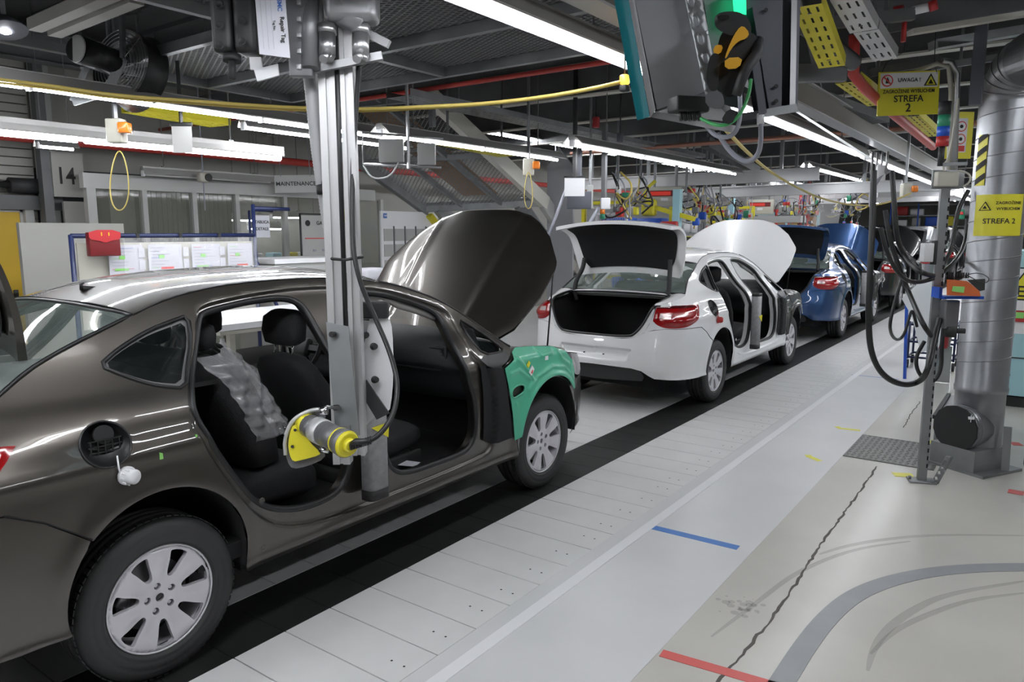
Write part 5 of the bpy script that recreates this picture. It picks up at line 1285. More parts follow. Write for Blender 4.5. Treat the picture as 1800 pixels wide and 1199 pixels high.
for i in range(n_+1):       # segmented elbow towards the right
    th = (pi/2)*i/n_; Rb = .24; hd_ = Vector((.50, -.866, 0)); sd_ = Vector((.866, .50, 0)); c = hd_*(Rb-Rb*cos(th))+Vector((0, 0, 2.62+Rb*sin(th))); rd = hd_*cos(th)-Vector((0, 0, sin(th)))
    rings.append([(c+rd*((DR+.006)*-cos(2*pi*j/40))+sd_*((DR+.006)*sin(2*pi*j/40)))[:] for j in range(40)])
for i in range(n_):
    k.loft([rings[i], rings[i+1]], caps=False); k.tube(rings[i+1], .006, 5, closed=True)
k.build('elbow', 'duct_zinc', dc)
k = MB(); c = hd_*.24+Vector((0, 0, 2.86)); k.tube([c, c+hd_*1.2, c+hd_*2.6], [DR+.012]*3, 40); k.build('outlet_run', 'duct_zinc', dc)
# tee with black cap at the foot
tv = Vector((-.50, -.87, 0)).normalized()
k = MB(); c0 = Vector((0, 0, .31)); k.tube([c0+tv*.05, c0+tv*.24], [.158, .158], 40); k.tube([c0+tv*.17, c0+tv*.185], .164, 40); k.tube([c0+tv*.22, c0+tv*.24], .166, 40)
k.lathe([(DR, .08), (DR, .42)], 40); k.build('tee_piece', 'duct_zinc', dc)
k = MB(); k.tube([c0+tv*.238, c0+tv*.258], .168, 14); k.build('black_cap', 'cable_black', dc)
k = MB(); aa = atan2(tv.y, tv.x)+pi/2; k.box((tv.x*.08+.0, tv.y*.08, .09), (.34, .36, .17), rz=aa); k.box((tv.x*.06+.02, tv.y*.06, .01), (.46, .44, .02), rz=aa)
k.seg((.20, -.10, .0), (.19, -.08, .34), .05, .02); k.build('plinth', 'galv', dc)
k = MB(); c = c0+tv*.262; r_ = Vector((-tv.y, tv.x, 0)); q = c+r_*.12+Vector((0, 0, .10))
k.seg((q-r_*.02)[:], (q+r_*.025+Vector((0, 0, .01)))[:], .004, .02); k.seg((q+Vector((0, 0, -.025)))[:], (q+Vector((0, 0, .025)))[:], .004, .02); k.build('tape_cross', 'sign_white', dc)
# wrap-around sign on the duct (curved)
def ductpatch(name, a0, a1, z0, z1, m, r=.012, par=dc, slant=0):
    k = MB(); k.grid(lambda u, v: ((DR+r)*cos(a0+(a1-a0)*u), (DR+r)*sin(a0+(a1-a0)*u), z0+(z1-z0)*v+slant*u), 10, 1)
    return k.build(name, m, par)
view = atan2(-DY, -DX); 
def curved_text(s, size, ac, zc, m, par, r=.0135):
    T = Matrix.Identity(4); o = text(s, size, T, m, par, ext=.0004)
    for v in o.data.vertices:
        a_ = ac+v.co.x/(DR+r); z_ = zc+v.co.y; rr_ = DR+r+v.co.z; v.co = Vector((rr_*cos(a_), rr_*sin(a_), z_))
    return o
sg1 = thing('warning_sign', (DX, DY, 0), 'yellow STREFA 2 explosion sign wrapped on the duct', 'sign')
ductpatch('sign_sheet', view-.85, view+.98, 1.70, 1.985, 'sign_yellow', par=sg1)
k = MB(); T3 = lambda a_, z_, r=.0135: ((DR+r)*cos(view+a_), (DR+r)*sin(view+a_), z_)
def tri(k, a_, z_, s_, r):   # triangle outline patches
    k.add([T3(a_-s_/DR/2, z_-s_*.4, r), T3(a_+s_/DR/2, z_-s_*.4, r), T3(a_, z_+s_*.45, r), T3(a_-s_/DR/2, z_-s_*.4, r-.002), T3(a_+s_/DR/2, z_-s_*.4, r-.002), T3(a_, z_+s_*.45, r-.002)], [(0, 1, 2), (3, 5, 4), (0, 3, 4, 1), (1, 4, 5, 2), (2, 5, 3, 0)])
tri(k, -.42, 1.905, .075, .0190); k.build('triangle', 'ink', sg1)
k = MB(); tri(k, -.42, 1.902, .056, .0200); k.build('triangle_field', 'sign_yellow', sg1)
k = MB(); tri(k, -.42, 1.898, .026, .0210); k.build('blast_symbol', 'ink', sg1)
curved_text('ZAGROŻENIE', .027, view+.40, 1.925, 'ink', sg1); curved_text('WYBUCHEM', .027, view+.40, 1.885, 'ink', sg1); curved_text('STREFA 2', .050, view+.10, 1.80, 'ink', sg1)
sg2 = thing('hazard_strip', (DX, DY, 0), 'yellow and black hazard tape upright on the duct', 'hazard tape')
ductpatch('strip', view-1.0, view-.55, 2.05, 2.40, 'sign_yellow', par=sg2)
k = MB()
for i in range(4):
    z_ = 2.05+.095*i
    for q in range(6):
        a0, a1 = -1.0+.075*q, -1.0+.075*(q+1); e0, e1 = .045*q/6, .045*(q+1)/6
        k.add([T3(a0, z_+e0, .0145), T3(a1, z_+e1, .0145), T3(a1, min(z_+.042+e1, 2.4), .0145), T3(a0, min(z_+.042+e0, 2.4), .0145)], [(0, 1, 2, 3)])
k.build('black_stripe', 'ink', sg2)
# hanging sign UWAGA
def flat_sign(name, label, c, w_, h_, m, yaw, th=.008, tilt=0.):
    c = Vector(c); x = Vector((cos(yaw), sin(yaw), 0)); up = Vector((0, 0, 1)); x = x*cos(tilt)+up*sin(tilt); n = x.cross(up).normalized(); up = n.cross(x)*-1 if (n.cross(x)).z < 0 else n.cross(x)
    t = thing(name, c, label, 'sign')
    def P(u, v, o=0): return (x*u+up*v+n*o)
    k = MB(); k.add([P(*q)[:] for q in ((-w_/2, -h_/2, 0), (w_/2, -h_/2, 0), (w_/2, h_/2, 0), (-w_/2, h_/2, 0), (-w_/2, -h_/2, -th), (w_/2, -h_/2, -th), (w_/2, h_/2, -th), (-w_/2, h_/2, -th))], [(0, 1, 2, 3), (7, 6, 5, 4), (0, 4, 5, 1), (1, 5, 6, 2), (2, 6, 7, 3), (3, 7, 4, 0)]); k.build('board', m, t)
    def rect(nm, u, v, a_, b_, mm, o=.002):
        k = MB(); k.add([P(*q)[:] for q in ((u-a_/2, v-b_/2, o), (u+a_/2, v-b_/2, o), (u+a_/2, v+b_/2, o), (u-a_/2, v+b_/2, o), (u-a_/2, v-b_/2, 0), (u+a_/2, v-b_/2, 0), (u+a_/2, v+b_/2, 0), (u-a_/2, v+b_/2, 0))], [(0, 1, 2, 3), (0, 4, 5, 1), (1, 5, 6, 2), (2, 6, 7, 3), (3, 7, 4, 0)]); return k.build(nm, mm, t)
    def tx(s, size, u, v, mm, al='CENTER', sx=1.): return text(s, size, frame(P(u, v, .0035), x, up), mm, t, align=al, sx=sx)
    def shape(nm, pts, mm, o=.003):
        k = MB(); k.prism(pts, lambda a_, b_: P(a_, b_, o)[:], lambda a_, b_: P(a_, b_, o-.002)[:]); return k.build(nm, mm, t)
    return t, P, rect, tx, shape
def circ(u, v, r, n=24): return [(u+r*cos(2*pi*i/n), v+r*sin(2*pi*i/n)) for i in range(n)]
def ringband(shape_, nm, u, v, r, t_, mm, bg):
    shape_(nm, circ(u, v, r), mm, .004); shape_(nm+'_field', circ(u, v, r-t_), bg, .005)
ds_ = 5.1
c = D(1597, 164, ds_); wS = 105*ds_/FPX*1.02; hS = 74*ds_/FPX
t, P, rect, tx, shape = flat_sign('warning_sign', 'hanging yellow UWAGA explosion zone sign left of the duct elbow', c, wS, hS, 'sign_yellow', YAW, tilt=.03)
rect('white_field', 0, hS*.30, wS*.94, hS*.34, 'sign_white'); tx('UWAGA !', .036, -.0, hS*.30, 'ink')
ringband(shape, 'prohibition_ring', -wS*.36, hS*.30, .040, .008, 'ink_red', 'sign_white'); shape('flame_symbol', [(-wS*.36-.012, hS*.30-.018), (-wS*.36+.012, hS*.30-.018), (-wS*.36+.012, hS*.30), (-wS*.36, hS*.30+.024), (-wS*.36-.010, hS*.30+.004)], 'ink', .006)
shape('prohibition_bar', [(-wS*.36-.028, hS*.30+.022), (-wS*.36-.022, hS*.30+.028), (-wS*.36+.028, hS*.30-.022), (-wS*.36+.022, hS*.30-.028)], 'ink_red', .0065)
shape('warning_triangle', [(wS*.24, hS*.16), (wS*.46, hS*.16), (wS*.35, hS*.44)], 'ink', .004); shape('triangle_field', [(wS*.27, hS*.178), (wS*.43, hS*.178), (wS*.35, hS*.38)], 'sign_yellow', .005); shape('blast_symbol', [(wS*.31, hS*.20), (wS*.39, hS*.20), (wS*.35, hS*.31)], 'ink', .006)
tx('ZAGROŻENIE WYBUCHEM', .0345, 0, hS*.045, 'ink', sx=.86); tx('STREFA', .062, 0, -hS*.13, 'ink'); tx('2', .078, 0, -hS*.34, 'ink')
k = MB(); k.tube([P(-wS*.45, hS*.5), P(-wS*.38, hS*.72), P(-wS*.1, hS*.95), P(0, 1.3)], .003, 5); k.tube([P(wS*.45, hS*.42), P(wS*.40, hS*.75), P(wS*.38, 1.3)], .003, 5); k.build('hanging_wire', 'cable_black', t)
c = D(1682, 238, 6.)
t, P, rect, tx, shape = flat_sign('warning_sign', 'yellow prohibition sign half hidden behind the signal tower', c, 44*6/FPX*1.25, 80*6/FPX, 'sign_yellow', YAW)
rect('white_field', .02, 0, .12, .27, 'sign_white'); ringband(shape, 'prohibition_ring', .03, .07, .042, .008, 'ink_red', 'sign_white'); ringband(shape, 'prohibition_ring', .03, -.03, .042, .008, 'ink_red', 'sign_white')
for v in (.07, -.03): shape('symbol', circ(.03, v, .015, 8), 'ink', .006)
rect('red_field', .03, -.105, .075, .045, 'ink_red', .004)
k = MB(); k.seg(P(-.02, .18), P(-.02, 1.9), .02, .02); k.build('hanger', 'galv', t)
# signal tower on the post
sw_ = thing('signal_tower', D(1653, 292, 4.63), 'signal tower with green, blue and red lenses on the post', 'signal tower')
def cyl_(z0, z1, r, m, nm): k = MB(); k.cyl((0, 0, z0), (0, 0, z1), r, 20); k.build(nm, m, sw_)
cyl_(0, .12, .018, 'rubber', 'stem'); cyl_(.12, .18, .036, 'red', 'red_lens'); cyl_(.18, .24, .036, 'holder_blue', 'blue_lens'); cyl_(.24, .31, .036, 'green_paint', 'green_lens'); cyl_(.31, .39, .036, 'rubber', 'cap')
k = MB(); k.seg((0, 0, .01), (.14, .04, .01), .03, .02); k.build('arm', 'galv', sw_)
jb = thing('junction_box', D(1665, 315, 4.68), 'cream junction box on a grey plate at the post top', 'junction box')
k = MB(); k.rbox((0, .03, 0), (.205, .015, .118), .004, rz=YAW); k.build('back_plate', 'galv', jb)
k = MB(); k.rbox((-.01, 0, 0), (.135, .07, .092), .008, rz=YAW); k.build('lid', 'beige_box', jb)
k = MB(); k.tube(chaikin([(-.02, 0, .05), (-.03, 0, .09), (.0, .02, .13), (.02, .05, .5)], 2, False), .006, 6); k.tube(chaikin([(.06, 0, .05), (.12, 0, .03), (.13, .0, -.02), (.09, 0, -.05)], 2, False), .006, 6); k.build('lead', 'beige_box', jb)
o = thing('cable_pipe', D(1685, 200, 4.98), 'bent grey conduit pipes rising beside the post top', 'conduit')
k = MB(); b0 = D(1685, 200, 4.98); k.tube([D(1668, 300, 4.98)-b0, D(1672, 160, 4.98)-b0, D(1668, 118, 4.98)-b0, D(1648, 112, 4.98)-b0, D(1600, 128, 5.18)-b0], .016, 10); k.build('pipe', 'beige_box', o)
k = MB(); k.tube([D(1678, 300, 4.93)-b0, D(1683, 130, 4.93)-b0, D(1672, 108, 4.93)-b0, D(1655, 106, 4.88)-b0], .018, 10); k.build('pipe', 'steel', o)
# items on the post
sb = thing('switch_box', D(1629, 444, 4.93), 'white switch box on the left side of the steel post', 'switch box')
k = MB(); k.rbox((0, 0, 0), (.065, .06, .125), .006, rz=YAW); k.build('housing', 'white_plastic', sb); k = MB(); k.rbox((.04, .02, .0), (.018, .05, .16), .003, rz=YAW); k.build('bracket', 'rubber', sb)
hb = thing('tool_holder', D(1685, 522, 4.88), 'blue shelf bracket fixed to the steel post', 'holder')
k = MB(); k.box((0, 0, 0), (.26, .12, .018), rz=YAW); k.box((-.12, -.07, .03), (.02, .09, .07), rz=YAW); k.build('shelf', 'holder_blue', hb)
ob = thing('battery_pack', D(1690, 508, 4.8), 'orange tool battery case with green sticker on the blue shelf', 'tool case')
k = MB(); b0 = D(1690, 508, 4.8); k.prism([(1664, 519), (1724, 521), (1722, 512), (1704, 497), (1699, 494), (1664, 491)], lambda x, y: (D(x, y, 4.74)-b0)[:], lambda x, y: (D(x, y, 4.84)-b0)[:]); k.build('case', 'orange_box', ob)
k = MB(); k.prism([(1700, 492), (1732, 490), (1731, 510), (1722, 512), (1708, 500)], lambda x, y: (D(x, y, 4.74)-b0)[:], lambda x, y: (D(x, y, 4.84)-b0)[:]); k.build('black_end', 'rubber', ob)
k = MB(); k.prism([(1675, 503), (1696, 504), (1694, 515), (1673, 512)], lambda x, y: (D(x, y, 4.735)-b0)[:], lambda x, y: (D(x, y, 4.742)-b0)[:]); k.build('green_sticker', 'ink_green', ob)
k = MB()
for i in range(14): a_ = D(1668+2.6*i, 489, 4.78)-b0; k.cyl(a_, a_+Vector((.004*(i % 3-1), 0, .035)), .004, 5)
k.tube(chaikin([(D(1690, 486, 4.78)-b0), (D(1720, 478, 4.76)-b0), (D(1742, 490, 4.74)-b0), (D(1730, 500, 4.72)-b0), (D(1700, 484, 4.72)-b0)], 2, False), .003, 5)
k.build('bit_set', 'rubber', ob)
pb = thing('control_unit', D(1668, 552, 4.93), 'dark grey control unit hanging under the blue shelf', 'control unit')
k = MB(); k.rbox((0, 0, 0), (.095, .08, .19), .01, rz=YAW); k.build('housing', 'tool_grey', pb); k = MB(); k.cyl((0.02, -.02, -.15), (.02, -.02, -.08), .035, 14); k.cyl((.10, .02, -.11), (.02, .0, -.11), .018, 10); k.build('coupling', 'rubber', pb)
# hoses hanging from the overhead rail
cable('hanging_hose', 'long black hose loop hanging left of the steel post, the lowest one', [D(1536, 300, 4.6), D(1534, 380, 4.6), D(1530, 470, 4.6), D(1526, 560, 4.65), D(1530, 620, 4.7), D(1550, 660, 4.8), D(1585, 678, 4.9), D(1615, 673, 5.1), D(1630, 655, 4.68), D(1640, 610, 4.88), D(1652, 560, 4.93)], .019, 'cable_black', cat='hose')
cable('hanging_hose', 'black hose running diagonally from the hose bundle down to the blue trolley', [D(1556, 370, 5.), D(1564, 420, 5.), D(1580, 470, 5.05), D(1600, 520, 5.1), D(1622, 570, 4.68), D(1636, 590, 4.88)], .016, 'cable_black', cat='hose')
cable('hanging_hose', 'black hose sagging from the bundle to the white switch box', [D(1568, 300, 5.), D(1572, 360, 5.), D(1576, 420, 5.), D(1592, 455, 5.1), D(1615, 478, 4.68), D(1640, 485, 4.88)], .017, 'cable_black', cat='hose')
cable('hanging_hose', 'lower black hose sagging under the first towards the post', [D(1548, 400, 4.58), D(1560, 450, 4.58), D(1585, 490, 4.68), D(1612, 498, 4.78), D(1640, 490, 4.88)], .014, 'cable_black', cat='hose')
cable('hanging_hose', 'thin black hose loop in front of the pale board', [D(1588, 480, 5.28), D(1570, 540, 5.28), D(1562, 580, 5.28), D(1575, 600, 5.95), D(1590, 590, 6.), D(1600, 550, 6.), D(1605, 545, 6.), D(1612, 575, 6.)], .012, 'cable_black', cat='hose')
cable('hanging_hose', 'small hose loop low behind the steel post', [D(1660, 560, 5.18), D(1655, 610, 5.18), D(1655, 650, 5.18), D(1640, 675, 5.18), D(1615, 660, 5.18), D(1608, 630, 5.18), D(1625, 600, 5.18)], .014, 'cable_black', cat='hose')
cable('hanging_hose', 'black hose curving between the post and the duct, upper one', [D(1702, 335, 5.28), D(1685, 365, 5.28), D(1678, 400, 5.28), D(1672, 440, 5.28), D(1655, 470, 5.18)], .015, 'cable_black', cat='hose')
cable('hanging_hose', 'black hose curving between the post and the duct, lower one', [D(1700, 385, 5.95), D(1697, 430, 5.95), D(1680, 460, 5.28), D(1658, 478, 5.18)], .015, 'cable_black', cat='hose')
cable('hanging_hose', 'black hose behind the right side of the duct', [D(1795, 320, 6.2), D(1787, 350, 6.2), D(1787, 400, 6.2), D(1786, 445, 6.3)], .02, 'cable_black', cat='hose')
cable('hanging_hose', 'grey hose bundle hanging from the rail above the blue saloon', [D(1562, 300, 4.9), D(1545, 312, 4.9), D(1532, 335, 4.9), D(1530, 360, 4.9), D(1536, 372, 4.8)], .014, 'cable_grey', cat='hose')
cb2 = thing('hose_hanger', D(1548, 305, 4.9), 'cluster of fittings and labels where the hoses meet the rail', 'fitting')
k = MB(); k.rbox((0, 0, 0), (.06, .03, .11), .01, rz=YAW); k.build('body', 'white_plastic', cb2)
for i in range(4): k = MB(); k.cyl((-.06+.03*i, 0, .0), (-.055+.03*i, 0, .14), .008, 8); k.build('fitting', 'steel', cb2)
k = MB(); k.seg((0, 0, .05), (-.72, .1, .56), .015, .015); k.build('chain', 'steel', cb2)
# pale blue cabinet and its signs
bc = thing('machine_cabinet', (.55, 9.2, 0), 'pale blue machine cabinet with white middle behind the duct', 'cabinet')
k = MB(); k.box((0, 0, .83), (2.3, 1.0, 1.42)); k.build('body', 'cabinet_blue', bc); k = MB(); k.box((0, 0, .05), (2.2, .9, .1)); k.build('plinth', 'rubber', bc)
k = MB(); k.box((.06, -.505, 1.02), (2.18, .012, .56)); k.build('white_panel', 'sign_white', bc)
k = MB(); k.box((0, -.503, .50), (2.3, .006, .012)); k.box((0, -.503, 1.38), (2.3, .006, .012)); k.build('door_seam', 'rubber', bc)
# the cabinet's camera-side end
t, P, rect, tx, shape = flat_sign('warning_sign', 'yellow EX triangle sign on the pale blue cabinet at the right edge', at(1806, 510, y=8.66), .40, .40, 'sign_white', 0)
shape('triangle_edge', [(-.20, -.10), (.20, -.10), (0, .24)], 'ink', .004); shape('triangle', [(-.178, -.086), (.178, -.086), (0, .212)], 'sign_yellow', .006)
text('EX', .15, frame(P(0.0, -.02, .008), Vector((1, 0, 0)), Vector((0, 0, 1))), 'ink', t)
t, P, rect, tx, shape = flat_sign('notice', 'small colour notice below the EX triangle on the cabinet', at(1792, 556, y=8.66), .11, .11, 'folder_red', 0)
rect('picture', 0, .01, .07, .06, 'ink_green')
fe = thing('fire_extinguisher', (-.93, 9.6, .42), 'red fire extinguisher between the trolley and the duct', 'fire extinguisher')
k = MB(); k.lathe([(0, 0), (.07, 0), (.075, .03), (.075, .40), (.055, .45), (.025, .48), (.025, .52), (0, .52)], 24); k.build('cylinder', 'red', fe)
k = MB(); k.cyl((0, 0, .5), (0, 0, .56), .022, 12); k.seg((-.05, 0, .56), (.05, 0, .58), .02, .02); k.tube([(.03, 0, .54), (.09, 0, .45), (.09, -.02, .2)], .009, 8); k.build('valve', 'rubber', fe)
k = MB(); k.box((0, .09, -.2), (.22, .03, .42)); k.box((0, .06, .2), (.18, .04, .5)); k.build('stand', 'box_grey', fe)
tr_ = thing('trolley', (-1.22, 10.75, 0), 'small dark blue trolley on castors behind the steel post', 'trolley')
for z in (.14, .34, .56):
    k = MB(); k.tube([(-.16, -.2, z), (.35, -.2, z), (.35, .25, z), (-.16, .25, z)], .014, 8, closed=True); k.build('frame_ring', 'frame_blue', tr_)
for x, y in ((-.16, -.2), (.35, -.2), (-.16, .25), (.35, .25)):
    k = MB(); k.cyl((x, y, .12), (x, y, .6), .014, 8); k.build('upright', 'frame_blue', tr_)
    k = MB(); k.cyl((x-.015, y, .055), (x+.015, y, .055), .055, 20); k.build('castor', 'rubber', tr_)
k = MB(); k.rbox((.1, .02, .42), (.36, .34, .22), .03); k.build('crate', 'rubber', tr_)
bd2 = thing('display_board', (-.98, 9.6, 0), 'tilted pale board standing beyond the blue trolley', 'board')
k = MB(); k.prism([(1585, 525), (1612, 500), (1652, 490), (1655, 590), (1650, 612), (1618, 620), (1604, 560), (1598, 548)], lambda x, y: (at(x, y, y=9.45)-Vector((-.98, 9.6, 0)))[:], lambda x, y: (at(x, y, y=9.50)-Vector((-.98, 9.6, 0)))[:]); k.build('panel', 'white_plastic', bd2)
k = MB(); k.seg((-.3, .1, 0), (-.32, -.05, .95), .03, .03); k.seg((.0, .1, 0), (.0, -.05, 1.1), .03, .03); k.build('stand', 'holder_blue', bd2)
rp = thing('pump_unit', (.12, 5.75, 0), 'black pump and bracket at the right edge beside the duct', 'pump')
k = MB(); k.cyl((0, 0, .34), (0, 0, .66), .075, 18); k.cyl((-.1, 0, .48), (0, 0, .48), .03, 10); k.rbox((-.02, 0, .27), (.26, .2, .12), .03); k.build('motor', 'rubber', rp); k = MB(); k.box((.08, 0, .12), (.34, .24, .20)); k.build('base_box', 'galv', rp)
k = MB(); k.tube(chaikin([(0, .1, .6), (-.02, .3, .9), (.04, .5, 1.2), (.02, .6, 1.5)], 2, False), .02, 8); k.build('hose', 'cable_black', rp)
k = MB(); k.seg((-.36, 6.95, .16), (-.50, 7.6, .16), .10, .03)
dk = thing('floor_duct', (-.42, 7.1, 0), 'low galvanised floor duct behind the tee of the big duct', 'duct'); k = MB(); k.box((0, 0, .13), (.42, 1.1, .26)); k.build('casing', 'galv', dk); k = MB(); k.seg((-.22, -.5, .27), (-.22, .5, .27), .03, .03); k.build('edge_seal', 'rubber', dk)
# ================================================================ left background
def st_box(name, c, d, m, rz=0): k = MB(); k.box(c, d, rz=rz); return S(k, name, m)
k = MB()
for i in range(41): k.box((-9.76, 1.4, .05+.10*i), (.10, 4.9, .088))
S(k, 'wall_siding', 'siding')
st_box('trim_1', (-9.62, 3.95, 2.0), (.16, .16, 4.0), 'box_grey')
st_box('trim_2', (-9.60, 3.0, 2.08), (.20, 2.1, .16), 'beam_grey')
st_box('trim_3', (-9.62, 3.70, 1.0), (.16, .09, 2.0), 'partition')
d1 = thing('door_1', (-9.66, 3.15, 1.0), None, None); d1['kind'] = 'structure'
k = MB(); k.box((0, 0, 0), (.06, .96, 1.96)); k.build('door_leaf', 'yellow_door', d1)
k = MB(); k.rbox((.04, .36, -.02), (.02, .05, .22), .008); k.tube([(.05, .36, .04), (.09, .36, .04), (.09, .22, .04)], .012, 8); k.build('door_handle', 'cable_black', d1)
k = MB(); k.seg((0, .50, -1), (0, .50, 1.0), .10, .05); k.seg((0, -.5, 1.0), (0, .52, 1.0), .10, .05); k.build('door_frame', 'partition', d1)
o = thing('wall_pipe', (-9.5, 2.9, 2.27), 'silver pipe with black end on brackets above the yellow door', 'pipe')
k = MB(); k.tube([(0, -1.5, 0), (0, .0, .03), (0, .75, 0)], .05, 12); k.build('pipe', 'chrome', o); k = MB(); k.cyl((0, .6, 0), (0, .9, 0), .085, 14); k.build('end_flange', 'rubber', o)
# column 14
o = thing('number_post', (-9.2, 4.04, 0), 'cream pillar panel carrying the black number 14', 'post')
k = MB(); k.box((-.1, 0, 2.4), (.04, .34, .50)); k.box((-.1, .05, 1.1), (.04, .26, 2.0)); k.build('panel', 'panel_wall', o)
k = MB(); k.box((-.16, -.22, 2.0), (.12, .10, 4)); k.build('steel_stanchion', 'beam_grey', o)
text('14', .27, frame((-.075, -.03, 2.38), Vector((0, 1, 0)), Vector((0, 0, 1))), 'ink', o, sx=.8)
# office partition with windows, along the hall
XPn = -9.0
st_box('wall_partition_header', (XPn, 6.3, 2.33), (.10, 4.5, .17), 'partition')
st_box('wall_partition_lower', (XPn, 6.55, .62), (.10, 4.9, 1.24), 'olive_panel')
for i, y in enumerate((4.13, 4.75, 5.40, 6.02, 6.80, 7.6, 8.7)): st_box('trim_%d' % (4+i), (XPn, y, 1.72), (.09, .06 if i else .10, 1.10), 'partition')
for i, (y0, y1) in enumerate(((4.16, 4.72), (4.78, 5.37), (5.43, 5.99), (6.05, 6.77), (6.83, 7.57), (7.63, 8.67))):
    w_ = thing('window_%d' % (i+1), (XPn, (y0+y1)/2, 1.74), None, None); w_['kind'] = 'structure'
    k = MB(); k.box((0, 0, 0), (.006, y1-y0, 1.02)); k.build('pane', 'window_glass', w_)
    if i in (1, 2):
        k = MB()
        for j in range(9): k.box((-.12, -(y1-y0)/2+.033+j*.066, 0), (.012, .062, 1.02), None, .1)
        k.build('blind', 'blind', w_)
    if i == 0:
        k = MB(); k.box((-.14, .12, 0), (.012, .30, 1.02)); k.build('blind', 'blind', w_)
# room seen through the partition windows
st_box('wall_office', (-9.83, 5.2, 1.7), (.02, 2.6, 1.6), 'ceiling_dark')
for i, (y, z, c_) in enumerate(((6.2, 1.9, 'far_light'), (6.9, 1.95, 'far_light'), (7.6, 1.9, 'far_light'), (6.5, 1.78, 'far_light'))):
    luminaire(-9.45, y, y+.6, z, ('lit tube seen through the partition window nearest the door', 'lit tube seen through the wide partition window', 'lit tube seen through the last partition window', 'lower lit tube seen through the partition window')[i], .08, hang=True, lit='far_light')
for i, (y, m_) in enumerate(((6.35, 'yellow_rail'), (6.62, 'sign_white'), (6.95, 'cabinet_blue'), (7.25, 'yellow_rail'), (7.5, 'sign_white'))):
    k = MB(); k.rbox((-9.5, y, 1.34), (.2, .16, .20), .02); tag(k.build('storage_box', m_), ('yellow', 'white', 'pale blue', 'second yellow', 'second white')[i]+' storage box seen through the partition windows', 'box')
tag(MB().box((-9.5, 6.9, .62), (.42, 1.9, 1.24)).build('office_counter', 'box_grey'), 'grey counter behind the partition windows', 'counter')
t, P, rect, tx, shape = flat_sign('hanging_sign', 'grey MAINTENANCE sign hanging in front of the office partition', (-8.6, 6.72, 2.41), .58, .24, 'partition', YAW+.45, tilt=.04)
tx('MAINTENANCE', .078, 0, 0, 'ink'); k = MB(); k.seg(P(-.2, .1), P(-.2, 1.6), .008, .008); k.seg(P(.2, .1), P(.2, 1.6), .008, .008); k.build('hanger', 'cable_grey', t)
o = thing('wall_camera', at(357, 312, x=-8.5), 'small white device with round front hanging before the partition', 'device')
k = MB(); k.rbox((0, 0, 0), (.12, .12, .12), .03); k.build('body', 'beige_box', o); k = MB(); k.cyl((.05, .03, 0), (.08, .03, 0), .045, 14); k.build('front', 'rubber', o); k = MB(); k.cyl((0, 0, .05), (0, 0, 1.5), .01, 6); k.cyl((0, 0, -.4), (0, 0, -.05), .008, 6); k.build('cord', 'cable_grey', o)
luminaire(-8.7, 4.6, 6.4, 2.40, 'unlit grey batten along the top of the partition', .10, lit='partition', hang=True)
# white cupboard panel
k = MB(); k.box((-7.7, 3.35, .92), (.06, .95, 1.82)); tag(k.build('cupboard_panel', 'panel_wall'), 'tall cream panel left of the blue framed paper board', 'panel')
# blue frame with sheets under film
bf = thing('notice_stand', (-6.6, 3.75, 0), 'dark blue tubular frame holding plastic covered sheets', 'notice stand')
def FR(a, b, r=.02, nm='tube'): k = MB(); k.tube([a, b], r, 10); return k.build(nm, 'frame_blue', bf)
FR((0, -.90, 0), (0, -.90, 1.72), nm='upright'); FR((0, .86, 0), (0, .86, 2.02), nm='upright'); FR((0, -.90, 1.71), (0, .86, 1.71), nm='top_rail'); FR((0, .86, 1.45), (.25, 1.05, .7), nm='strut'); FR((0, .86, 1.98), (0, 1.3, 1.98), nm='arm')
for y in (-.35, .05, .45): k = MB(); k.box((0, y, 1.70), (.05, .03, .06)); k.build('hook', 'cable_black', bf)
k = MB(); k.box((-.03, 0, 1.28), (.01, 1.70, .74)); k.build('backing', 'beige_box', bf)
sh = ((-.30, 1.51), (.12, 1.51), (.50, 1.50), (.74, 1.52))
nn = 0
for c_, (y, w_) in enumerate(((-.50, .30), (-.10, .32), (.31, .30), (.68, .28))):
    for r_, z in enumerate((1.50, 1.21)):
        if c_ == 0 and r_ == 0: y = -.10-.36+.0
        if c_ == 0 and r_ == 0: pass
        s_ = thing('paper_sheet', (-6.6, 3.75+y, z), 'printed sheet on the blue notice frame, %s row, %s from left' % (('upper', 'lower')[r_], ('first', 'second', 'third', 'fourth')[c_]), 'paper', 'sheets on the notice frame')
        k = MB(); k.box((0.004, 0, 0), (.004, w_, .26)); k.build('sheet', 'paper', s_)
        random.seed(c_*7+r_)
        for j in range(7):
            k = MB(); L_ = random.uniform(.06, w_*.75); k.box((.008, -w_*.42+L_/2, .10-.03*j), (.002, L_, .003)); 
            k.build('print_line', ('ink_blue', 'cable_grey', 'ink_red', 'ink_green')[(c_+j) % 4] if j % 3 == 0 else 'cable_grey', s_)
        k = MB(); k.box((.009, -w_*.15+.06*(c_ % 2), -.085), (.002, .12, .02)); k.build('colour_mark', ('ink_green', 'ink_red')[c_ % 2], s_)
        k = MB(); k.box((.009, -w_*.12, .02), (.002, .05, .03)); k.build('colour_blot', 'ink_green', s_)
    if c_:
        for zi, z in enumerate((1.56, 1.45, 1.30, 1.18)):
            o = MB().box((0, 0, 0), (.004, .055, .085)).build('small_card', 'paper', None, (-6.585, 3.75+y-w_/2-.065, z)); tag(o, 'small white card, %s down in the %s card column of the notice stand' % (('first', 'second', 'third', 'fourth')[zi], ('', 'left', 'middle', 'right')[c_]), 'paper', 'small cards on the notice frame')
k = MB()
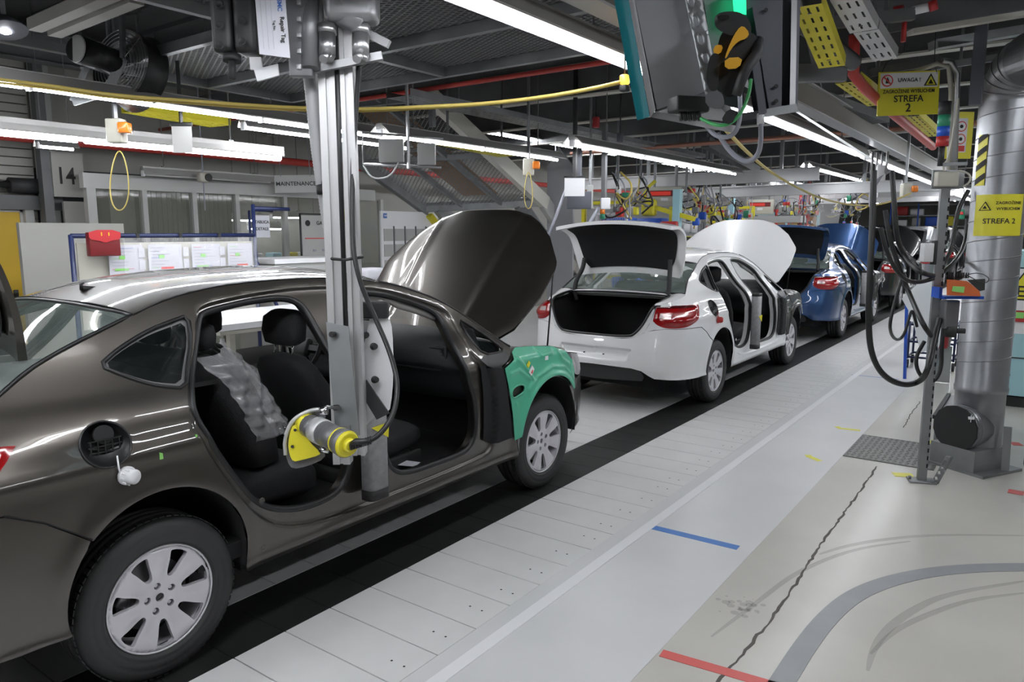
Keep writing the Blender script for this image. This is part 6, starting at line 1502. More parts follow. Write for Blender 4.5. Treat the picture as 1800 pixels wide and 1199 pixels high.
k.grid(lambda u, v: (-6.55+.010*sin(u*23+v*9)+.006*sin(u*51-v*20), 3.25+1.35*u, .95+.74*v), 60, 24); tag(k.build('clear_sheet', 'clear_film'), 'rippled clear plastic film hanging over the paper sheets', 'plastic film')
rf = thing('document_folder', (-6.52, 3.07, 1.66), 'red document pouch hung on the left end of the blue frame', 'pouch')
k = MB(); k.rbox((0, 0, -.02), (.07, .255, .20), .01); k.build('pouch', 'folder_dark', rf)
k = MB(); k.prism(chaikin([(-.13, .10), (.13, .10), (.13, .02), (.05, .01), (.0, -.01), (-.05, .01), (-.13, .02)], 1), lambda a_, b_: (.036, a_, b_), lambda a_, b_: (.042, a_, b_)); k.build('flap', 'folder_red', rf)
for y in (-.03, .03): k = MB(); k.box((.044, y, .065), (.004, .008, .03)); k.build('rivet', 'scanner_yellow', rf)
# work tables and boxes behind the nearest car
tb = thing('work_table', (-5.75, 4.05, 0), 'white work table seen through the dark grey saloon', 'table')
k = MB(); k.box((0, 0, .985), (1.0, 1.5, .05)); k.build('table_top', 'white_plastic', tb); k = MB(); k.box((.0, 0, .94), (.96, 1.46, .03)); k.build('apron', 'beige_box', tb)
for x in (-.42, .45):
    for y in (-.62, -.12, .62): k = MB(); k.box((x, y, .46), (.05, .05, .92)); k.build('leg', 'beige_box', tb)
k = MB(); k.rbox((0, 0, .62), (.8, 1.3, .05), .01); k.build('shelf', 'rubber', tb)
k = MB(); k.lathe([(0, 0), (.045, 0), (.045, .17), (.02, .20), (.02, .23), (0, .23)], 16, Matrix.Translation((-5.45, 3.45, .645))); tag(k.build('spray_bottle', 'white_plastic'), 'white bottle on the table shelf seen through the quarter window', 'bottle')
cbx = thing('counter_box', (-7.0, 5.45, 0), 'long white topped counter behind the dark grey saloon roof', 'counter')
k = MB(); k.box((0, 0, .70), (.7, 1.15, 1.40)); k.build('body', 'box_grey', cbx); k = MB(); k.box((0, 0, 1.43), (.74, 1.18, .05)); k.build('top', 'sign_white', cbx); k = MB(); k.box((.36, .42, 1.2), (.02, .34, .42)); k.build('end_panel', 'sign_white', cbx)
o = MB().rbox((0, 0, 0), (.25, .3, .14), .05).build('cloth_bundle', 'paper', None, at(650, 482, x=-6.0)); tag(o, 'white cloth bundle beside the counter, right of the aluminium column', 'cloth')
tag(MB().rbox((at(650, 482, x=-6.0).x, at(650, 482, x=-6.0).y, (at(650, 482, x=-6.0).z-.07)/2), (.5, .5, at(650, 482, x=-6.0).z-.07), .02).build('low_cabinet', 'box_grey'), 'low grey cabinet under the white cloth bundle', 'cabinet')
o = thing('information_board', (-8.0, 8.35, 0), 'white information board with grid of document pockets', 'board')
k = MB(); k.box((0, 0, 1.62), (.03, 1.25, .86)); k.build('board', 'sign_white', o); k = MB(); k.box((.02, -.54, 1.98), (.006, .07, .07)); k.build('blue_logo', 'ink_blue', o)
text('GM', .035, frame((.025, -.54, 1.98), Vector((0, 1, 0)), Vector((0, 0, 1))), 'sign_white', o)
for r_ in range(3):
    for c_ in range(5): k = MB(); k.box((.02, -.48+.235*c_, 1.70-.23*r_), (.01, .19, .18)); k.build('pocket', 'box_grey', o); 
for c_ in range(5): k = MB(); k.box((.024, -.37+.235*c_, 1.5), (.012, .02, .66)); k.build('divider', 'beam_grey', o)
for y in (-.55, .55): k = MB(); k.box((-.03, y, .8), (.03, .03, 1.6)); k.build('leg', 'beam_grey', o)
o = thing('information_board', (-8.0, 6.70, 0), 'grey graph board in a black tube frame left of the column', 'board')
k = MB(); k.box((0, 0, 1.60), (.02, .80, .72)); k.build('board', 'box_grey', o); k = MB(); k.tube([(0.01, -.42, .9), (.01, -.42, 1.98), (.01, .42, 1.98), (.01, .42, .9)], .014, 8); k.build('frame', 'cable_black', o)
k = MB(); k.box((.014, -.15, 1.66), (.006, .4, .012)); k.build('red_line', 'ink_red', o)
text('GAZETKA', .07, frame((.014, .0, 1.86), Vector((0, 1, 0)), Vector((0, 0, 1))), 'ink', o); k = MB(); k.cyl((.012, -.30, 1.86), (.016, -.30, 1.86), .04, 14); k.build('round_mark', 'ink', o)
for y in (-.2, -.05):
    for z in (1.5, 1.42, 1.34): k = MB(); k.box((.014, y, z), (.005, .05, .03)); k.build('entry', 'cable_grey', o)
o = thing('hanging_notice', at(460, 398, x=-7.6), 'white notice hung in the blue frame before the partition', 'notice')
k = MB(); k.box((0, 0, 0), (.01, .22, .26)); k.build('sheet', 'paper', o)
text('TABLICA', .05, frame((.008, 0, .05), Vector((0, 1, 0)), Vector((0, 0, 1))), 'ink', o); text('DETALE', .05, frame((.008, 0, -.03), Vector((0, 1, 0)), Vector((0, 0, 1))), 'ink', o)
k = MB(); k.tube([(0, -.16, -o.location.z), (0, -.16, .18), (0, .16, .18)], .015, 8); k.build('frame', 'frame_blue', o)
# ================================================================ sloping mesh bridge
br = thing('mesh_bridge', (0, 0, 0), 'sloping steel bridge clad in expanded mesh beyond the line', 'bridge')
def BR(x, y): return Vector((x, y, 2.69-.475*(y-7.5)+.52*((x+8)/1.8)*0.72))
def brp(u, v):     # u across 0..1 (x -8..-6.2), v along 0..1
    x = -8+1.8*u; y = 6.2+.65*u+v*2.5; return BR(x, y)+Vector((0, 0, 0))
for u, m_ in ((0, 'galv'), (1, 'beam_cream')):
    k = MB(); k.seg(brp(u, -.2), brp(u, 1.02), .10, .20); k.build('side_girder', m_, br)
for u in (.33, .66): k = MB(); k.seg(brp(u, -.2), brp(u, 1.0), .05, .08); k.build('stringer', 'galv', br)
for v in (0.02, .50, 1.0): k = MB(); k.seg(brp(0, v), brp(1, v), .09, .14 if v == 1 else .08); k.build('cross_member', 'galv', br)
mt = ('ceiling_dark', 'oak', 'mesh_steel')
for i in range(3):
    u0, u1 = i/3+.02, (i+1)/3-.02
    for v0, v1 in ((.04, .48), (.52, .98)):
        k = MB(); nx, ny = 9, 20
        for a in range(nx):
            for b in range(ny):
                pu = lambda s_, t_: brp(u0+(u1-u0)*s_/nx, v0+(v1-v0)*t_/ny)
                if (a+b) % 1 == 0:
                    P0, P1, P2_, P3 = pu(a, b+.5), pu(a+.5, b+1), pu(a+1, b+.5), pu(a+.5, b)
                    for q, r_ in ((P0, P1), (P1, P2_), (P2_, P3), (P3, P0)): k.seg(q, r_, .010, .004)
        k.build('mesh_panel', mt[2], br)
        if i == 1:
            k = MB(); P_ = [brp(u0, v0)+Vector((0, 0, .12)), brp(u1, v0)+Vector((0, 0, .12)), brp(u1, v1)+Vector((0, 0, .12)), brp(u0, v1)+Vector((0, 0, .12))]; plate(k, P_, .01); k.build('brown_board', 'oak', br)
for u, m_ in ((0.03, 'yellow_rail'), (.70, 'yellow_rail')):
    a = brp(u, 1.0)+Vector((0, 0, -.12)); k = MB(); k.seg(a, a+Vector((0, .95, -.75)), .12, .07); k.build('yellow_edge', m_, br)
for u in (.12, .80, 1.0):
    a = brp(u, 1.0); k = MB(); k.seg(a, a+Vector((0, 1.6, -1.25)), .08, .22); k.build('lower_girder', 'box_grey' if u == 1 else 'galv', br)
for x, y in ((-8, 6.3), (-6.2, 6.9)): k = MB(); k.seg((x, y, 3.0), (x, y, 4.1), .06, .06); k.build('hanger', 'galv', br)
for x in (-8, -6.2): a = brp(0 if x < -7 else 1, 1); k = MB(); k.seg(a+Vector((0, 1.6, -1.25)), Vector((a.x, a.y+1.6, 0)), .08, .08); k.build('foot', 'galv', br)
o = MB(); q = at(985, 400, y=9.6); o.box((q.x, q.y, 1.45), (.46, .04, 2.5)); o.add([(q.x-.23, q.y, 2.7), (q.x+.23, q.y, 2.7), (q.x-.02, q.y, 3.0), (q.x-.23, q.y-.03, 2.7), (q.x+.23, q.y-.03, 2.7), (q.x-.02, q.y-.03, 3.0)], [(0, 1, 2), (3, 5, 4), (0, 2, 5, 3), (1, 4, 5, 2)]); tag(o.build('metal_screen', 'sheet_grey'), 'tall polished sheet metal screen with pointed top behind the bonnet', 'screen')
# prop rods of lifting gear
for (a, b, lab) in (((1000, 320), (960, 425), 'slanting dark steel rod left of the white boot lid'), ((1052, 365), (1030, 402), 'second shorter slanting rod above the white boot lid')):
    o = MB().cyl(D(*a, 8.6), D(*b, 8.4), .018, 8).build('support_rod', 'cable_grey'); tag(o, lab, 'rod')
# ================================================================ boxes, lamps and notices on the left luminaires
def lampbox(name, px, py, d, lab, s_=1.):
    t = thing(name, D(px, py, d), lab, 'lamp box'); 
    k = MB(); k.rbox((-.03*s_, 0, 0), (.13*s_, .10*s_, .19*s_), .012, rz=YAW); k.build('housing', 'beige_box', t)
    k = MB(); k.rbox((.06*s_, 0.02, .02*s_), (.085*s_, .09*s_, .085*s_), .014, rz=YAW); k.build('orange_lens', 'orange_lens', t)
    k = MB(); k.seg((-.03, 0, .08*s_), (-.03, 0, 4.1-D(px, py, d).z), .025, .025); k.build('hanger', 'galv', t); return t
lampbox('indicator_box', 208, 230, 5.3, 'cream box with orange lens hanging by the fan', .9)
lampbox('indicator_box', 933, 294, 8.0, 'cream box with orange lens in front of the mesh bridge', .95)
t = lampbox('indicator_box', 1597, 335, 8.0, 'cream box with orange lens between the hoses and the steel post', .8)
for (px, py, r1, r2, d, lab) in ((210, 318, 16, 52, 5.2, 'thin yellow cable loop under the box by the fan'), (929, 335, 7, 32, 7.95, 'thin yellow cable loop under the box by the mesh bridge')):
    k = MB(); k.tube([D(px+r1*sin(2*pi*i/28)*(1-.25*cos(2*pi*i/28)), py-r2*cos(2*pi*i/28), d) for i in range(28)], .0045, 6, closed=True); tag(k.build('cable_loop', 'cable_yellow'), lab, 'cable')
o = thing('clipped_notice', D(320, 240, 5.6), 'grey sheet hanging on a black clip bar by the batten', 'notice')
k = MB(); k.box((0, 0, -.02), (.15, .006, .20), rz=YAW); k.build('sheet', 'box_grey', o); k = MB(); k.rbox((0, 0, .09), (.17, .02, .03), .006, rz=YAW); k.seg((0, 0, .1), (0, 0, .7), .02, .02); k.build('clip', 'cable_black', o)
o = thing('clipped_notice', D(1010, 328, 8.2), 'white notice on a black hook above the left corner of the white boot lid', 'notice')
k = MB(); k.box((0, 0, 0), (.225, .006, .21), rz=YAW); k.build('sheet', 'sign_white', o); k = MB(); k.seg((0, 0.0, .1), (0, 0, 1.75), .04, .03); k.rbox((0, -.0, .105), (.24, .02, .02), .004, rz=YAW); k.build('hook', 'cable_black', o)
text('CFA', .032, frame(Vector((-.04, -.03, .04)), rv, Vector((0, 0, 1))), 'ink', o, align='LEFT'); text('10 L', .032, frame(Vector((-.04, -.03, -.005)), rv, Vector((0, 0, 1))), 'ink', o, align='LEFT')
o = thing('monitor', D(1018, 352, 8.5), 'dark monitor hung behind the white notice', 'monitor'); k = MB(); k.rbox((0, 0, 0), (.28, .05, .20), .01, rz=YAW); k.seg((.0, .0, .1), (0, 0, .7), .04, .04); k.build('screen', 'slate', o)
o = thing('terminal_unit', D(1037, 346, 8.6), 'slim terminal with white keypad strip beside the dark monitor', 'terminal'); k = MB(); k.rbox((0, 0, 0), (.07, .04, .27), .008, rz=YAW); k.build('body', 'box_grey', o); k = MB(); k.seg((0, 0, .1), (0, 0, 1.9), .02, .02); k.build('hanger', 'galv', o)
o = thing('switch_box', D(1064, 358, 8.6), 'white switch box hanging right of the terminal', 'switch box'); k = MB(); k.rbox((0, 0, 0), (.11, .08, .13), .01, rz=YAW); k.build('body', 'sign_white', o); k = MB(); k.seg((-.02, 0, .05), (-.02, 0, .9), .05, .05); k.build('hanger', 'beam_grey', o)
cbn = thing('terminal_cabinet', D(688, 265, 6.3), 'open grey terminal boxes on a rail under the luminaire right of the column', 'cabinet')
k = MB(); k.rbox((0, 0, 0), (.21, .06, .19), .006, rz=YAW); k.build('left_box', 'box_grey', cbn); k = MB(); k.rbox((.245, .175, -.03), (.15, .06, .18), .006, rz=YAW); k.build('right_box', 'box_grey', cbn)
k = MB(); k.tube([(-.2, -.14, -.11), (-.2, -.14, .15), (.36, .26, .10)], .01, 6); k.tube([(-.2, -.14, -.11), (.34, .25, -.14)], .012, 6); k.seg((.12, .08, -.15), (.12, .08, 1.6), .02, .02); k.build('rail', 'steel', cbn)
k = MB(); k.tube(chaikin([(-.2, -.14, -.12), (-.14, -.1, -.24), (-.02, 0, -.22), (.05, .03, -.1)], 2, False), .007, 6); k.build('loose_wire', 'sign_white', cbn)
# ceiling fan on its bracket
FN = D(190, 100, 5.0)
fn = thing('ceiling_fan', FN, 'tilted industrial fan with black motor hung near the ceiling at left', 'fan')
def fq(px, py, d=5.0): return D(px, py, d)-FN
ax = (fq(236, 125, 5.15)-fq(150, 85, 4.8)).normalized()
k = MB(); k.tube([fq(136, 86, 4.80), fq(138, 87, 4.81), fq(205, 112, 5.05)], [.085, .09, .09], 20); k.build('motor', 'cable_black', fn)
k = MB(); k.tube([fq(133, 85, 4.79), fq(136, 86, 4.80)], [.088, .09], 20); k.build('motor_cap', 'box_grey', fn)
u_ = ax.cross(Vector((0, 0, 1))).normalized(); v_ = ax.cross(u_); cc = fq(225, 122, 5.1)
k = MB()
def rng(r, o_): return [(cc+ax*o_+u_*(r*cos(2*pi*i/36))+v_*(r*sin(2*pi*i/36)))[:] for i in range(36)]
k.loft([rng(.26, -.06), rng(.25, .0), rng(.25, .07), rng(.27, .10), rng(.265, .10), rng(.245, .07), rng(.245, 0), rng(.255, -.06)], caps=False); k.build('shroud', 'cable_black', fn)
k = MB()
for i in range(5):
    a = 2*pi*i/5; e0 = u_*cos(a)+v_*sin(a); e1 = u_*cos(a+.55)+v_*sin(a+.55); P_ = [cc+e0*.05, cc+e0*.22, cc+e1*.22+ax*.05, cc+e1*.05+ax*.03]; plate(k, P_, .004)
k.build('impeller', 'beam_grey', fn)
k = MB()
for r in [.04+.026*i for i in range(9)]: k.tube([Vector(p) for p in rng(r, -.075)], .0022, 5, closed=True)
for i in range(4): a = pi*i/4; e = u_*cos(a)+v_*sin(a); k.seg(cc-ax*.075-e*.25, cc-ax*.075+e*.25, .004, .004)
k.build('guard_grille', 'steel', fn)
k = MB(); k.seg(fq(214, 5), fq(216, 104), .02, .06); k.seg(fq(216, 102), fq(190, 160), .02, .06); k.seg(fq(190, 160), fq(128, 178), .02, .06); k.seg(fq(128, 178), fq(152, 118), .02, .04); k.seg(fq(139, 45), fq(144, 120, 4.9), .02, .03); k.build('bracket', 'galv', fn)
k = MB(); k.seg(fq(214, 5), fq(214, 5)+Vector((0, 0, 4.08-(FN+fq(214, 5)).z)), .05, .05); k.seg(fq(139, 45), fq(139, 45)+Vector((0, 0, 4.08-(FN+fq(139, 45)).z)), .04, .04); k.seg(fq(110, 38), fq(245, 15), .05, .05); k.build('ceiling_bracket', 'beam_grey', fn)
# pale channels above the fan
for i, (a, b, lab) in enumerate((((60, 45, 4.6), (210, -20, 3.9), 'pale steel channel crossing above the fan, upper one'), ((95, 55, 4.7), (240, -5, 4.0), 'pale steel channel crossing above the fan, lower one'), ((-20, 62, 5.6), (140, 92, 5.9), 'grey girder running behind the fan'))):
    o = MB().seg(D(*a), D(*b), .08, .07).build('steel_channel', ('panel_wall', 'panel_wall', 'beam_grey')[i]); tag(o, lab, 'beam')
o = thing('spotlight', D(8, 45, 4.2), 'small spotlight with metal reflector at the top left corner', 'light')
k = MB(); k.tube([(0, 0, .05), (.01, 0, 0), (.02, 0, -.03)], [.03, .09, .11], 18); k.build('shade', 'slate', o); k = MB(); k.lathe([(0, -.0), (.035, -.01), (.03, -.04), (0, -.05)], 12); k.build('bulb', 'tube_light', o); k = MB(); k.seg((0, 0, .04), (0, 0, 1.1), .02, .02); k.build('stem', 'galv', o)
# trays
tray(D(232, 196, 6.2), D(388, 222, 7.0), .28, 'yellow_rail', 'yellow slotted cable tray behind the luminaire left of the column')
tray((-4.9, 5.0, 2.95), (-4.9, 12.0, 2.95), .30, 'galv', 'long galvanised cable tray left of the line')
tray(D(770, 250, 7.6), D(895, 275, 8.8), .30, 'yellow_rail', 'yellow slotted cable tray above the mesh bridge')
tray(D(1418, 10, 3.6), D(1462, 118, 4.2), .14, 'yellow_rail', 'yellow slotted cable tray dropping beside the teal edged cabinet')
tray(D(1475, -20, 3.6), D(1518, 55, 3.9), .14, 'alu', 'white slotted tray at the top, upper piece')
tray(D(1522, 55, 4.0), D(1556, 105, 4.3), .13, 'alu', 'white slotted tray bending down beneath the grey beam')
tray(D(1490, 145, 4.9), D(1545, 185, 5.6), .16, 'yellow_rail', 'short yellow tray left of the hanging UWAGA sign')
tray(D(1600, 205, 6.6), D(1640, 240, 7.3), .15, 'yellow_rail', 'short yellow tray below the hanging UWAGA sign')
o = MB(); o.tube(chaikin([D(1405, 40, 4.0), D(1440, 60, 4.1), D(1480, 95, 4.3), D(1500, 110, 4.4)], 1, False), .05, 14); tag(o.build('ceiling_pipe', 'beam_grey'), 'thick grey pipe slanting across the yellow tray', 'pipe')
o = MB(); o.tube([D(1502, 60, 4.6), D(1500, 130, 4.7), D(1520, 155, 4.9), D(1570, 200, 5.6), D(1640, 258, 7.0)], .035, 12); tag(o.build('sprinkler_pipe', 'red_pipe'), 'red pipe dropping then running away behind the UWAGA sign', 'pipe')
for i, (a, b, wd, ht, m_, lab) in enumerate((((1380, 130, 4.4), (1485, 128, 4.4), .06, .10, 'beam_grey', 'grey cross strut beside the teal edged cabinet'), ((1462, 40, 4.2), (1605, 25, 4.2), .05, .065, 'beam_grey', 'upper grey bracket arm near the red valve'), ((1530, 128, 5.2), (1655, 105, 5.2), .04, .055, 'beam_grey', 'grey bracket arm above the UWAGA sign'), ((1600, 57, 4.6), (1830, 20, 4.6), .08, .03, 'beam_cream', 'cream lower flange crossing the top right corner'), ((1540, 30, 4.7), (1830, -20, 4.7), .03, .22, 'beam_grey', 'wide grey beam web at the top right corner'), ((1640, 80, 5.2), (1830, 48, 5.2), .12, .06, 'galv', 'galvanised strut at the top right below the beam'), ((1640, 118, 5.8), (1830, 90, 5.8), .05, .05, 'beam_grey', 'thin grey strut crossing above the duct elbow'), ((1400, 160, 6), (1545, 210, 7.5), .20, .08, 'beam_grey', 'grey cable channel right of the slate panel'), ((1240, 250, 10.5), (1330, 300, 13), .12, .14, 'beam_grey', 'grey channel far beyond the teal edged cabinet'))):
    o = MB().seg(D(*a), D(*b), wd, ht).build('steel_strut', m_); tag(o, lab, 'beam')
o = thing('pipe_valve', D(1605, 20, 4.2), 'red and white valve on the pipe at the top right', 'valve'); k = MB(); k.cyl((-.05, 0, 0), (.08, 0, .01), .025, 12); k.build('body', 'sign_white', o); k = MB(); k.cyl((-.10, 0, .01), (-.05, 0, .01), .035, 12); k.build('left_coupling', 'red', o); k = MB(); k.cyl((.08, 0, .01), (.12, 0, .02), .03, 12); k.build('right_coupling', 'red', o); k = MB(); k.cyl((-.04, 0, -.02), (-.04, 0, -.16), .014, 8); k.build('handle', 'red', o)
# lamps and cords hung from cross beams
for (px, py, d, lab) in ((1048, 215, 8.5, 'red tipped hanging plug left of the teal edge'), (1090, 242, 9.5, 'small hanging plug right of the red tipped one')):
    o = thing('hanging_plug', D(px, py, d), lab, 'plug'); k = MB(); k.rbox((0, 0, 0), (.07, .07, .12), .015); k.build('plug', 'folder_red' if d < 9 else 'slate', o); k = MB(); k.cyl((0, 0, .05), (0, 0, 4.1-D(px, py, d).z), .010, 6); k.build('cord', 'cable_black', o)
# ================================================================ far end of the line
for i, (y, x0, x1, z, m_) in enumerate(((12.2, -7.6, -3.0, 2.62, 'alu'), (14.6, -7.0, -2.2, 2.52, 'alu'), (17.4, -8, -1.8, 2.66, 'alu'), (21.5, -8, -1.4, 2.72, 'alu'), (27, -8.5, -.5, 2.78, 'alu'))):
    t = thing('crane_beam', (0, y, z), 'aluminium crane beam across the line, %s from the camera' % names[i], 'beam'); k = MB(); k.box(((x0+x1)/2, 0, 0), (x1-x0, .08, .17)); k.box(((x0+x1)/2, 0, .09), (x1-x0, .14, .02)); k.box(((x0+x1)/2, 0, -.09), (x1-x0, .14, .02)); k.build('beam_profile', m_, t)
    for j in range(4): xx = x0+(x1-x0)*(j+.5)/4; k = MB(); k.seg((xx, 0, .1), (xx, 0, 4.1-z), .05, .05); k.build('hanger', 'galv', t)
for i, (px, py, d, lab) in enumerate(((1169, 346, 12.6, 'cream display box with red digits, the nearer one above the white boot lid'), (1336, 364, 17., 'cream display box with red digits, the farther one above the white bonnet'))):
    t = thing('display_box', D(px, py, d), lab, 'display'); s_ = 1.0
    k = MB(); k.rbox((0, 0, 0), (.60*s_, .12, .33*s_), .01, rz=.25); k.build('housing', 'beige_box', t)
    T = Matrix.Rotation(.25, 4, 'Z'); k = MB(); k.box((-.01, -.062, .055), (.48, .008, .10), T); k.build('dark_window', 'folder_dark', t)
    k = MB(); k.box((-.07, -.068, .055), (.35, .006, .065), T); k.build('red_digits', 'led_red', t); k = MB(); k.box((0, -.064, -.045), (.12, .006, .05), T); k.build('label', 'sign_white', t)
    k = MB(); k.seg((-.2, 0, .16), (-.2, 0, 1.75), .03, .03); k.seg((.2, 0, .16), (.2, 0, 1.75), .03, .03); k.build('hanger', 'galv', t)
    f_ = thing('valve_cluster', D(px+48, py+(2 if i else 0), d+.1), ('regulator cluster with red knobs right of the nearer display box', 'regulator cluster with red knobs right of the farther display box')[i], 'regulator')
    for j in range(5): k = MB(); k.rbox((-.15+.09*j, 0, -.04+.05*(j % 2)), (.07, .07, .14), .015); k.build('regulator', ('box_grey', 'steel')[j % 2], f_)
    k = MB(); k.rbox((-.05, -.04, .1), (.08, .06, .08), .02); k.rbox((.03, -.04, .1), (.07, .06, .08), .02); k.build('red_knob', 'ink_red', f_)
    k = MB(); k.tube(chaikin([(.1, 0, .05), (.2, 0, .2), (.28, 0, 0), (.2, 0, -.15), (.05, 0, -.12)], 2, False), .008, 6); k.tube(chaikin([(-.1, 0, .05), (0, 0, .25), (.25, 0, .2), (.35, 0, -.1)], 2, False), .008, 6); k.seg((0, 0, .1), (0, 0, 4.1-D(px+48, py, d).z), .03, .03); k.build('hose_loop', 'cable_grey', f_)
# hanging tools in the distance (one built, then copied)
ht = thing('hanging_tool', (0, 0, 0), 'grey powered tool with red knob hanging first in the distant tool rows', 'hand tool', 'distant hanging tools')
k = MB(); k.rbox((0, 0, 0), (.08, .08, .16), .02); k.build('tool_body', 'tool_grey', ht); k = MB(); k.rbox((.0, -.05, .02), (.05, .04, .05), .01); k.build('trigger_knob', 'ink_red', ht)
k = MB(); k.tube(chaikin([(0, 0, .08), (.03, .02, .3), (-.05, 0, .55), (.02, 0, .9), (0, 0, 1.4), (0, 0, 2.1)], 2, False), .007, 6); k.build('hose', 'cable_grey', ht)
random.seed(11)
spots = []
for i in range(40):
    y = random.uniform(11, 30); side = random.random()
    x = random.uniform(-7.4, -4.9) if side < .62 else random.uniform(-1.5, .3)
    spots.append((x, y, 2.0+.06*sin(i*3)))
fx, fy, fz = spots[0]; ht.location = spots[0]
for i, s_ in enumerate(spots[1:]):
    c = copy_tree(ht); c.location = s_
    mm = ('tool_yellow', 'beige_box', 'tool_grey', 'steel', 'holder_blue', 'green_paint')[i % 6]
    c['label'] = '%s tool on a hose %s, %s' % (('yellow', 'cream', 'dark grey', 'silver', 'blue', 'green')[i % 6], 'left of the line' if s_[0] < -3 else 'right of the line', 'level with the white bonnet' if s_[1] < 14 else 'level with the blue bonnet' if s_[1] < 19 else 'level with the silver saloon' if s_[1] < 25 else 'near the end of the hall')
    for o in c.children:
        if o.name.startswith('tool_body'): o.material_slots[0].link = 'OBJECT'; o.material_slots[0].material = M[mm]
# flow racks with bins left of the line
def rack(x, y, lab, cols, n=4, w_=1.6):
    t = thing('parts_rack', (x, y, 0), lab, 'rack')
    for sx in (-.3, .3):
        for sy in (-w_/2, w_/2): k = MB(); k.box((sx, sy, .95), (.045, .045, 1.9)); k.build('upright', cols[0], t)
    for j in range(4):
        z = .35+.45*j; k = MB(); k.box((0, 0, z), (.62, w_, .03)); k.build('shelf', 'galv', t)
    return t
lb = ['grey', 'blue', 'yellow', 'green', 'white', 'red']
mbn = ['box_grey', 'holder_blue', 'yellow_rail', 'green_paint', 'sign_white', 'folder_red']
bin0 = None; random.seed(5)
rk = ((-5.6, 11.2, 'yellow'), (-6.0, 13.5, 'galv'), (-5.7, 15.8, 'yellow_rail'), (-6.1, 18.4, 'frame_blue'), (-5.8, 21.5, 'galv'), (-5.9, 25, 'yellow_rail'))
for i, (x, y, c0) in enumerate(rk):
    rack(x, y, '%s parts rack left of the line beyond the dark bonnet' % names[i], [c0])
    for j in range(4):
        for q in range(4):
            if random.random() < .2: continue
            ci = random.randrange(6); z = .365+.45*j; h_ = random.uniform(.14, .26)
            if bin0 is None:
                bin0 = MB().rbox((0, 0, .5), (.5, .32, 1), .03).build('parts_bin', 'box_grey'); b = bin0
            else: b = bin0.copy(); COL.objects.link(b)
            b.location = (x, y-.6+.4*q, z); b.scale = (1, 1, h_); tag(b, '%s bin on the %s parts rack, %s shelf, %s' % (lb[ci], names[i], ('lowest', 'second', 'third', 'top')[j], ('nearest the camera', 'second from the near end', 'third from the near end', 'at the far end')[q]), 'bin', 'bins on the %s parts rack' % names[i])
            b.material_slots[0].link = 'OBJECT'; b.material_slots[0].material = M[mbn[ci]]
# coloured machinery and columns beyond the white saloon
def yarm(px, py, d, lab):
    t = thing('manipulator', D(px, py, d), lab, 'manipulator'); z0 = t.location.z
    k = MB(); k.seg((0, 0, -z0), (0, 0, .5), .12, .12); k.build('mast', 'cabinet_blue', t)
    k = MB(); k.seg((-.5, 0, .25), (.3, 0, .02), .07, .07); k.rbox((-.5, 0, .22), (.25, .15, .28), .05); k.tube([(-.55, 0, .2), (-.6, 0, .5), (-.4, 0, .65)], .03, 8); k.build('yellow_arm', 'yellow_rail', t)
    k = MB(); k.rbox((-.1, -.05, -.12), (.30, .14, .22), .03); k.build('red_carriage', 'red', t); return t
yarm(1190, 388, 12, 'pale blue mast with yellow arm behind the white boot lid')
yarm(1285, 390, 16, 'farther mast with yellow arm left of the white bonnet')
q = D(1413, 380, 19); o = MB().box((q.x, q.y, 1.5), (.24, .24, 3.0)).build('steel_column', 'red_pipe'); tag(o, 'red steel column left of the blue bonnet', 'column')
q = D(1370, 385, 16); k = MB()
o = thing('tyre_rack', (q.x, q.y, 0), 'grey rack with striped shelves left of the red column', 'rack')
for j in range(6): k = MB(); k.box((0, 0, .9+.22*j), (1.0, .4, .14)); k.build('shelf', 'box_grey' if j % 2 else 'steel', o)
for sx in (-.5, .5): k = MB(); k.box((sx, 0, 1.05), (.05, .05, 2.1)); k.build('upright', 'beam_grey', o)
o = thing('mesh_fence', D(1075, 390, 11), 'grey mesh guard with white frame above the white boot lid', 'fence'); z0 = o.location.z
k = MB(); k.seg((-.25, 0, -z0), (-.25, 0, .12), .03, .03); k.seg((.25, 0, -z0), (.25, 0, .12), .03, .03); k.seg((-.25, 0, .12), (.25, 0, .12), .03, .03); k.build('frame', 'sign_white', o)
k = MB()
for i in range(17): k.seg((-.24+.03*i, 0, -z0+.1), (-.24+.03*i, 0, .11), .006, .006)
k.build('wires', 'steel', o)
o = thing('signal_tower', D(1059, 385, 10.4), 'small red and green signal tower above the white boot lid', 'signal tower')
for z0_, z1_, m_ in ((0, .07, 'green_paint'), (.07, .14, 'orange_lens'), (.14, .22, 'ink_red')): k = MB(); k.cyl((0, 0, z0_), (0, 0, z1_), .035, 14); k.build({'green_paint': 'green_lens', 'orange_lens': 'amber_lens', 'ink_red': 'red_lens'}[m_], m_, o)
k = MB(); k.cyl((0, 0, -o.location.z), (0, 0, 0), .012, 6); k.build('stem', 'galv', o)
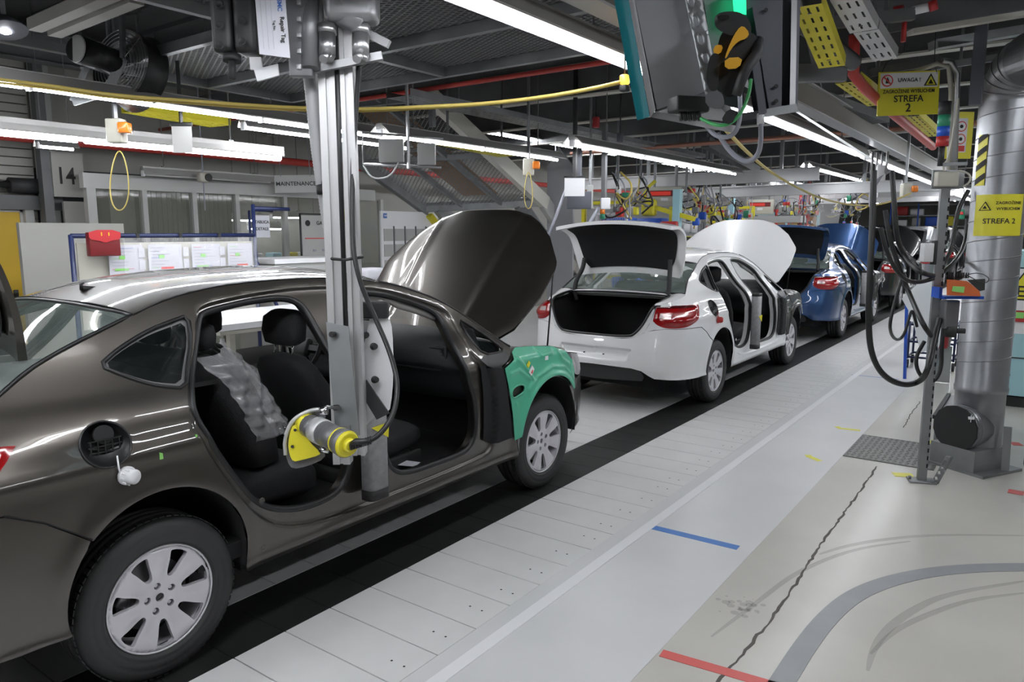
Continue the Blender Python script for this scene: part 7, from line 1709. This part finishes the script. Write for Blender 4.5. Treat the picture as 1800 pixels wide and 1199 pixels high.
# tangles of hoses and fittings over the line, and guard frames behind them
random.seed(33)
wd_ = ('left of the farther display box', 'above the white bonnet', 'right of the nearer display box', 'above the blue boot lid', 'over the red column', 'behind the yellow arm', 'by the small signal tower', 'beyond the blue bonnet', 'above the black saloon', 'near the farther mast', 'under the nearest crane beam', 'under the second crane beam', 'under the third crane beam', 'left of the hanging hoses')
for i, (px, py, d_) in enumerate(((1290, 372, 15), (1265, 378, 13.5), (1240, 362, 12.8), (1410, 375, 16), (1425, 362, 18.5), (1205, 372, 12.2), (1085, 352, 10.8), (1475, 372, 20), (1500, 366, 22), (1310, 385, 16.8), (1125, 350, 11.6), (1150, 388, 14), (1380, 368, 17.2), (1515, 350, 14))):
    t = thing('hose_tangle', D(px, py, d_), 'small tangle of hoses and fittings hanging %s' % wd_[i], 'hoses', 'hose tangles over the line'); zz = t.location.z
    for j in range(5):
        a_ = [Vector((random.uniform(-.3, .3), random.uniform(-.1, .1), random.uniform(-.3, .25))) for _ in range(5)]; a_[0] = Vector((random.uniform(-.1, .1), 0, .4))
        k = MB(); k.tube(chaikin([tuple(v) for v in a_], 2, False), random.uniform(.008, .016), 6); k.build('hose', ('cable_black', 'cable_grey', 'steel', 'cable_yellow', 'cable_black')[j], t)
    for j in range(4):
        k = MB(); k.rbox((random.uniform(-.25, .25), random.uniform(-.1, .1), random.uniform(-.25, .2)), (random.uniform(.05, .12), .08, random.uniform(.06, .16)), .015); k.build('fitting', ('steel', 'ink_red', 'tool_yellow', 'sign_white', 'holder_blue', 'tool_grey', 'green_paint')[(i+j*2) % 7], t)
    k = MB(); k.seg((0, 0, .3), (0, 0, 4.1-zz), .03, .03); k.build('hanger', 'galv', t)
for i, (x, y, m_, lab) in enumerate(((-6.4, 12.4, 'yellow_rail', 'yellow guard frame behind the nearer display box'), (-6.6, 14.4, 'galv', 'grey guard frame behind the pale blue mast'), (-6.4, 16.8, 'yellow_rail', 'second yellow guard frame farther down the line'), (-6.7, 19.6, 'red', 'red guard frame farther down the line'), (-6.5, 23, 'cabinet_blue', 'pale blue guard frame far down the line'))):
    t = thing('guard_frame', (x, y, 0), lab, 'guard')
    for dx in (-.9, 0, .9): k = MB(); k.box((dx, 0, 1.15), (.07, .07, 2.3)); k.build('upright', m_, t)
    for z_ in (.9, 1.6, 2.28): k = MB(); k.box((0, 0, z_), (1.86, .05, .06)); k.build('rail', m_, t)
    for dx in (-.45, .45): k = MB(); k.box((dx, .02, 1.92), (.78, .02, .5)); k.build('panel', ('sheet_grey', 'sign_white', 'box_grey', 'sheet_grey', 'oak')[i], t)
# wrapped parts hanging behind the blue car
o = thing('wrapped_part', D(1455, 375, 17), 'clear wrapped part hanging above the blue bonnet', 'wrapped part'); k = MB(); k.tube([(0, 0, .5), (.05, 0, .2), (-.05, 0, -.2), (0, 0, -.5)], [.05, .25, .3, .15], 12); k.build('wrapping', 'clear_film', o)
k = MB(); k.seg((0, 0, .4), (0, 0, 1.4), .02, .02); k.build('hook', 'steel', o)
# stored things at the far right aisle
random.seed(8)
for i in range(14):
    x = random.uniform(-.8, 2.6); y = random.uniform(13, 36); h_ = random.uniform(.9, 1.9); ci = i % 6
    o = thing('pallet_cage', (x, y, 0), '%s stillage in the right aisle, %s from the camera' % (lb[ci], names[i]), 'stillage')
    o.location.y = 13+1.7*i; o.location.x = (.4, 1.6, 2.6)[i % 3]+.2*sin(i)
    k = MB(); k.box((0, 0, h_*.5), (.8, .9, h_*.9)); k.build('load', mbn[ci], o)
    k = MB()
    for sx in (-.42, .42):
        for sy in (-.47, .47): k.box((sx, sy, h_*.5), (.05, .05, h_))
    k.build('frame', ('galv', 'holder_blue', 'yellow_rail')[i % 3], o)
random.seed(21)
cr0 = MB().rbox((0, 0, 0), (1, .4, 1), .05).build('distant_crate', 'box_grey'); nC = 0
for j in range(5):
    for i in range(14):
        if random.random() < .25: continue
        c = cr0 if nC == 0 else cr0.copy()
        if nC: COL.objects.link(c)
        nC += 1; w_ = random.uniform(.35, .75); h_ = random.uniform(.25, .5)
        c.location = (-6.6+.72*i, 44.5, .35+.56*j+h_/2); c.scale = (w_, 1, h_)
        ci = random.randrange(8); mm = ('sign_white', 'cabinet_blue', 'yellow_rail', 'red', 'box_grey', 'ink_green', 'holder_blue', 'sign_white')[ci]
        tag(c, '%s crate on the far shelving, %s shelf, %s along from the left' % (('white', 'pale blue', 'yellow', 'red', 'grey', 'green', 'blue', 'white')[ci], ('lowest', 'second', 'third', 'fourth', 'top')[j], names[i].replace('nearest', 'first')), 'crate', 'crates on the far shelving')
        c.material_slots[0].link = 'OBJECT'; c.material_slots[0].material = M[mm]
shf = thing('far_shelving', (-1.9, 44.5, 0), 'long grey shelving across the far end of the hall', 'shelving')
for j in range(6): k = MB(); k.box((0, 0, .32+.56*j), (10.4, .6, .04)); k.build('shelf', 'galv', shf)
for i in range(9): k = MB(); k.box((-5.2+1.3*i, -.28, 1.6), (.06, .06, 3.2)); k.build('upright', 'holder_blue', shf)
